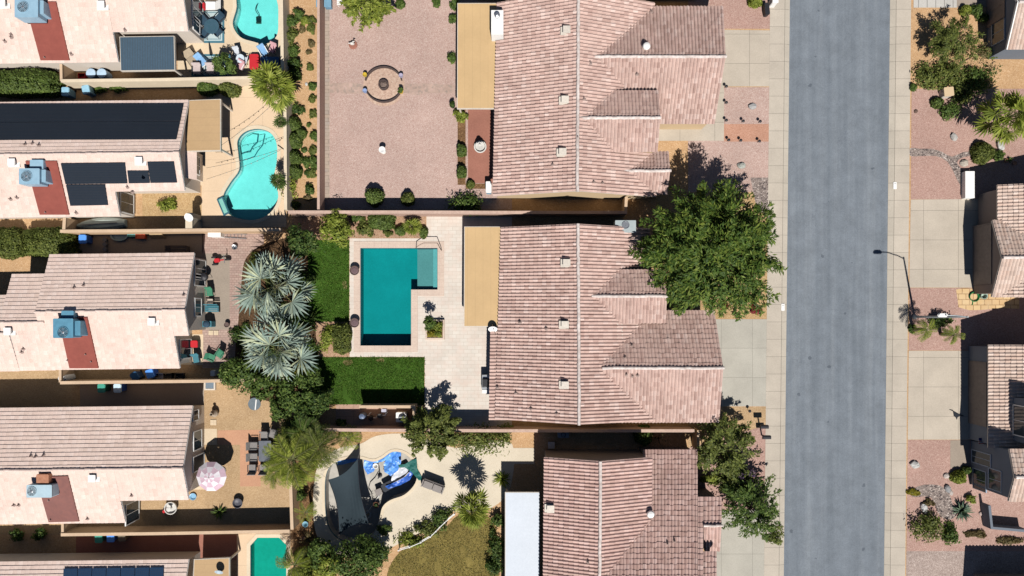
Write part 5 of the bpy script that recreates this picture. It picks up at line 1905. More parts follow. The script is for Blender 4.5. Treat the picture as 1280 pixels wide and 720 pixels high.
for x, y, r, ry, h, m, kind, l in (
        (14, 103, 3.8, .95, 1.7, LEAF_CLIP, 'box', 'thick clipped green hedge in front of the red strip house'),
        (8, 303, 1.15, 1.2, 1.4, LEAF_OLIVE, 'box', 'square olive hedge cut by the left edge of the photo'),
        (60, 303, 2.1, 1.15, 1.4, LEAF_OLIVE, 'box', 'long clipped olive hedge beside the blue bin'),
        (477, 275, 1.02, .72, 1.0, LEAF_CLIP, 'box', 'boxy clipped green hedge at the wall above the teal pool'),
        (427, 423, .68, 1.2, 1.0, LEAF_OLIVE, 'box', 'tall narrow clipped hedge left of the teal pool'),
        (577, 188, .36, .42, .7, LEAF_CLIP, 'box', 'upper boxy shrub beside the red concrete slab'),
        (577, 215, .36, .42, .7, LEAF_CLIP, 'box', 'lower boxy shrub beside the red concrete slab'),
        (467, 245, .75, .75, 1.3, LEAF_CLIP, 'clipped', 'tall rounded green shrub by the wall of the fire pit yard'),
        (509, 248, .55, .55, .9, LEAF_OLIVE, 'clipped', 'yellowish rounded shrub by the wall of the fire pit yard'),
        (577, 144, .55, .5, .7, LEAF_LIME, 'loose', 'yellow green bush at the corner of the upper tan patio cover'),
        (581, 254, 1.45, .95, 1.2, LEAF_MID, 'loose', 'wide spreading bush over the wall by the golden patio cover'),
        (588, 230, .33, .33, .5, LEAF_OLIVE, 'clipped', 'small rounded shrub at the lower end of the red slab'),
        (500, 4, .38, .38, .5, LEAF_MID, 'clipped', 'small green shrub right of the lime tree at the top edge'),
        (545, 3, .36, .36, .5, LEAF_MID, 'loose', 'small bush in a dirt patch at the top edge'),
        (567, 4, .4, .4, .8, LEAF_MID, 'loose', 'bush above the corner of the upper tan patio cover'),
        (566, 23, .35, .45, .7, LEAF_MID, 'loose', 'green shrub growing against the upper end of the patio cover'),
        (564, 72, .34, .45, .7, LEAF_MID, 'loose', 'green shrub with a trailing hose against the patio cover'),
        (455, 283, .75, .8, .8, LEAF_OLIVE, 'loose', 'olive bush between the lime tree and the boxy hedge'),
        (446, 270, .6, .45, .7, LEAF_MID, 'loose', 'green bush at the wall behind the lime tree'),
        (484, 292, .4, .26, .35, LEAF_OLIVE, 'loose', 'low bush under the boxy hedge'),
        (529, 290, .35, .5, .6, LEAF_CLIP, 'clipped', 'small dark clipped shrub at the bed corner by the pool deck'),
        (500, 288, .45, .4, .6, LEAF_CLIP, 'clipped', 'small clipped shrub left of the low lime palm'),
        (408, 422, .75, 1.1, .8, LEAF_LIME, 'loose', 'lime ground bush between the two green lawns'),
        (123, 109.5, .6, .45, .6, LEAF_MID, 'loose', 'left of the two small bushes in the shaded side yard'),
        (145, 109.5, .6, .45, .6, LEAF_MID, 'loose', 'right of the two small bushes in the shaded side yard'),
        (257, 108, .85, .6, 1.3, LEAF_MID, 'clipped', 'left of the two rounded bushes below the pale wall'),
        (285, 110, .85, .6, 1.3, LEAF_OLIVE, 'clipped', 'right of the two rounded bushes below the pale wall'),
        (207, 256, .75, .55, .8, LEAF_LIME, 'loose', 'lime bush beside the solar mat house patio'),
        (20, 669, .6, .55, .8, LEAF_DARK, 'loose', 'left of two dark round bushes in front of the umbrella house'),
        (49, 668, .6, .55, .8, LEAF_DARK, 'loose', 'right of two dark round bushes in front of the umbrella house'),
        (596, 551, 2.4, 1.35, 1.9, LEAF_OLIVE, 'loose', 'wide green bush spreading below the long wall'),
        (630, 546, .9, .9, 1.4, LEAF_OLIVE, 'loose', 'olive bush at the shaded corner of the pool paving'),
        (806, 545, .75, .85, 1.5, LEAF_MID, 'clipped', 'rounded green bush in the alley above the brown roof'),
        (619, 690, .8, 1.5, 1.2, LEAF_DARK, 'loose', 'dark bush along the edge of the white patio roof'),
        (616, 712, .8, .8, 1.2, LEAF_DARK, 'loose', 'dark bush at the bottom edge beside the white patio roof'),
        (623, 650, .6, .7, 1.0, LEAF_MID, 'loose', 'green bush beside the upper corner of the white patio roof'),
        (552, 648, 1.0, .8, .8, LEAF_MID, 'loose', 'green bush at the tip of the white garden fence'),
        (510, 676, 1.1, .6, .6, LEAF_LIME, 'loose', 'low lime bush left of the dry lawn inside the fence'),
        (532, 662, 1.0, .65, .7, LEAF_OLIVE, 'loose', 'low green bush along the edge of the sand coloured deck'),
        (480, 662, .6, .5, .8, LEAF_DARK, 'loose', 'dark bush at the lower tip of the drained pool'),
        (376, 620, .5, .6, .7, LEAF_MID, 'loose', 'green bush in the narrow strip below the feather palm'),
        (395, 690, .5, .5, .9, LEAF_DRY, 'loose', 'dry brown bush in the narrow strip above the bottom palms'),
        (425, 532, .4, .5, .6, LEAF_DARK, 'loose', 'dark bush at the left end of the pool equipment pad'),
        (945, 1, .58, .45, .7, LEAF_LIME, 'clipped', 'bright green rounded shrub at the top edge near the pavement'),
        (948, 330, .6, .5, .5, LEAF_YELLOW, 'loose', 'yellow flowering bush under the edge of the big street tree'),
        (890, 600, .9, .5, .7, LEAF_LIME, 'loose', 'lime bush at the inner corner of the brown roof'),
        (1208, 12, .42, .4, .6, LEAF_LIME, 'clipped', 'small lime shrub at the paved path in the upper right yard'),
        (1222, 12, .5, .5, .7, LEAF_MID, 'loose', 'green shrub beside the small lime shrub in the upper right yard'),
        (1231, 22, .5, .4, .6, LEAF_DARK, 'loose', 'dark shrub beside the gable of the blue grey corner house'),
        (1238, 64, .8, .5, .9, LEAF_MID, 'loose', 'soft green bush under the blue grey house window'),
        (1164, 94, 1.35, 1.05, .9, LEAF_OLIVE, 'loose', 'left juniper mound in the upper right yard'),
        (1192, 92, 1.7, 1.25, 1.1, LEAF_OLIVE, 'loose', 'middle juniper mound behind the beige utility box'),
        (1224, 98, 1.7, 1.3, 1.0, LEAF_MID, 'loose', 'right juniper mound beside the bright fan palm'),
        (1204, 112, 1.1, .9, .9, LEAF_OLIVE, 'loose', 'juniper mound right of the beige utility box'),
        (1190, 138, .9, .75, .8, LEAF_MID, 'loose', 'juniper mound at the edge of the pink gravel'),
        (1173, 128, .5, .45, .6, LEAF_CLIP, 'clipped', 'small rounded shrub below the beige utility box'),
        (1142, 109, .35, .35, .4, LEAF_MID, 'loose', 'small bush touching the east pavement'),
        (1231, 190, .9, .9, .9, LEAF_OLIVE, 'clipped', 'large olive rounded shrub between three boulders'),
        (1252, 195, .5, .45, .5, LEAF_MID, 'loose', 'small loose bush right of the large olive shrub'),
        (1176, 402, .95, .7, .9, LEAF_MID, 'loose', 'green bush under the street lamp head'),
        (1141, 411, .3, .3, .3, LEAF_DARK, 'loose', 'tiny dark bush at the pavement by the lamp pole'),
        (1200, 597, .62, .55, .7, LEAF_LIME, 'clipped', 'lime rounded shrub beside the grey entry path'),
        (1209, 588, .35, .3, .5, LEAF_MID, 'clipped', 'small shrub touching the lime one by the entry path'),
        (1214, 625, .4, .4, .6, LEAF_LIME, 'loose', 'small lime bush behind the blue green agave'),
        (1162, 661, 1.65, 1.4, 1.2, LEAF_OLIVE, 'loose', 'large olive yellow bush by the lower east pavement'),
        (1189, 668, .75, .9, .9, LEAF_MID, 'loose', 'green bush attached to the large olive yellow bush'),
        (1143, 615, .5, .35, .3, LEAF_YELLOW, 'loose', 'straw yellow tuft where the rock stream meets the pavement'),
        (1162, 629, .4, .25, .25, LEAF_DRY, 'loose', 'dry tuft beside a white boulder'),
        (1222, 668, .9, .3, .3, LEAF_DRY, 'loose', 'low straw coloured ground cover left of the corner house'),
        (1262, 676, 1.1, .35, .35, LEAF_DRY, 'loose', 'low straw coloured ground cover below the corner house'),
        (945, 387, .42, .42, .45, LEAF_RED, 'loose', 'round red flowering plant near the driveway edge'),
        (905, 384, .4, .36, .4, LEAF_RED, 'loose', 'red flowering plant in the shade of the big street tree')):
    shrub(x, y, r, h, m, l, kind, ry=ry, name='hedge' if kind == 'box' and max(r, ry) > .9 else 'shrub', cat='hedge' if kind == 'box' and max(r, ry) > .9 else 'shrub')


for x, y, r, h, m, l in ((322, 330, 1.0, .7, LEAF_OLIVE, 'yellowish ground shrub showing through the upper silver palm fronds'), (300, 420, 1.0, .6, LEAF_DARK, 'dark low shrub between the two silver palms on the left'),
                         (378, 400, 1.2, .8, LEAF_DARK, 'dark low shrub between the silver palms and the lawn'), (380, 350, 1.1, .8, LEAF_DARK, 'dark low shrub right of the upper silver palm'),
                         (345, 392, 1.3, .7, LEAF_DARK, 'dark low shrub in the gap between both silver palms'), (385, 435, .9, .7, LEAF_DARK, 'dark low shrub right of the lower silver palm'),
                         (312, 375, .9, .6, LEAF_DARK, 'dark low shrub at the left of the upper silver palm'), (345, 355, 1.2, .6, LEAF_DARK, 'dark low shrub at the foot of the upper silver palm'),
                         (345, 440, 1.2, .6, LEAF_DARK, 'dark low shrub at the foot of the lower silver palm')):
    shrub(x, y, r, h, m, l)


def rosette(px, py, z, L, m, label, n=40, name='agave', w=.05, up=(.2, 1.3), cat='plant'):
    b = W(px, py, z)
    b.z = 0
    t = thing(name, label, cat, b)
    blades('leaves', n, L, m, t, np.random.default_rng(int(px * 3 + py)), w, up)
    MB().lathe([(.09, 0), (.1, .1), (.05, .18)], (0, 0, 0), 8).build('stem', BARK, t, local=True)
    return t


rosette(1205, 640, .4, 1.0, LEAF_AGAVE, 'blue green spiky agave with a round dark shadow', 70, w=.07)
rosette(273, 641, .3, .75, LEAF_MID, 'spiky dark green plant at the wall shade below the umbrella', 40, 'spiky_plant')
rosette(345, 565, .4, .9, LEAF_LIME, 'spiky yellow green plant at the dining table corner', 50, 'spiky_plant')
rosette(373, 598, .3, .8, LEAF_OLIVE, 'spiky olive plant above the narrow strip by the shade sail', 40, 'spiky_plant')
rosette(628, 600, .4, .9, LEAF_LIME, 'spiky lime plant at the right edge of the sand coloured deck', 50, 'spiky_plant')
rosette(384, 676, .4, .9, LEAF_DRY, 'brown withered spiky plant beside the green pool', 40, 'spiky_plant')
rosette(1262, 200, .2, .4, LEAF_MID, 'small spiky plant near two terracotta bowls', 20, 'spiky_plant')



def grass(px_poly, n, m, h=.09, inset=0.02):
    pts = [W(*p) for p in px_poly]
    xs, ys = [p.x for p in pts], [p.y for p in pts]
    rng = np.random.default_rng(n)
    V = []
    k = len(pts)
    while len(V) < n:
        x, y = rng.uniform(min(xs) - inset, max(xs) + inset), rng.uniform(min(ys) - inset, max(ys) + inset)
        ins = False
        for i in range(k):
            p, q = pts[i], pts[i - 1]
            if (p.y > y) != (q.y > y) and x < (q.x - p.x) * (y - p.y) / (q.y - p.y) + p.x:
                ins = not ins
        if not ins or mnoise.noise(Vector((x * .9, y * .9, 3))) < -.42:
            continue
        a = rng.uniform(0, 6.28)
        s = np.array([math.cos(a), math.sin(a), 0]) * rng.uniform(.015, .03)
        t = np.array([rng.normal() * .06, rng.normal() * .06, h * rng.uniform(.5, 1.2)])
        o = np.array([x, y, .016])
        V.append([o - s, o + s, o + t + s * .4, o + t - s * .4])
    g = quads_obj('grass', np.array(V), m)
    tag(g, kind='stuff')
    return g


LEAF_GRASS = leaf('leaf_grass', (.045, .11, .010), (.07, .15, .016), (.12, .18, .03), .3)
LEAF_STRAW = leaf('leaf_straw', (.20, .16, .05), (.27, .22, .08), (.14, .15, .035), .3)
grass([(386, 300), (436.8, 300), (436.8, 402.3), (386, 402.3)], 6500, LEAF_GRASS)
grass([(386, 446.2), (530.9, 446.2), (530.9, 505.5), (386, 505.5)], 11000, LEAF_GRASS)
grass(smooth_loop([(484, 718), (500, 690), (530, 672), (556, 660), (572, 645), (598, 640), (618, 655), (622, 690), (618, 740), (550, 760), (490, 750)]), 9000, LEAF_STRAW, .07)

# ================================================================ boulders
def boulder(px, py, r, label, c=(.42, .40, .37), ry=None, h=None):
    h = h or r * .7
    b = W(px, py, h * .5)
    b.z = 0
    mb = MB()
    mb.ball((0, 0, h * .35), (r, (ry or r), h * .65), 9, 6, .16, int(px + py), -.6)
    o = mb.build('boulder', mat('rock_%d' % int(c[0] * 100), c, tuple(v * .75 for v in c), 6, .9, .2, bump=.03), None)
    o.location = b
    o.rotation_euler = (0, 0, (px * 7 + py) % 6)
    return tag(o, label, 'boulder')


boulder(1193, 171, .36, 'grey boulder alone in the rose gravel under the junipers', ry=.28)
boulder(1206, 204, .36, 'tan grey boulder beside the curved rock stream', (.45, .40, .33), .3)
boulder(1251, 182, .5, 'flat pale boulder at the foot of the bright fan palm', (.5, .49, .46), .28)
boulder(1145, 139, .17, 'small dark brown rock near the upper east pavement', (.14, .09, .07))
boulder(941, 133, .35, 'grey boulder in the gravel beside the upper driveway', (.38, .37, .36), .25)
boulder(927, 207, .36, 'grey green boulder at the edge of the big tree shadow', (.36, .37, .33), .26)
boulder(1144, 581, .42, 'white grey boulder close to the lower east pavement', (.5, .49, .47), .32)
boulder(1183, 595, .24, 'small pinkish rock below the grey entry path', (.48, .42, .38))
boulder(1185, 611, .36, 'dark grey boulder at the head of the lower rock stream', (.28, .28, .28), .26)
boulder(1189, 616, .26, 'pale flat rock touching the dark grey boulder', (.48, .46, .42), .18)
boulder(1155, 635, .42, 'white boulder above the large olive yellow bush', (.55, .54, .52), .28)
boulder(1227, 642, .2, 'small pink rock right of the agave', (.46, .36, .32))
boulder(383, 105, .14, 'small pale rock in the dirt planting strip', (.5, .45, .38))
boulder(439, 545, .2, 'small dark rock beside the low feather palm', (.2, .19, .18))


# ================================================================ street furniture
M_POLE = mat('galvanised_pole', (.42, .45, .46), (.36, .39, .40), 6, .5, .5, .3)
b = W(1143, 396, 0)
top = W(1204, 398.5, 6.7)
t = thing('street_lamp', 'tall grey street lamp with its arm reaching over the east pavement', 'street lamp', b)
b = Vector((b.x, (395 - 397) / S, 0))
mb = MB()
mb.tube((0, 0, 0), (0, 0, 3.4), .10, .085, 10)
mb.tube((0, 0, 3.4), (0, 0, 6.7), .085, .06, 10)
mb.build('pole', M_POLE, t, local=True)
MB().lathe([(.2, 0), (.2, .1), (.13, .25), (.1, .3)], (0, 0, 0), 12).build('base', M_POLE, t, local=True)
MB().path([(0, 0, 6.55), (-.5, .05, 6.85), (-1.1, .1, 7.0), (-1.75, .12, 7.03)], .04, 8).build('arm', M_POLE, t, local=True)
mb = MB()
mb.box((-2.05, .13, 7.04), (.75, .3, .12), 0, .8, .1)
o = mb.build('lamp_head', M_WHITE, t, local=True)
mb = MB()
mb.lathe([(.05, 0), (.05, .08), (.02, .1)], (-1.9, .13, 7.1), 8)
mb.build('photocell', M_STEEL, o, local=True)


def meter_lid():
    t = thing('utility_cover', '', 'utility cover', ZERO)
    MB().box((0, 0, .012), (.28, .58, .03), 0, 1, .03).build('lid', M_WHITE, t, local=True)
    MB().tube((-.05, .15, .028), (.05, .15, .028), .02, .02, 6).build('handle', M_STEEL, t, local=True)
    return t


b = W(978.5, 384)
place('lid', meter_lid, (b.x, b.y, .014), 'white rectangular utility cover in the west pavement')['group'] = 'utility covers in the pavements'
b = W(1118.5, 232)
place('lid', meter_lid, (b.x, b.y, .014), 'white rectangular utility cover in the east pavement')


def mailbox():
    t = thing('mailbox', '', 'mailbox', ZERO)
    MB().box((0, 0, .5), (.1, .1, 1.0)).build('post', M_DARK, t, local=True)
    mb = MB()
    prof = [(-.15, 0), (.15, 0), (.15, .16)] + [(.15 * math.cos(a), .16 + .12 * math.sin(a)) for a in (.6, 1.2, 1.9, 2.5)] + [(-.15, .16)]
    mb.add([(-.32, y, 1.0 + z) for y, z in prof] + [(.32, y, 1.0 + z) for y, z in prof],
           [list(range(len(prof))), list(range(len(prof), 2 * len(prof)))] + [[i, (i + 1) % len(prof), len(prof) + (i + 1) % len(prof), len(prof) + i] for i in range(len(prof))])
    o = mb.build('box', M_DARK, t, local=True)
    MB().box((.325, 0, 1.13), (.02, .26, .24)).build('door', M_DARK, o, local=True)
    return t


for x, y, l in ((954, 533, 'upper of the two black mailboxes by the lower west pavement'), (957, 546, 'lower of the two black mailboxes by the lower west pavement')):
    b = W(x, y, .9)
    b.z = 0
    place('mailbox', mailbox, b, l)['group'] = 'mailboxes by the pavement'
b = W(967, 2, .5)
b.z = 0
t = thing('utility_pedestal', 'white utility pedestal at the top edge of the west pavement', 'utility box', b)
MB().box((0, 0, .45), (.5, .55, .9), 0, .92, .05).build('cabinet', M_WHITE, t, local=True)
MB().box((0, 0, .92), (.52, .56, .05), 0, .9, .05).build('lid', M_WHITE, t, local=True)
b = W(958, 12, .4)
b.z = 0
t = thing('planter_pot', 'dark tapered planter beside the white utility pedestal', 'planter', b)
MB().box((0, 0, .3), (.34, .9, .6), .1, 1.1, .06).build('pot', M_DARK, t, local=True)
b = W(1183, 116, .4)
b.z = 0
t = thing('utility_box', 'beige square utility box among the juniper bushes', 'utility box', b)
MB().box((0, 0, .35), (.75, .7, .7), .1, .95, .05).build('cabinet', M_TRIM, t, local=True)
MB().box((0, 0, .72), (.82, .76, .06), .1, .97, .05).build('lid', M_STUCCO, t, local=True)


def path_light():
    t = thing('path_light', '', 'garden light', ZERO)
    MB().tube((0, 0, 0), (0, 0, .42), .02, .02, 6).build('stake', M_DARK, t, local=True)
    MB().lathe([(.03, .40), (.13, .43), (.12, .47), (.03, .52)], (0, 0, 0), 10).build('lamp_shade', M_DARK, t, local=True)
    return t


for x, y, l in ((906, 152, 'first path light above the red path counting from the roof'), (927, 153, 'second path light above the red path counting from the roof'), (948, 153.5, 'third path light above the red path counting from the roof'),
                (909, 176.5, 'first path light below the red path counting from the roof'), (924, 177, 'second path light below the red path counting from the roof'), (947, 178, 'third path light below the red path counting from the roof'),
                (906, 110, 'path light at the lower corner of the upper driveway'), (906, 130, 'path light beside the concrete strip at the upper house'), (932, 391, 'path light near the red flowering plant'), (935, 513, 'path light at the lower edge of the middle driveway')):
    b = W(x, y)
    place('plight', path_light, b, l)['group'] = 'small black path lights in the front yards'

# thin dark triangle with two pointed tails, flat on the drive
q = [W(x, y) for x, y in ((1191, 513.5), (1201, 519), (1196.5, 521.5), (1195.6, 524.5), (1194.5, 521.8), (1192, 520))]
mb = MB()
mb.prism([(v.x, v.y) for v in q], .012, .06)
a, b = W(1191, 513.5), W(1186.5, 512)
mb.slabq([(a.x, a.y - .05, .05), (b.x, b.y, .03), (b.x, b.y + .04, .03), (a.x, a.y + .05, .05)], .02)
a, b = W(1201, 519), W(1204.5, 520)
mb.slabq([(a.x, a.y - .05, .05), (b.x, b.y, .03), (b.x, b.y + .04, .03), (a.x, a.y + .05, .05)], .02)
tag(mb.build('dark_triangle', mat('navy_black', (.018, .022, .030), None, 6)), 'dark pointed flat shape on the lower east driveway', 'cloth')
# garden hose and reel
b = W(1217, 371)
t = thing('garden_hose', 'coiled green garden hose on the flagstones', 'hose', b)
mb = MB()
for k in range(3):
    r = .34 + .03 * k
    mb.path([(r * math.cos(a * .3142), r * math.sin(a * .3142), .04 + .045 * k) for a in range(21)], .03, 6)
mb.path([(-.1, -.36, .05), (-.1, -.55, .05), (-.15, -.7, .05)], .03, 6)
mb.build('coil', mat('green_hose', (.02, .20, .06), None, 4, .5), t, local=True)
b = W(1227, 370)
t = thing('storage_tub', 'pale green tub beside the coiled garden hose', 'tub', b)
MB().lathe([(.22, 0), (.26, .35), (.29, .36), (.23, .34), (.2, .05)], (0, 0, 0), 14).build('tub', mat('mint_plastic', (.42, .55, .46), None, 4, .5), t, local=True)


# ================================================================ garden ornaments
def pot(px, py, r, h, m, label, plant=None, name='planter_pot', zoff=0.0):
    b = W(px, py, h * .6)
    b.z = zoff
    t = thing(name, label, 'planter', b)
    MB().lathe([(r * .62, 0), (r * .95, h * .8), (r * 1.08, h * .82), (r * 1.08, h), (r * .9, h), (r * .85, h * .86), (.01, h * .84)], (0, 0, 0), 16).build('pot', m, t, local=True)
    if plant:
        rng = np.random.default_rng(int(px * py))
        P, N, _ = crown_cloud(r * 1.3, r * 1.1, 8, 24, h + r * .5, rng, .45, -.2)
        quads_obj('plant', leaves(P, N, .09, .5, rng), plant, t)
    return t


M_TERRA = mat('terracotta', (.42, .20, .12), (.36, .16, .09), 6)
M_YPOT = mat('yellow_glaze', (.55, .40, .05), (.45, .30, .04), 5, .35)
M_LPOT = mat('lilac_glaze', (.40, .36, .46), (.32, .30, .40), 5, .35)
M_BPOT = mat('blue_glaze', (.20, .28, .50), (.3, .36, .5), 5, .35)
M_CREAMS = mat('cast_stone', (.62, .60, .56), (.52, .50, .46), 8, .8)
M_BROWNM = mat('bronze_metal', (.13, .085, .075), (.10, .07, .06), 6, .6)
M_BRICKR = mat('fire_ring_stone', (.09, .06, .055), (.06, .045, .04), 8)
pot(456.5, 94, .17, .5, M_YPOT, 'yellow pot at the upper left of the fire pit ring', None)
pot(501.5, 95, .17, .5, M_LPOT, 'lilac pot at the upper right of the fire pit ring')
pot(456.5, 114, .17, .5, M_BPOT, 'blue and white pot at the lower left of the fire pit ring')
pot(501.5, 114.5, .19, .45, M_YPOT, 'yellow pot at the lower right of the fire pit ring', LEAF_MID)
for l, a0, a1 in (('upper curved bench wall around the fire pit', .24, 2.9), ('lower curved bench wall around the fire pit', 3.5, 5.95)):
    c = W(480, 106.5)
    t = thing('curved_wall', l, 'seat wall', c)
    pts = [(1.55 * math.cos(a0 + (a1 - a0) * k / 18), 1.45 * math.sin(a0 + (a1 - a0) * k / 18)) for k in range(19)]
    mb = MB()
    mb.ribbon(pts, .08, 0, .26)
    mb.build('wall', M_BRICKR, t, local=True)
    mb = MB()
    mb.ribbon(pts, .1, .26, .29)
    mb.build('wall_cap', M_BRICKR, t, local=True)
c = W(480, 107)
mb = MB()
mb.lathe([(1.72, .008), (1.72, .02), (.01, .02)], (0, 0, 0), 36)
o = mb.build('paving', gravel('fire_pit_paving', C(204, 174, 154), C(184, 154, 136), C(214, 190, 170), 5, .15))
o.location = c
tag(o, kind='structure')
t = thing('fire_pit', 'round dark fire pit in the middle of the circular seat walls', 'fire pit', c)
MB().lathe([(.42, .02), (.42, .34), (.32, .35), (.30, .12), (.01, .1)], (0, 0, 0), 20).build('ring', M_BRICKR, t, local=True)
mb = MB()
mb.ball((0, 0, .14), (.28, .28, .1), 12, 5, .2, 3)
mb.build('ash', mat('ash', (.22, .16, .13), (.12, .09, .08), 8), t, local=True)
b = W(440, 54, .4)
b.z = 0
t = thing('garden_statue', 'pale bird statue on a round pink base in the gravel', 'statue', b)
MB().lathe([(.36, .01), (.36, .08), (.3, .1), (.01, .1)], (0, 0, 0), 16).build('base', M_RED, t, local=True)
mb = MB()
mb.ball((0, 0, .34), (.2, .13, .2), 12, 7)
mb.tube((.1, 0, .45), (.16, 0, .72), .06, .04, 8)
mb.ball((.18, 0, .76), (.08, .06, .06), 8, 6)
mb.tube((.24, 0, .76), (.34, 0, .74), .025, .008, 6)
mb.tube((-.15, 0, .36), (-.34, 0, .42), .07, .02, 6)
mb.tube((0, .05, .1), (0, .05, .22), .02, .02, 5)
mb.tube((0, -.05, .1), (0, -.05, .22), .02, .02, 5)
mb.build('bird', M_CREAMS, t, local=True, smooth=True)
for px, py, r, h, l in ((477.5, 187, .26, .75, 'white stone birdbath standing alone in the pink gravel'),):
    b = W(px, py, h)
    b.z = 0
    t = thing('birdbath', l, 'birdbath', b)
    MB().lathe([(.2, 0), (.2, .06), (.09, .12), (.07, h * .7), (.12, h * .85)], (0, 0, 0), 14).build('pedestal', M_CREAMS, t, local=True)
    MB().lathe([(.08, h * .82), (r, h * .95), (r * 1.05, h), (r * .85, h), (.02, h * .9)], (0, 0, 0), 18).build('bowl', M_WHITE, t, local=True)
b = W(600, 182, .7)
b.z = 0
t = thing('fountain', 'white tiered stone fountain on the red slab', 'fountain', b)
MB().lathe([(.42, .0), (.48, .3), (.52, .34), (.42, .34), (.4, .12), (.02, .1)], (0, 0, 0), 24).build('basin', M_CREAMS, t, local=True)
MB().lathe([(.1, .1), (.08, .6), (.34, .72), (.36, .76), (.3, .75), (.07, .7), (.06, 1.05), (.18, 1.12), (.19, 1.15), (.1, 1.14), (.03, 1.3), (.01, 1.34)], (0, 0, 0), 20).build('tiers', M_CREAMS, t, local=True)
pot(566, 132.5, .2, .5, M_DARK, 'dark pot at the lower corner of the upper tan patio cover', LEAF_DARK)
pot(1258, 201, .16, .14, M_TERRA, 'left of two small terracotta bowls by the east pillar wall', None)
pot(1268, 204, .16, .14, M_TERRA, 'right of two small terracotta bowls by the east pillar wall', None)
for px, py, l in ((443, 338, 'upper round brown fire bowl on the teal pool edge'), (443, 403.5, 'lower round brown fire bowl on the teal pool edge')):
    b = W(px, py, .5)
    b.z = .04
    t = thing('fire_bowl', l, 'fire bowl', b, 'round fire bowls beside the teal pool')
    MB().lathe([(.2, 0), (.24, .1), (.37, .42), (.40, .46), (.36, .48), (.33, .4), (.01, .36)], (0, 0, 0), 20).build('bowl', M_BROWNM, t, local=True)
    mb = MB()
    mb.lathe([(.33, .39), (.2, .43), (.01, .44)], (0, 0, 0), 14)
    mb.build('lava_rock', mat('lava', (.16, .10, .11), (.10, .07, .07), 14), t, local=True)
# brick planter in the deck
a, b = W(532, 400), W(556, 424)
t = thing('raised_planter', 'square brick planter full of flowers in the travertine deck', 'planter', ((a.x + b.x) / 2, (a.y + b.y) / 2, 0))
mb = MB()
mb.ribbon([(-.72, -.75), (.72, -.75), (.72, .75), (-.72, .75)], .14, 0, .26, True)
mb.build('brick_edge', M_COPING, t, local=True)
MB().box((0, 0, .1), (1.3, 1.36, .2)).build('soil', M_DARKSOIL, t, local=True)
rng = np.random.default_rng(77)
for nm, (x, y), r, m in (('flowers', (-.25, -.35), .4, LEAF_YELLOW), ('plant', (.3, .25), .5, LEAF_LIME), ('plant', (-.35, .35), .45, LEAF_MID), ('plant', (.3, -.35), .4, LEAF_LIME)):
    P, N, _ = crown_cloud(r, r * .8, 10, 26, .5, rng, .4, -.2)
    P += np.array([x, y, 0])
    quads_obj(nm, leaves(P, N, .1, .5, rng), m, t)
b0 = W(540, 402)
t = thing('small_tree', 'slim young tree standing in the brick planter', 'tree', (b0.x, b0.y, .2))
P, N, cen = crown_cloud(.62, .5, 14, 26, 1.5, np.random.default_rng(9), .35, -.5)
quads_obj('crown', leaves(P, N, .11, .4, np.random.default_rng(9)), LEAF_MID, t)
mb = MB()
mb.tube((0, 0, -.02), (.02, 0, 1.2), .045, .03, 6)
for c in cen[:7]:
    mb.tube((.02, 0, 1.15), tuple(c), .02, .008, 4)
mb.build('trunk', BARK, t, local=True)


# ================================================================ outdoor furniture
def chair(seatm, framem, w=.56, d=.56, hb=.85, arms=True):
    def mk():
        t = thing('patio_chair', '', 'chair', ZERO)
        MB().box((0, 0, .42), (w, d, .09), 0, .96, .04).build('seat', seatm, t, local=True)
        mb = MB()
        mb.slabq([(-w / 2, d / 2 - .02, .46), (w / 2, d / 2 - .02, .46), (w / 2, d / 2 + .16, hb), (-w / 2, d / 2 + .16, hb)], .06)
        mb.build('backrest', seatm, t, local=True)
        for sx in (-1, 1):
            for sy in (-1, 1):
                MB().tube((sx * (w / 2 - .03), sy * (d / 2 - .04), 0), (sx * (w / 2 - .03), sy * (d / 2 - .04), .4), .02, .02, 6).build('leg', framem, t, local=True)
            if arms:
                mb = MB()
                mb.box((sx * w / 2, 0, .62), (.06, d, .035))
                mb.tube((sx * w / 2, -d / 2 + .04, .38), (sx * w / 2, -d / 2 + .04, .61), .016, .016, 5)
                mb.build('armrest', framem, t, local=True)
        return t
    return mk


def lounger(cushion, frame, L=1.8, w=.65):
    def mk():
        t = thing('sun_lounger', '', 'lounger', ZERO)
        mb = MB()
        mb.ribbon([(-w / 2, -L / 2), (w / 2, -L / 2), (w / 2, L / 2), (-w / 2, L / 2)], .05, .24, .3, True)
        mb.build('frame', frame, t, local=True)
        MB().box((0, -L * .17, .35), (w * .95, L * .64, .1), 0, .97, .05).build('cushion', cushion, t, local=True)
        mb = MB()
        mb.slabq([(-w * .47, L * .15, .4), (w * .47, L * .15, .4), (w * .47, L * .48, .75), (-w * .47, L * .48, .75)], .1)
        mb.build('backrest', cushion, t, local=True)
        for sx in (-1, 1):
            for sy in (-1, 1):
                MB().box((sx * w * .45, sy * L * .42, .12), (.05, .05, .24)).build('leg', frame, t, local=True)
        return t
    return mk


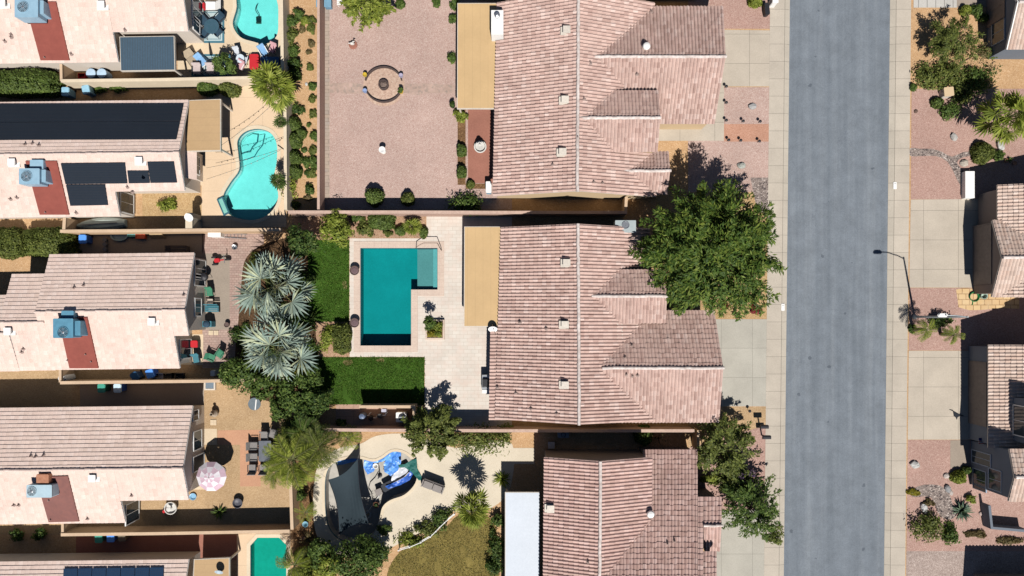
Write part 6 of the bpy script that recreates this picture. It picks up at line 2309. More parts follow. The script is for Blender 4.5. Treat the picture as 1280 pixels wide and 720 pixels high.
def table(px, py, shape, dims, h, topm, legm, label, rz=0, zoff=0):
    b = W(px, py, h)
    b.z = zoff
    t = thing('patio_table', label, 'table', b, rz=rz)
    mb = MB()
    if shape == 'round':
        r = dims[0]
        mb.lathe([(r, h - .04), (r, h), (.01, h)], (0, 0, 0), 24)
        mb.build('tabletop', topm, t, local=True)
        MB().lathe([(r * .55, 0), (r * .5, .04), (.05, .08), (.04, h - .04)], (0, 0, 0), 14).build('pedestal', legm, t, local=True)
    else:
        w, d = dims
        MB().box((0, 0, h - .025), (w, d, .05), 0, 1, .03).build('tabletop', topm, t, local=True)
        for sx in (-1, 1):
            for sy in (-1, 1):
                MB().box((sx * (w / 2 - .06), sy * (d / 2 - .06), (h - .05) / 2), (.06, .06, h - .05)).build('leg', legm, t, local=True)
    return t


def rug(px, py, w, d, c1, c2, label):
    b = W(px, py)
    t = thing('outdoor_rug', label, 'rug', (b.x, b.y, .012))
    MB().box((0, 0, .006), (w, d, .012)).build('border', c2, t, local=True)
    MB().box((0, 0, .016), (w - .35, d - .35, .008)).build('field', c1, t, local=True)
    mb = MB()
    mb.ribbon([(-w / 2 + .32, -d / 2 + .32), (w / 2 - .32, -d / 2 + .32), (w / 2 - .32, d / 2 - .32), (-w / 2 + .32, d / 2 - .32)], .05, .0205, .024, True)
    mb.build('stripe', c2, t, local=True)
    return t


def spot(px, py, h=.4):
    b = W(px, py, h)
    b.z = .014
    return b


M_NAVY = mat('navy_sling', (.030, .065, .10), (.022, .05, .08), 6)
M_TEAL = mat('teal_fabric', (.06, .20, .24), (.05, .16, .20), 6)
M_GREENF = mat('green_plastic', (.06, .22, .13), (.05, .18, .11), 6, .5)
M_TANF = mat('tan_sling', (.36, .29, .20), (.30, .24, .17), 8)
M_REDF = mat('red_cushion', (.52, .02, .03), (.44, .018, .025), 5)
M_LBLUE = mat('light_blue_fabric', (.22, .40, .62), (.18, .34, .55), 5)
M_GREYF = mat('grey_wicker', (.30, .27, .25), (.20, .18, .17), 16)
M_BLUEP = mat('blue_plastic', (.035, .16, .60), (.03, .13, .52), 4, .45)
M_PINKF = mat('pink_fabric', (.60, .34, .36), None, 5)
rug(264.5, 32.5, 2.15, 2.85, mat('pale_rug', (.44, .52, .52), (.38, .47, .48), 10), mat('teal_rug_border', (.06, .17, .22), None, 10), 'pale rug with teal border under the navy dining set')
rug(264, 82, 3.3, 1.9, MATS['pale_rug'], MATS['teal_rug_border'], 'pale rug with teal border lying below the navy dining set')
table(264.5, 33, 'round', (.62,), .72, mat('glass_top', (.05, .10, .14), (.04, .09, .12), 3, .2), M_DARK, 'round dark glass dining table on the pale rug', zoff=.03)
for x, y, a, l in ((254, 25, 2.3 - 1.57, 'navy dining chair at the upper left of the glass table'), (274, 24, -.75, 'navy dining chair at the upper right of the glass table'),
                   (257, 41, 2.4, 'navy dining chair at the lower left of the glass table'), (272, 39.5, -2.4, 'navy dining chair at the lower right of the glass table')):
    o = place('navy_chair', chair(M_NAVY, M_DARK, .68, .68), spot(x, y), l, a)
    o.location.z = .03
    o['group'] = 'navy chairs around the glass table'
b = spot(266, 7)
place('white_lounge', lounger(M_WHITE, M_DARK, 1.5, .72), b, 'white cushioned lounger above the navy dining set', -1.57)
b = spot(254.5, 7, .6)
t = thing('cushion', 'red cushion at the head of the white lounger', 'cushion', (b.x, b.y, .42))
MB().box((0, 0, .1), (.2, .6, .24), 0, .8, .06).build('pillow', M_REDF, t, local=True)
place('tan_lounge', lounger(M_TANF, M_DARK, 1.35, .85), spot(239.5, 73), 'tan reclining chair near the corner of the blue patio cover', .6)
place('blue_lounge', lounger(M_LBLUE, M_WHITE, .95, .6), spot(251, 75), 'light blue and white folding chair on the lower rug', .7)
for x, l in ((247, 'left of the two dark framed chairs along the pale wall'), (264, 'right of the two dark framed chairs along the pale wall')):
    place('dark_chair', chair(mat('pale_cushion', (.5, .42, .40), None, 5), M_DARK, .72, .6), spot(x, 88), l, 0)['group'] = 'dark framed chairs along the pale wall'
b = W(257, 72, 1.4)
b.z = 0
t = thing('closed_umbrella', 'closed navy patio umbrella standing on the lower rug', 'umbrella', b)
MB().tube((0, 0, .05), (0, 0, 2.5), .022, .022, 6).build('pole', M_DARK, t, local=True)
MB().lathe([(.04, 1.1), (.14, 1.15), (.10, 1.9), (.04, 2.45)], (0, 0, 0), 10).build('canopy', M_NAVY, t, local=True)
MB().lathe([(.26, .0), (.26, .07), (.05, .12)], (0, 0, 0), 14).build('base', M_DARK, t, local=True)
table(300, 73, 'round', (.36,), .7, mat('white_top', (.6, .68, .74), None, 4, .3), M_WHITE, 'small round white table right of the citrus tree')
for x, y, a, l in ((297, 67, .2, 'white chair above the small round white table'), (305, 75, -1.8, 'white chair right of the small round white table')):
    place('white_chair', chair(mat('white_sling', (.55, .58, .62), None, 5), M_DARK, .5, .5), spot(x, y), l, a)['group'] = 'white chairs at the small round table'
place('pink_chair', chair(M_PINKF, M_WHITE, .55, .5), spot(301, 83), 'pink striped chair below the small round white table', -.5)
b = spot(318.5, 78, .3)
t = thing('storage_bench', 'bright red cushioned ottoman beside the top left pool', 'ottoman', b)
MB().box((0, 0, .2), (.72, 1.2, .4), 0, 1, .08).build('base', M_REDF, t, local=True)
MB().box((0, 0, .44), (.78, 1.28, .09), 0, .97, .1).build('cushion', M_REDF, t, local=True)
place('sky_chair', chair(M_LBLUE, M_WHITE, .6, .6), spot(330, 65), 'blue and white folding chair at the lower end of the top left pool', .5)
place('rose_chair', chair(M_PINKF, M_DARK, .55, .55), spot(341, 62), 'pink chair at the lower right of the top left pool', -.4)
b = W(337, 76, .6)
b.z = 0
t = thing('storage_box', 'long blue lidded storage box in the corner by the lime fan palm', 'storage box', b)
MB().box((0, 0, .28), (1.5, .62, .56), 0, 1, .04).build('box', mat('deep_blue_plastic', (.03, .09, .18), None, 4, .4), t, local=True)
MB().box((0, 0, .59), (1.56, .68, .06), 0, .97, .05).build('lid', mat('deep_blue_lid', (.05, .13, .26), None, 4, .4), t, local=True)

# stepped roof house patio
b = W(275, 325, .5)
b.z = .012
t = thing('tricycle', 'red ride-on tricycle on the grey patio near the silver palm', 'tricycle', b, rz=.1)
mb = MB()
mb.tube((-.55, 0, .35), (.35, 0, .45), .06, .05, 8)
mb.tube((.35, 0, .45), (.5, 0, .85), .04, .03, 8)
mb.box((-.25, 0, .5), (.5, .36, .12), 0, .8, .06)
mb.build('frame', M_REDF, t, local=True)
MB().tube((.5, -.32, .86), (.5, .32, .86), .03, .03, 6).build('handlebar', M_STEEL, t, local=True)
for x, y in ((-.55, .3), (-.55, -.3), (.55, 0)):
    MB().tube((x, y - .05, .24), (x, y + .05, .24), .24, .24, 16).build('wheel', M_DARK, t, local=True)
b = W(255, 346, .8)
b.z = .012
t = thing('barbecue', 'round black kettle barbecue by the house wall', 'barbecue', b)
MB().lathe([(.08, .55), (.3, .62), (.36, .8), (.3, .98), (.1, 1.06), (.02, 1.08)], (0, 0, 0), 18).build('kettle', M_DARK, t, local=True)
for k in range(3):
    a = k * 2.094
    MB().tube((.15 * math.cos(a), .15 * math.sin(a), .6), (.35 * math.cos(a), .35 * math.sin(a), 0), .02, .02, 6).build('leg', M_STEEL, t, local=True)
place('green_chair', chair(M_GREENF, M_GREENF, .55, .52), spot(262.5, 366), 'green plastic chair beside the small pale table', .1)
table(262.5, 377, 'square', (.45, .45), .45, mat('pale_table', (.55, .46, .38), None, 5), M_DARK, 'small square pale table between green chair and teal bench')
b = spot(265, 386)
t = thing('garden_bench', 'teal slatted bench on the grey patio', 'bench', b)
for k in range(4):
    pass
mb = MB()
for k in range(4):
    mb.box((0, -.2 + k * .13, .43), (1.15, .1, .035))
mb.build('seat', M_TEAL, t, local=True)
mb = MB()
for k in range(3):
    mb.box((0, .3 + .03 * k, .55 + .12 * k), (1.15, .03, .09))
mb.build('backrest', M_TEAL, t, local=True)
for sx in (-1, 1):
    MB().box((sx * .5, 0, .21), (.06, .5, .42)).build('leg', M_DARK, t, local=True)
b = W(261, 405, .5)
b.z = .012
t = thing('gas_grill', 'teal blue covered grill at the lower end of the grey patio', 'grill', b)
MB().box((0, 0, .45), (.75, .5, .8), 0, 1, .05).build('cart', M_TEAL, t, local=True)
MB().lathe([(.3, .85), (.28, 1.0), (.15, 1.1), (.02, 1.12)], (0, 0, 0), 12).build('hood', M_NAVY, t, local=True)
pot(284, 406, .2, .4, M_BROWNM, 'brown pot on the lower right corner of the grey patio')
b = W(243, 430, .5)
b.z = .014
t = thing('cushion_chair', 'chair with a bright red seat cushion in the recessed patio', 'chair', b)
MB().box((0, 0, .24), (.62, .62, .48), 0, 1, .05).build('base', M_DARK, t, local=True)
MB().box((0, 0, .52), (.6, .6, .1), 0, .95, .08).build('cushion', M_REDF, t, local=True)
place('teal_chair', chair(M_TEAL, M_DARK, .6, .55), spot(246, 449), 'teal chair in the lower corner of the recessed patio', .2)
place('green_chair', chair(M_GREENF, M_GREENF), spot(265, 447), 'green plastic chair left of the citrus tree', 1.2)
place('green_chair', chair(M_GREENF, M_GREENF), spot(275, 443), 'green plastic chair touching the citrus tree', -.6)
b = W(293, 309, .3)
b.z = 0
t = thing('bucket', 'small grey round bucket beside the upper silver palm', 'bucket', b)
MB().lathe([(.16, 0), (.21, .3), (.23, .31), (.18, .29), (.15, .04), (.01, .03)], (0, 0, 0), 14).build('bucket', M_STEEL, t, local=True)
b = W(270, 293.5, .5)
b.z = 0
t = thing('white_cabinet', 'low white cabinet against the tan wall', 'cabinet', b)
MB().box((0, 0, .4), (1.0, .38, .8), 0, 1, .02).build('carcass', M_WHITE, t, local=True)
MB().box((0, 0, .82), (1.06, .42, .04)).build('top', M_WHITE, t, local=True)
b = W(294, 294.5, .2)
b.z = 0
t = thing('ladder', 'aluminium ladder lying along the tan wall', 'ladder', b, rz=-.06)
for s in (-1, 1):
    MB().box((0, s * .18, .06), (1.8, .05, .07)).build('rail', M_STEEL, t, local=True)
for k in range(6):
    MB().tube((-.75 + k * .3, -.18, .06), (-.75 + k * .3, .18, .06), .018, .018, 6).build('rung', M_STEEL, t, local=True)
b = W(267, 407 + 7, .3)
# stepping slab pair below the patio
for x, l in ((264, 'left of two square stepping slabs below the grey patio'), (270.5, 'right of two square stepping slabs below the grey patio')):
    b = W(x, 416)
    o = MB().box((0, 0, .03), (.38, .38, .05), 0, 1, .02).build('stepping_slab', M_CREAM)
    o.location = (b.x, b.y, .012)
    tag(o, l, 'paving slab', 'stepping slabs below the grey patio')


# ---------------------------------------------------------------- bins and yard clutter
def bin_maker(body, lid):
    def mk():
        t = thing('wheelie_bin', '', 'bin', ZERO)
        MB().box((0, 0, .48), (.5, .58, .92), 0, 1.16, .05).build('body', body, t, local=True)
        MB().box((0, -.02, .98), (.64, .76, .08), 0, .92, .08).build('lid', lid, t, local=True)
        for s in (-1, 1):
            MB().tube((s * .24, .3, .1), (s * .3, .3, .1), .1, .1, 10).build('wheel', M_DARK, t, local=True)
        MB().tube((-.25, .38, .9), (.25, .38, .9), .02, .02, 6).build('handle', M_DARK, t, local=True)
        return t
    return mk


M_BINB = mat('bin_blue', (.03, .10, .42), (.025, .09, .38), 4, .45)
M_BINBL = mat('bin_blue_lid', (.10, .30, .80), (.09, .27, .74), 4, .45)
M_BING = mat('bin_green', (.02, .12, .09), (.018, .11, .08), 4, .45)
M_BINGL = mat('bin_green_lid', (.06, .32, .24), (.05, .28, .21), 4, .45)
M_BINP = mat('bin_pale_lid', (.50, .66, .74), (.45, .6, .7), 4, .45)


def gbin(key, b1, l1, x, y, label, rz=0.):
    b = W(x, y, 1.0)
    b.z = 0
    o = place(key, bin_maker(b1, l1), b, label, rz)
    o['group'] = 'wheeled bins in the side yards'


gbin('binb', M_BINB, M_BINBL, 103, 298.5, 'blue wheeled bin at the end of the olive hedge')
gbin('binb', M_BINB, M_BINBL, 138, 672, 'blue wheeled bin below the tan wall at the bottom left')
gbin('bing', M_BING, M_BINGL, 123, 673, 'green wheeled bin below the tan wall at the bottom left')
gbin('bing', M_BING, M_BINGL, 126.5, 485, 'green wheeled bin below the wall of the stepped roof house')
gbin('binp', M_BINB, M_BINP, 146.5, 485, 'blue wheeled bin with a pale lid next to the green one')
gbin('binb', M_BINB, M_BINBL, 187, 467, 'bright blue wheeled bin above the tan wall', .3)
gbin('bind', mat('bin_navy', (.02, .06, .14), None, 4, .45), mat('bin_navy_lid', (.03, .10, .22), None, 4, .45), 168, 470.5, 'navy wheeled bin tilted beside the bright blue one', .6)
gbin('binc', mat('bin_sky', (.20, .38, .52), None, 4, .45), mat('bin_sky_lid', (.28, .50, .64), None, 4, .45), 81.5, 114, 'pale blue wheeled bin left of the two small bushes')
gbin('binc', None, None, 107, 111.5, 'pale blue wheeled bin touching the left small bush', .2)
gbin('bing2', mat('bin_brown', (.12, .09, .06), None, 4, .5), mat('bin_brown_lid', (.16, .13, .09), None, 4, .5), 152, 671, 'brown wheeled bin beside the blue one at the bottom left')

for x, l in ((113.5, 'left of two blue white round drums under the eaves'), (127, 'right of two blue white round drums under the eaves')):
    b = W(x, 91.5, .9)
    b.z = 0
    t = thing('drum', l, 'drum', b, 'round drums under the eaves')
    MB().lathe([(.38, 0), (.40, .4), (.38, .85), (.4, .88), (.39, .92), (.3, .95), (.01, 1.0)], (0, 0, 0), 20).build('drum', mat('drum_blue', (.42, .55, .68), (.36, .50, .64), 4, .35), t, local=True)
b = W(102, 95, .3)
b.z = 0
t = thing('crate', 'small red plastic crate left of the two drums', 'crate', b)
mb = MB()
mb.ribbon([(-.28, -.2), (.28, -.2), (.28, .2), (-.28, .2)], .04, 0, .32, True)
mb.box((0, 0, .03), (.5, .34, .04))
mb.build('crate', M_REDF, t, local=True)
# boat
b = W(125, 280, .5)
b.z = 0
t = thing('boat', 'upturned pale grey green boat lying in the narrow side yard', 'boat', b, rz=.06)
mb = MB()
vs, fs = [], []
n = 13
for i in range(n):
    u = i / (n - 1)
    w = .62 * (math.sin(math.pi * min(1, .06 + u * .82)) ** .7)
    x = -2.0 + 4.0 * u
    for k in range(7):
        a = math.pi * k / 6
        vs.append((x, w * math.cos(a), .05 + .62 * (.4 + .6 * math.sin(math.pi * min(1, .1 + u * .7))) * math.sin(a) ** .8))
for i in range(n - 1):
    for k in range(6):
        fs.append([i * 7 + k, i * 7 + k + 1, (i + 1) * 7 + k + 1, (i + 1) * 7 + k])
fs += [list(range(7)), list(range((n - 1) * 7, n * 7))]
mb.add(vs, fs)
mb.build('hull', mat('boat_paint', (.42, .47, .43), (.36, .41, .38), 4, .4), t, local=True)
MB().box((0, 0, .69), (3.0, .05, .06)).build('keel', M_GREYF, t, local=True)
# clutter along the wall above the stepped roof house
items = (
    ('paddling_pool', 147, 294.5, 'blue grey oval paddling pool leaning on the tan wall', 'paddling pool', 'oval', (.55, .3), mat('pool_vinyl', (.22, .34, .42), (.16, .26, .34), 4, .4)),
    ('storage_tub', 175, 293.5, 'orange red plastic tub against the tan wall', 'tub', 'tub', (.36, .3), mat('red_plastic', (.58, .10, .05), None, 4, .4)),
    ('storage_tub', 164, 292.5, 'teal and white tub left of the orange red tub', 'tub', 'tub', (.3, .2), mat('aqua_plastic', (.12, .42, .44), None, 4, .4)),
    ('board', 196, 294, 'tan wooden board leaning behind the orange red tub', 'board', 'board', (1.2, .5), mat('plywood', (.45, .32, .18), None, 4)),
    ('garden_table', 222, 311, 'dark brown wooden table in the shaded side yard', 'table', 'slats', (1.8, .5), mat('dark_wood', (.10, .08, .07), None, 8)),
)
for nm, x, y, l, cat, kind, dim, m in items:
    b = W(x, y, .4)
    b.z = 0
    t = thing(nm, l, cat, b)
    if kind == 'oval':
        mb = MB(Matrix.Diagonal((1.35, .8, 1, 1)))
        mb.lathe([(.5, 0), (.55, .2), (.52, .25), (.45, .2), (.42, .06), (.01, .05)], (0, 0, 0), 20)
        mb.build('rim', m, t, local=True)
    elif kind == 'tub':
        mb = MB()
        mb.ribbon([(-dim[0], -dim[1]), (dim[0], -dim[1]), (dim[0], dim[1]), (-dim[0], dim[1])], .04, .02, .4, True)
        mb.box((0, 0, .2), (dim[0] * 2 - .06, dim[1] * 2 - .06, .3))
        mb.build('tub', m, t, local=True)
    elif kind == 'board':
        MB().slabq([(-dim[0] / 2, -.25, 0.04), (dim[0] / 2, -.25, .04), (dim[0] / 2 - .2, .25, .7), (-dim[0] / 2, .25, .7)], .03).build('panel', m, t, local=True)
    else:
        mb = MB()
        for k in range(4):
            mb.box((0, -.2 + .13 * k, .72), (dim[0], .1, .04))
        mb.build('tabletop', m, t, local=True)
        for sx in (-1, 1):
            MB().box((sx * .8, 0, .35), (.06, .45, .7)).build('leg', m, t, local=True)
for k, y in enumerate((299.5, 305.5, 311.5)):
    b = W(131, y, .3)
    b.z = 0
    t = thing('paint_bucket', ('topmost', 'middle', 'lowest')[k] + ' of three grey buckets in a row in the shaded side yard', 'bucket', b, 'grey buckets in a row')
    MB().lathe([(.14, 0), (.17, .34), (.18, .35), (.01, .35)], (0, 0, 0), 12).build('bucket', mat('grey_plastic', (.16, .16, .17), None, 4, .5), t, local=True)
b = W(83.5, 472, .7)
b.z = 0
t = thing('propane_tank', 'white round topped tank beside the short gate wall', 'tank', b)
MB().lathe([(.26, 0), (.33, .06), (.33, 1.2), (.26, 1.4), (.1, 1.5), (.01, 1.52)], (0, 0, 0), 18).build('tank', M_WHITE, t, local=True)
MB().tube((0, 0, 1.45), (.36, -.03, 1.3), .06, .05, 8).build('valve', M_WHITE, t, local=True)
for x, l, m in ((197, 'pale grey wire cart above the tan wall', M_STEEL), (212, 'brown wooden crate above the tan wall', mat('crate_wood', (.18, .13, .09), None, 6)), (222, 'black wheelbarrow above the tan wall', M_DARK)):
    b = W(x, 470.5, .5)
    b.z = 0
    t = thing('garden_cart', l, 'cart', b)
    mb = MB()
    mb.ribbon([(-.45, -.25), (.45, -.25), (.5, .25), (-.5, .25)], .04, .25, .6, True)
    mb.box((0, 0, .27), (.85, .45, .04))
    mb.build('tray', m, t, local=True)
    for sx in (-1, 1):
        MB().tube((sx * .3, -.28, .15), (sx * .3, -.22, .15), .15, .15, 12).build('wheel', M_DARK, t, local=True)
    MB().path([(.5, 0, .5), (.75, 0, .65), (.8, -.1, .66)], .02, 5).build('handle', M_DARK, t, local=True)
b = W(267, 466.5, .5)
b.z = 0
t = thing('pool_filter', 'white box shaped filter at the end of the tan wall', 'filter', b)
MB().box((0, 0, .35), (.4, .5, .7), 0, .9, .06).build('housing', M_WHITE, t, local=True)
MB().tube((.0, .3, .3), (.3, .3, .3), .05, .05, 8).build('pipe', M_GREYF, t, local=True)
b = W(262, 482, .25)
b.z = 0
t = thing('utility_box', 'square grey framed box with a dark grille lying on tan gravel', 'utility box', b)
mb = MB()
mb.ribbon([(-.4, -.32), (.4, -.32), (.4, .32), (-.4, .32)], .12, 0, .25, True)
mb.build('frame', M_TRIM, t, local=True)
MB().box((0, 0, .12), (.66, .5, .2)).build('grille', mat('slate_grille', (.16, .21, .26), None, 8), t, local=True)
b = W(318, 505, .6)
b.z = 0
t = thing('round_table', 'round grey table with a white stripe under the citrus trees', 'table', b)
MB().lathe([(.52, .58), (.52, .62), (.01, .62)], (0, 0, 0), 24).build('tabletop', mat('slate_top', (.16, .19, .21), (.12, .15, .17), 4, .4), t, local=True)
MB().lathe([(.3, 0), (.05, .06), (.05, .58)], (0, 0, 0), 12).build('pedestal', M_DARK, t, local=True)
MB().box((.12, -.05, .632), (.09, .85, .02), -.1).build('stripe', M_WHITE, t, local=True)
# sculpture / chiminea with a slab
b = W(267, 517, .5)
b.z = 0
t = thing('chiminea', 'round dark and cream chiminea on the tan gravel', 'chiminea', b)
MB().lathe([(.2, 0), (.3, .2), (.3, .45), (.12, .7), (.1, .95), (.13, 1.0), (.09, .98), (.07, .75)], (0, 0, 0), 16).build('body', mat('cream_clay', (.42, .35, .26), (.2, .15, .11), 4), t, local=True)
MB().box((0, .2, .3), (.2, .28, .2)).build('mouth', M_DARK, t, local=True)
b = W(267, 528)
o = MB().box((0, 0, .03), (.5, .45, .05), 0, 1, .02).build('stepping_slab', M_CREAM)
o.location = (b.x, b.y, .004)
tag(o, 'single cream stepping slab below the chiminea', 'paving slab')

# striped umbrella
b = W(263.5, 596, 2.25)
b.z = 0
t = thing('patio_umbrella', 'open pink and white striped patio umbrella with ten panels', 'umbrella', b)
mb = MB()
n = 10
M_PK = mat('umbrella_pink', (.56, .40, .46), (.52, .37, .43), 8)
M_PW = mat('umbrella_white', (.70, .66, .68), (.64, .60, .63), 8)
for k in range(n):
    a0, a1 = 2 * math.pi * k / n, 2 * math.pi * (k + 1) / n
    ring = [(.06, 2.62), (.42, 2.55), (.85, 2.38), (1.22, 2.14)]
    for j in range(3):
        (r0, z0), (r1, z1) = ring[j], ring[j + 1]
        mb.mi = (k + j) % 2 if j else k % 2
        am = (a0 + a1) / 2
        sag0, sag1 = (.97 if j else 1), .955
        pts = [(r0 * math.cos(a0), r0 * math.sin(a0), z0), (r1 * math.cos(a0), r1 * math.sin(a0), z1), (r1 * sag1 * math.cos(am), r1 * sag1 * math.sin(am), z1 - .02), (r0 * sag0 * math.cos(am), r0 * sag0 * math.sin(am), z0 - (.01 if j else 0))]
        mb.slabq(pts, .012)
        pts = [pts[3], pts[2], (r1 * math.cos(a1), r1 * math.sin(a1), z1), (r0 * math.cos(a1), r0 * math.sin(a1), z0)]
        mb.slabq(pts, .012)
mb.build('canopy', [M_PK, M_PW], t, local=True)
mb = MB()
for k in range(n):
    a = 2 * math.pi * k / n
    mb.tube((.06 * math.cos(a), .06 * math.sin(a), 2.58), (1.2 * math.cos(a), 1.2 * math.sin(a), 2.12), .012, .012, 4)
mb.build('ribs', M_WHITE, t, local=True)
MB().tube((0, 0, .05), (0, 0, 2.72), .025, .025, 8).build('pole', M_WHITE, t, local=True)
MB().lathe([(.3, 0), (.3, .08), (.06, .14)], (0, 0, 0), 16).build('base', M_GREYF, t, local=True)
table(266, 592, 'round', (.5,), .72, M_GREYF, M_DARK, 'round table underneath the striped umbrella')
# dining set on the rose patio
table(331, 564, 'square', (1.0, 1.7), .73, mat('grey_table_top', (.14, .15, .17), (.11, .12, .14), 4, .4), M_DARK, 'rectangular grey dining table beside the feather palm')
for x, y, a, l in ((317.5, 557, 1.57, 'upper left dining chair at the rectangular grey table'), (317.5, 571, 1.57, 'lower left dining chair at the rectangular grey table'), (331, 546, 0, 'dining chair at the upper end of the rectangular grey table'),
                   (342, 543, -.3, 'brown dining chair pushed away from the upper table end'), (316, 585, 3.14, 'left of two dining chairs below the rectangular grey table'), (330, 585, 3.14, 'right of two dining chairs below the rectangular grey table'), (344, 560, -1.57, 'dining chair on the palm side of the rectangular grey table')):
    place('dine', chair(mat('grey_sling', (.24, .22, .21), (.18, .17, .16), 10), M_DARK, .66, .6), spot(x, y), l, a)['group'] = 'dining chairs around the rectangular grey table'
b = W(297, 629, .4)
b.z = 0
t = thing('fire_bowl', 'oval dark grey fire bowl on tan gravel below the umbrella', 'fire bowl', b)
MB().lathe([(.2, 0), (.36, .25), (.42, .45), (.38, .47), (.3, .3), (.01, .22)], (0, 0, 0), 20).build('bowl', mat('dark_bowl', (.10, .10, .12), (.07, .07, .08), 5, .5), t, local=True)
b = W(241, 621, .15)
b.z = 0
t = thing('water_bowl', 'small pale blue bowl near the corner of the umbrella house', 'bowl', b)
MB().lathe([(.2, 0), (.28, .14), (.3, .15), (.24, .13), (.18, .03), (.01, .03)], (0, 0, 0), 16).build('bowl', mat('sky_plastic', (.25, .45, .62), None, 4, .4), t, local=True)
b = W(212, 636, .6)
b.z = 0
t = thing('garden_fountain', 'round cream fountain bowl beside the recessed patio', 'fountain', b)
MB().lathe([(.3, 0), (.5, .3), (.52, .5), (.46, .5), (.42, .3), (.01, .26)], (0, 0, 0), 20).build('bowl', M_CREAMS, t, local=True)
MB().lathe([(.07, .25), (.05, .7), (.2, .78), (.16, .8), (.02, .82)], (0, 0, 0), 14).build('spout', M_CREAMS, t, local=True)
b = W(205, 639, .5)
b.z = 0
t = thing('toy_car', 'red ride-on toy beside the round cream fountain bowl', 'toy', b, rz=.7)
MB().box((0, 0, .22), (.65, .28, .22), 0, .8, .08).build('body', M_REDF, t, local=True)
MB().tube((.2, -.15, .5), (.2, .15, .5), .02, .02, 6).build('handlebar', M_DARK, t, local=True)
for x in (-.22, .22):
    MB().tube((x, -.17, .1), (x, .17, .1), .1, .1, 10).build('wheel', M_DARK, t, local=True)
b = W(275, 713, 2.7)
t = thing('satellite_dish', 'small blue grey satellite dish on the little brown patio cover', 'satellite dish', (b.x, b.y, 2.5))
mb = MB(Matrix.Translation((0, 0, .35)) @ Matrix.Rotation(.8, 4, 'X'))
mb.lathe([(.02, 0), (.2, .03), (.32, .1), (.33, .1), (.2, .01), (.02, -.02)], (0, 0, 0), 16, False)
mb.build('dish', mat('dish_grey', (.36, .44, .50), None, 4, .4), t, local=True)
MB().tube((0, 0, 0), (0, 0, .34), .025, .025, 6).build('mast', M_DARK, t, local=True)
b = W(232, 270, 2.9)
t = thing('satellite_dish', 'pale satellite dish on the corner post by the kidney pool patio', 'satellite dish', (b.x, b.y, 0))
mb = MB(Matrix.Translation((0, 0, 2.3)) @ Matrix.Rotation(.5, 4, 'X'))
mb.lathe([(.02, 0), (.2, .03), (.34, .1), (.35, .1), (.2, .01), (.02, -.02)], (0, 0, 0), 16, False)
mb.build('dish', M_WHITE, t, local=True)
MB().tube((0, 0, 0), (0, 0, 2.3), .035, .03, 6).build('mast', M_STEEL, t, local=True)
# string lights over the kidney pool
for k, (a, b) in enumerate((((276, 182), (351, 120)), ((258, 210), (352, 186)), ((258, 224), (350, 188)))):
    p0, p1 = W(*a, 2.5), W(*b, 2.3)
    c = (p0 + p1) / 2
    t = thing('string_lights', ('string of small bulbs rising from the brown patio cover to the fan palm', 'upper string of small bulbs stretched across the kidney pool', 'lower string of small bulbs stretched across the kidney pool')[k], 'string lights', (c.x, c.y, 0))
    pts = [p0.lerp(p1, i / 12) - Vector((0, 0, .35 * math.sin(math.pi * i / 12))) for i in range(13)]
    mb = MB()
    mb.path(pts, .012, 4)
    mb.build('cable', M_DARK, t)
    for p in pts[1:-1]:
        MB().ball(p - Vector((0, 0, .07)), (.04, .04, .06), 6, 4).build('bulb', M_TRIM, t)
b = W(354, 186, 1.2)
b.z = 0
t = thing('post', 'thin dark post holding the string lights by the kidney pool wall', 'post', b)
MB().tube((0, 0, 0), (0, 0, 2.4), .05, .05, 8).build('pole', M_DARK, t, local=True)
MB().lathe([(.12, 0), (.12, .03), (.06, .06)], (0, 0, 0), 10).build('foot', M_DARK, t, local=True)

# ---------------------------------------------------------------- pool equipment, grill, deck corner
b = W(501.5, 521.5, .8)
b.z = .02
t = thing('pool_heater', 'white square heat pump with a round fan on the equipment pad', 'heat pump', b)
MB().box((0, 0, .42), (.85, .80, .82), 0, 1, .06).build('cabinet', M_WHITE, t, local=True)
g = MB().lathe([(.32, .835), (.32, .87), (.29, .87), (.29, .84)], (.1, 0, 0), 20, False).build('fan_guard', M_DARK, t, local=True)
MB().lathe([(.29, .838), (.29, .842), (.01, .842)], (.1, 0, 0), 18).build('fan_well', M_DARK, t, local=True)
mb = MB()
for k in range(4):
    a = k * 1.571
    mb.box((.1 + .14 * math.cos(a), .14 * math.sin(a), .855), (.24, .09, .012), a)
mb.build('fan', M_STEEL, g, local=True)
for x, y, r, h, l, m in ((452, 521, .28, 1.0, 'blue grey cylindrical pool filter on the equipment pad', mat('filter_blue', (.13, .17, .26), None, 4, .4)), (463, 523, .2, .5, 'dark pool pump left of the middle of the equipment pad', M_DARK),
                        (474, 520, .2, .6, 'dark pool pump with a pale lid on the equipment pad', mat('pump_grey', (.10, .10, .10), None, 4, .5))):
    b = W(x, y, h)
    b.z = .02
    t = thing('pool_pump', l, 'pool equipment', b)
    MB().lathe([(r * .9, 0), (r, .1), (r, h * .75), (r * .8, h * .92), (.03, h)], (0, 0, 0), 16).build('housing', m, t, local=True)
    MB().path([(0, 0, .25), (.45, 0, .25), (.45, .1, .25), (.6, .25, .1)], .035, 6).build('pipe', M_WHITE, t, local=True)
b = W(480, 513, .6)
b.z = .02
t = thing('control_box', 'pale lilac control box on the equipment pad', 'pool equipment', b)
MB().box((0, 0, .45), (.4, .25, .5), 0, 1, .03).build('cabinet', mat('lilac_grey', (.45, .45, .55), None, 4, .4), t, local=True)
MB().tube((0, 0, 0), (0, 0, .22), .04, .04, 6).build('post', M_STEEL, t, local=True)
b = W(607, 480, .8)
b.z = .01
t = thing('gas_grill', 'steel gas grill along the house wall on the travertine deck', 'grill', b)
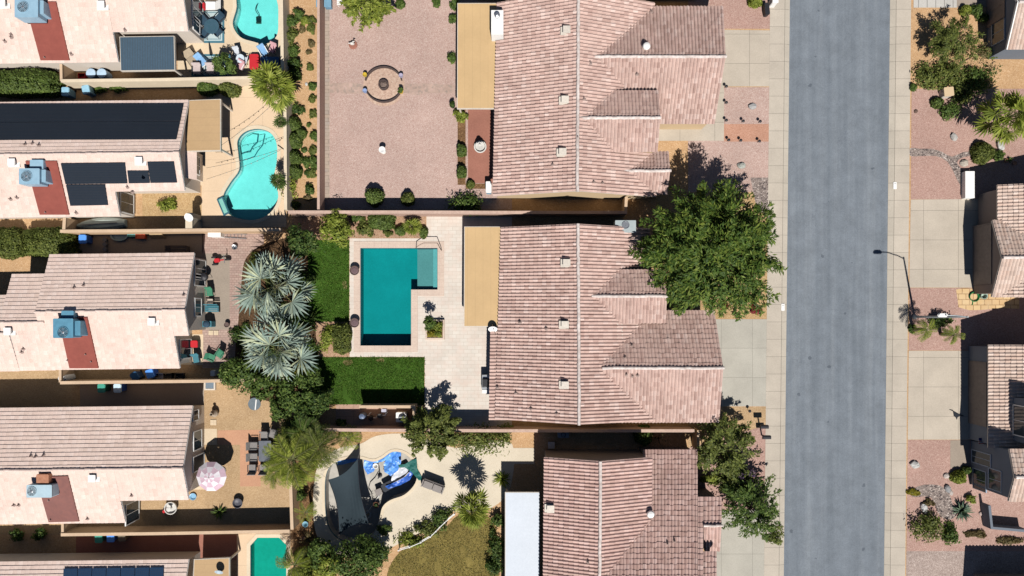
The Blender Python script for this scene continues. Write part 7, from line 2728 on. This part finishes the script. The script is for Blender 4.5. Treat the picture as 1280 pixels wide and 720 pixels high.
MB().box((0, 0, .43), (.6, 1.5, .82), 0, 1, .03).build('cart', M_STEEL, t, local=True)
MB().box((0, .1, .98), (.55, .8, .28), 0, .75, .08).build('hood', M_DARK, t, local=True)
MB().box((0, -.62, .86), (.58, .3, .04)).build('side_shelf', M_WHITE, t, local=True)
b = W(611, 235, .4)
b.z = 0
t = thing('storage_box', 'blue and white box at the lower left corner of the upper tiled roof', 'storage box', b)
MB().box((0, 0, .4), (.42, .9, .8), 0, 1, .04).build('box', mat('blue_box', (.16, .34, .46), None, 4, .4), t, local=True)
MB().box((0, 0, .82), (.48, .96, .05), 0, .96, .05).build('lid', M_WHITE, t, local=True)
b = W(401, 3)
for x, l in ((400, 'left of the two blue boxes at the top of the mauve wall'), (410, 'right of the two blue boxes at the top of the mauve wall')):
    b = W(x, 4, .4)
    b.z = .01
    t = thing('storage_box', l, 'storage box', b, 'blue boxes at the top of the mauve wall')
    MB().box((0, 0, .24), (.55, .7, .48), 0, .96, .04).build('box', mat('steel_blue', (.12, .24, .34), None, 4, .45), t, local=True)
    MB().box((0, 0, .5), (.6, .75, .05), 0, .95, .05).build('lid', mat('steel_blue_lid', (.18, .34, .46), None, 4, .45), t, local=True)
b = W(428, 4, .3)
b.z = 0
t = thing('garden_bench', 'white garden bench at the top edge left of the lime tree', 'bench', b)
mb = MB()
for k in range(3):
    mb.box((0, -.14 + k * .14, .42), (.85, .11, .03))
mb.build('seat', M_WHITE, t, local=True)
for sx in (-1, 1):
    MB().box((sx * .36, 0, .2), (.05, .38, .4)).build('leg', M_WHITE, t, local=True)
MB().slabq([(-.42, .2, .45), (.42, .2, .45), (.42, .26, .8), (-.42, .26, .8)], .03).build('backrest', M_WHITE, t, local=True)


# ================================================================ drained pool: tarps, shade sail, clutter
def cloth(name, label, cat, px, z, m, amp=.08, seed=0, th=.012, zf=None, cuts=5, par=None):
    """a rumpled sheet with an outline"""
    rr = random.Random(seed)
    pts = [W(*p) for p in px]
    c = sum(pts, ZERO) / len(pts)
    me = D.meshes.new(name)
    bm = bmesh.new()
    vs = [bm.verts.new((p.x - c.x, p.y - c.y, 0)) for p in pts]
    bm.faces.new(vs)
    bmesh.ops.triangulate(bm, faces=bm.faces[:])
    for _ in range(cuts):
        long = [e for e in bm.edges if e.calc_length() > .22]
        if not long:
            break
        bmesh.ops.subdivide_edges(bm, edges=long, cuts=1)
        bmesh.ops.triangulate(bm, faces=bm.faces[:])
    for v in bm.verts:
        q = Vector((v.co.x * 1.8 + seed, v.co.y * 1.8, seed))
        zz = z + amp * (mnoise.noise(q) + .6 * mnoise.noise(q * 2.7))
        if zf:
            zz += zf(v.co.x + c.x, v.co.y + c.y)
        v.co.z = zz
    g = bmesh.ops.extrude_face_region(bm, geom=bm.faces[:])
    for v in [x for x in g['geom'] if isinstance(x, bmesh.types.BMVert)]:
        v.co.z -= th
    bmesh.ops.recalc_face_normals(bm, faces=bm.faces)
    bm.to_mesh(me)
    bm.free()
    me.materials.append(m)
    o = D.objects.new(name, me)
    COL.objects.link(o)
    o.location = c
    if label:
        tag(o, label, cat)
    return o


M_TARP = mat('blue_tarp', (.05, .20, .62), (.14, .36, .80), 2.5, .35, .4, stain=.2)
M_TARPD = mat('deep_blue_tarp', (.03, .10, .42), (.04, .14, .52), 2.5, .35, .4, stain=.2)
M_GREENT = mat('green_canvas', (.015, .13, .11), (.012, .10, .085), 4, .6)
M_SAIL = slab('shade_sail_cloth', (.024, .038, .047), (.020, .032, .040), None, None, stain=.12)
cloth('tarp', 'crumpled blue tarp patch in the middle of the drained pool', 'tarp', [(452, 576), (460, 579), (468, 579), (467, 586), (464, 593), (456, 597), (451, 588)], -1.1, M_TARP, .12, 3)
cloth('tarp', 'bright blue tarp curling over the upper rim of the drained pool', 'tarp', [(452, 575.5), (466, 578.5), (478, 573.5), (488, 566), (496, 562.5), (500, 567), (500, 580), (496, 590), (487, 597), (479, 591), (478, 582), (481, 577), (470, 580.5), (460, 580)], -.55, M_TARP, .16, 5)
cloth('tarp', 'deep blue tarp strip along the right inner wall of the drained pool', 'tarp', [(512, 590), (516, 593), (511, 602), (500, 608), (484, 613), (480, 610), (496, 603), (506, 597)], -.5, M_TARPD, .12, 8)
cloth('tarp', 'blue tarp folded at the upper left rim of the drained pool', 'tarp', [(420, 577), (426, 573.5), (446, 571.5), (449, 575), (440, 578), (428, 581), (421, 582)], -.1, M_TARP, .08, 12)
cloth('canvas', 'dark green canvas hanging over the right end of the drained pool', 'canvas', [(498, 580), (506, 580), (514, 575), (521, 573), (522, 586), (529, 599), (524, 600), (515, 590), (506, 584), (499, 584)], .12, M_GREENT, .10, 15)
cloth('tarp', 'black sheet heaped on the floor of the drained pool', 'tarp', [(478, 585), (489, 583), (493, 588), (490, 593), (480, 593), (476, 590)], -1.05, mat('black_sheet', (.02, .022, .03), None, 5, .5), .1, 17)
cloth('tarp', 'white sheet stretched beside the deep blue tarp strip in the drained pool', 'tarp', [(495, 588), (506, 583), (511, 590), (503, 599), (492, 605), (486, 608), (488, 598)], -.75, mat('white_sheet', (.62, .64, .68), None, 3, .5), .08, 21)
# shade sail: four corners, curved edges
cor = [W(410.5, 599.5, 1.1), W(447.5, 573, 1.5), W(461, 655, .9), W(424, 668, .7)]
c = sum(cor, ZERO) / 4
t = thing('shade_sail', 'dark grey blue shade sail sagging over the drained pool', 'shade sail', (c.x, c.y, 0))
mb = MB()
n = 22
vs, fs = [], []
for i in range(n + 1):
    for j in range(n + 1):
        u, v = i / n, j / n
        uu = u + .10 * math.sin(math.pi * v) * (1 - 2 * u) * 1.0
        vv = v + .07 * math.sin(math.pi * u) * (1 - 2 * v)
        p = (cor[0] * (1 - uu) + cor[1] * uu) * (1 - vv) + (cor[3] * (1 - uu) + cor[2] * uu) * vv
        p = p + Vector((0, 0, -.45 * math.sin(math.pi * u) * math.sin(math.pi * v) + .05 * math.sin(u * 46 + 2 * v) * v * (u > .35) * math.sin(math.pi * v * .9 + .2)))
        vs.append(p)
for i in range(n):
    for j in range(n):
        a = i * (n + 1) + j
        fs.append([a, a + 1, a + n + 2, a + n + 1])
mb.add(vs, fs)
o = mb.build('sail', M_SAIL, t, smooth=True)
for k, (p, out) in enumerate(zip(cor, ((-.9, .3), (.1, .7), (.25, -.2), (-.2, -.5)))):
    MB().tube(p, p + Vector((out[0], out[1], -.6 if k else -.9)), .012, .012, 5).build('guy_rope', M_TRIM, t)
for k in (0, 3):
    mb = MB()
    a, b2 = (cor[0], cor[3]) if k == 0 else (cor[1], cor[2])
    mb.path([vs[(0 if k == 0 else n) * (n + 1) + j] for j in range(n + 1)], .02, 5)
    mb.build('hem', M_DARK, t)
# things in the drained pool
def lying(name, label, cat, x, y, z, fn):
    b = W(x, y, z)
    t = thing(name, label, cat, b)
    fn(t)
    return t


lying('pole', 'long white pole lying slanted in the drained pool', 'pole', 466, 630, -1.2, lambda t: (MB().tube((-.55, -.85, .06), (.55, .75, .1), .03, .03, 8).build('shaft', M_WHITE, t, local=True), MB().lathe([(.07, 0), (.07, .08), (.03, .1)], (.55, .75, .07), 8).build('tip', M_STEEL, t, local=True)))
lying('hose', 'thin dark hose snaking across the drained pool floor', 'hose', 466, 607, -1.22, lambda t: MB().path([(.5, 1.2, .05), (.2, .7, .05), (-.2, .3, .05), (-.35, -.2, .05), (-.1, -.6, .05), (0, -1.2, .05), (.1, -1.5, .05)], .025, 6).build('tube', M_DARK, t, local=True))
lying('bucket', 'white bucket near the blue tarps in the drained pool', 'bucket', 470, 582, -1.0, lambda t: MB().lathe([(.18, -.2), (.22, .2), (.24, .21), (.18, .2), (.01, -.1)], (0, 0, 0), 14).build('bucket', M_WHITE, t, local=True))
lying('crate', 'dark crate standing on the drained pool floor', 'crate', 474, 614, -1.0, lambda t: (MB().box((0, 0, 0), (.55, .5, .5), .4, .92, .04).build('box', M_DARK, t, local=True), MB().box((0, 0, .27), (.6, .55, .05), .4, .95, .04).build('lid', M_GREYF, t, local=True)))
lying('wheelbarrow', 'black wheelbarrow by the right wall of the drained pool', 'wheelbarrow', 485, 607, -.95, lambda t: (MB().box((0, 0, .1), (.8, .55, .3), .5, 1.25, .08).build('tray', mat('barrow_black', (.03, .035, .045), None, 4, .4), t, local=True), MB().tube((-.45, -.28, -.1), (-.42, -.2, -.1), .18, .18, 12).build('wheel', M_DARK, t, local=True), MB().path([(.3, .3, .15), (.85, .62, .3)], .02, 5).build('handle', M_STEEL, t, local=True)))
lying('plant_pot', 'terracotta pot with a small plant in the drained pool', 'planter', 471, 630, -1.22, lambda t: (MB().lathe([(.16, 0), (.24, .3), (.26, .32), (.2, .3), (.01, .26)], (0, 0, 0), 14).build('pot', M_TERRA, t, local=True), MB().ball((0, 0, .38), (.16, .16, .14), 8, 6, .2, 4).build('plant', mat('plant_green', (.06, .10, .03), None, 8), t, local=True)))
lying('post', 'short dark post standing among the blue tarps', 'post', 475, 594, -1.24, lambda t: (MB().tube((0, 0, 0), (.05, .0, 1.1), .05, .05, 8).build('shaft', M_DARK, t, local=True), MB().lathe([(.2, 0), (.2, .05), (.06, .1)], (0, 0, 0), 12).build('base', M_DARK, t, local=True)))
lying('round_pad', 'pale round pad near the shaded tip of the drained pool', 'pad', 459, 643, -1.24, lambda t: (MB().lathe([(.34, 0), (.36, .1), (.3, .14), (.26, .08), (.01, .06)], (0, 0, 0), 18).build('rim', M_CREAMS, t, local=True), MB().lathe([(.25, .06), (.2, .1), (.01, .11)], (0, 0, 0), 14).build('cushion', M_TANF, t, local=True)))
# wicker love seat
b = W(541, 608, .4)
b.z = .01
t = thing('garden_sofa', 'grey wicker two seat sofa on the sand coloured deck', 'sofa', b, rz=-.36)
for sx in (-1, 1):
    MB().box((sx * .42, -.05, .36), (.8, .58, .14), 0, .96, .05).build('seat_cushion', M_GREYF, t, local=True)
MB().box((0, .0, .18), (1.75, .66, .26)).build('base', M_GREYF, t, local=True)
MB().slabq([(-.85, .28, .3), (.85, .28, .3), (.85, .38, .75), (-.85, .38, .75)], .1).build('backrest', mat('dark_wicker', (.14, .125, .12), (.10, .09, .09), 16), t, local=True)
for sx in (-1, 1):
    MB().box((sx * .9, .0, .36), (.1, .64, .46), 0, .95).build('armrest', M_GREYF, t, local=True)
# white curved picket fence round the dry lawn
fp = [(498, 688), (512, 684), (526, 678), (538, 671), (545, 664), (556, 653), (568, 643)]
pts = [W(x, y, .7) for x, y in fp]
c = sum(pts, ZERO) / len(pts)
t = thing('low_fence', 'low white curved garden fence between the deck and the dry lawn', 'fence', (c.x, c.y, 0))
for z in (.3, .68):
    mb = MB()
    mb.ribbon([(p.x, p.y) for p in pts], .05, z, z + .06)
    mb.build('rail', M_WHITE, t)
for p in pts:
    MB().box((p.x, p.y, .4), (.09, .09, .8)).build('post', M_WHITE, t)
fp = [(508, 667), (520, 662), (532, 656), (541, 649), (542, 641)]
pts = [W(x, y, .6) for x, y in fp]
c = sum(pts, ZERO) / len(pts)
t = thing('low_fence', 'thin dark wire fence along the edge of the sand coloured deck', 'fence', (c.x, c.y, 0))
mb = MB()
mb.path([Vector((p.x, p.y, .6)) for p in pts], .014, 5)
mb.path([Vector((p.x, p.y, .3)) for p in pts], .014, 5)
mb.build('wire', M_DARK, t)
for p in pts:
    MB().tube((p.x, p.y, 0), (p.x, p.y, .65), .025, .025, 6).build('post', M_DARK, t)
# bench table at the end of the narrow strip
b = W(395, 697, .7)
b.z = 0
t = thing('work_bench', 'narrow metal work bench in the shade left of the sail', 'bench', b)
MB().box((0, 0, .78), (3.0, .5, .05)).build('worktop', M_STEEL, t, local=True)
for sx in (-1.4, 0, 1.4):
    MB().box((sx, 0, .38), (.06, .45, .76)).build('leg', M_DARK, t, local=True)
b = W(382, 655, .2)
b.z = 0
t = thing('bucket', 'small blue bucket in the narrow strip beside the thin wall', 'bucket', b)
MB().lathe([(.18, 0), (.24, .3), (.25, .31), (.2, .29), (.01, .05)], (0, 0, 0), 14).build('bucket', mat('pale_blue_plastic', (.2, .38, .46), None, 4, .4), t, local=True)
for x, y, h, l in ((405, 683, .9, 'tall thin dark statue at the lower left rim of the drained pool'), (379, 672, .7, 'short dark statue in the narrow strip')):
    b = W(x, y, h * .6)
    b.z = 0
    t = thing('garden_statue', l, 'statue', b)
    MB().lathe([(.2, 0), (.18, .1), (.14, h * .5), (.17, h * .72), (.07, h * .85)], (0, 0, 0), 12).build('body', mat('rust_stone', (.12, .07, .05), None, 6), t, local=True)
    MB().ball((0, 0, h * .95), (.09, .09, .11), 10, 7).build('head', mat('rust_stone', None), t, local=True)
# shaded alley objects above the brown roof
b = W(704, 543, .6)
b.z = 0
t = thing('air_conditioner', 'grey air conditioner in the shaded alley under the middle house', 'air conditioner', b)
MB().box((0, 0, .4), (.9, .5, .8), 0, 1, .04).build('cabinet', mat('alley_grey', (.25, .28, .33), None, 4, .5), t, local=True)
MB().lathe([(.2, .8), (.2, .84), (.16, .84), (.16, .81)], (0, 0, 0), 16, False).build('fan_guard', M_DARK, t, local=True)
b = W(689, 556, .4)
b.z = 0
t = thing('utility_box', 'small grey box at the upper corner of the brown tiled house', 'utility box', b)
MB().box((0, 0, .3), (.5, .5, .6), 0, .95, .04).build('cabinet', M_GREYF, t, local=True)
MB().box((0, 0, .62), (.54, .54, .04)).build('lid', M_STEEL, t, local=True)
# hanging flag at the entry of the east house
b = W(1222, 551, 1.6)
t = thing('flag', 'small red white and blue striped flag at the east house entry', 'flag', (b.x, b.y, 1.5))
mb = MB()
for k in range(6):
    mb.mi = k % 2
    mb.slabq([(.1, .08 * k - .24, .1), (.9, .08 * k - .24, -.05), (.9, .08 * k - .17, -.05), (.1, .08 * k - .17, .1)], .012)
mb.build('cloth', [mat('flag_red', (.5, .04, .05), None, 4), M_WHITE], t, local=True)
mb = MB()
mb.slabq([(.08, .02, .13), (.4, .02, .075), (.4, .24, .075), (.08, .24, .13)], .012)
mb.build('canton', mat('flag_blue', (.02, .04, .20), None, 4), t, local=True)
MB().tube((1.0, 0, -.1), (.05, 0, .14), .015, .015, 6).build('staff', M_WHITE, t, local=True)
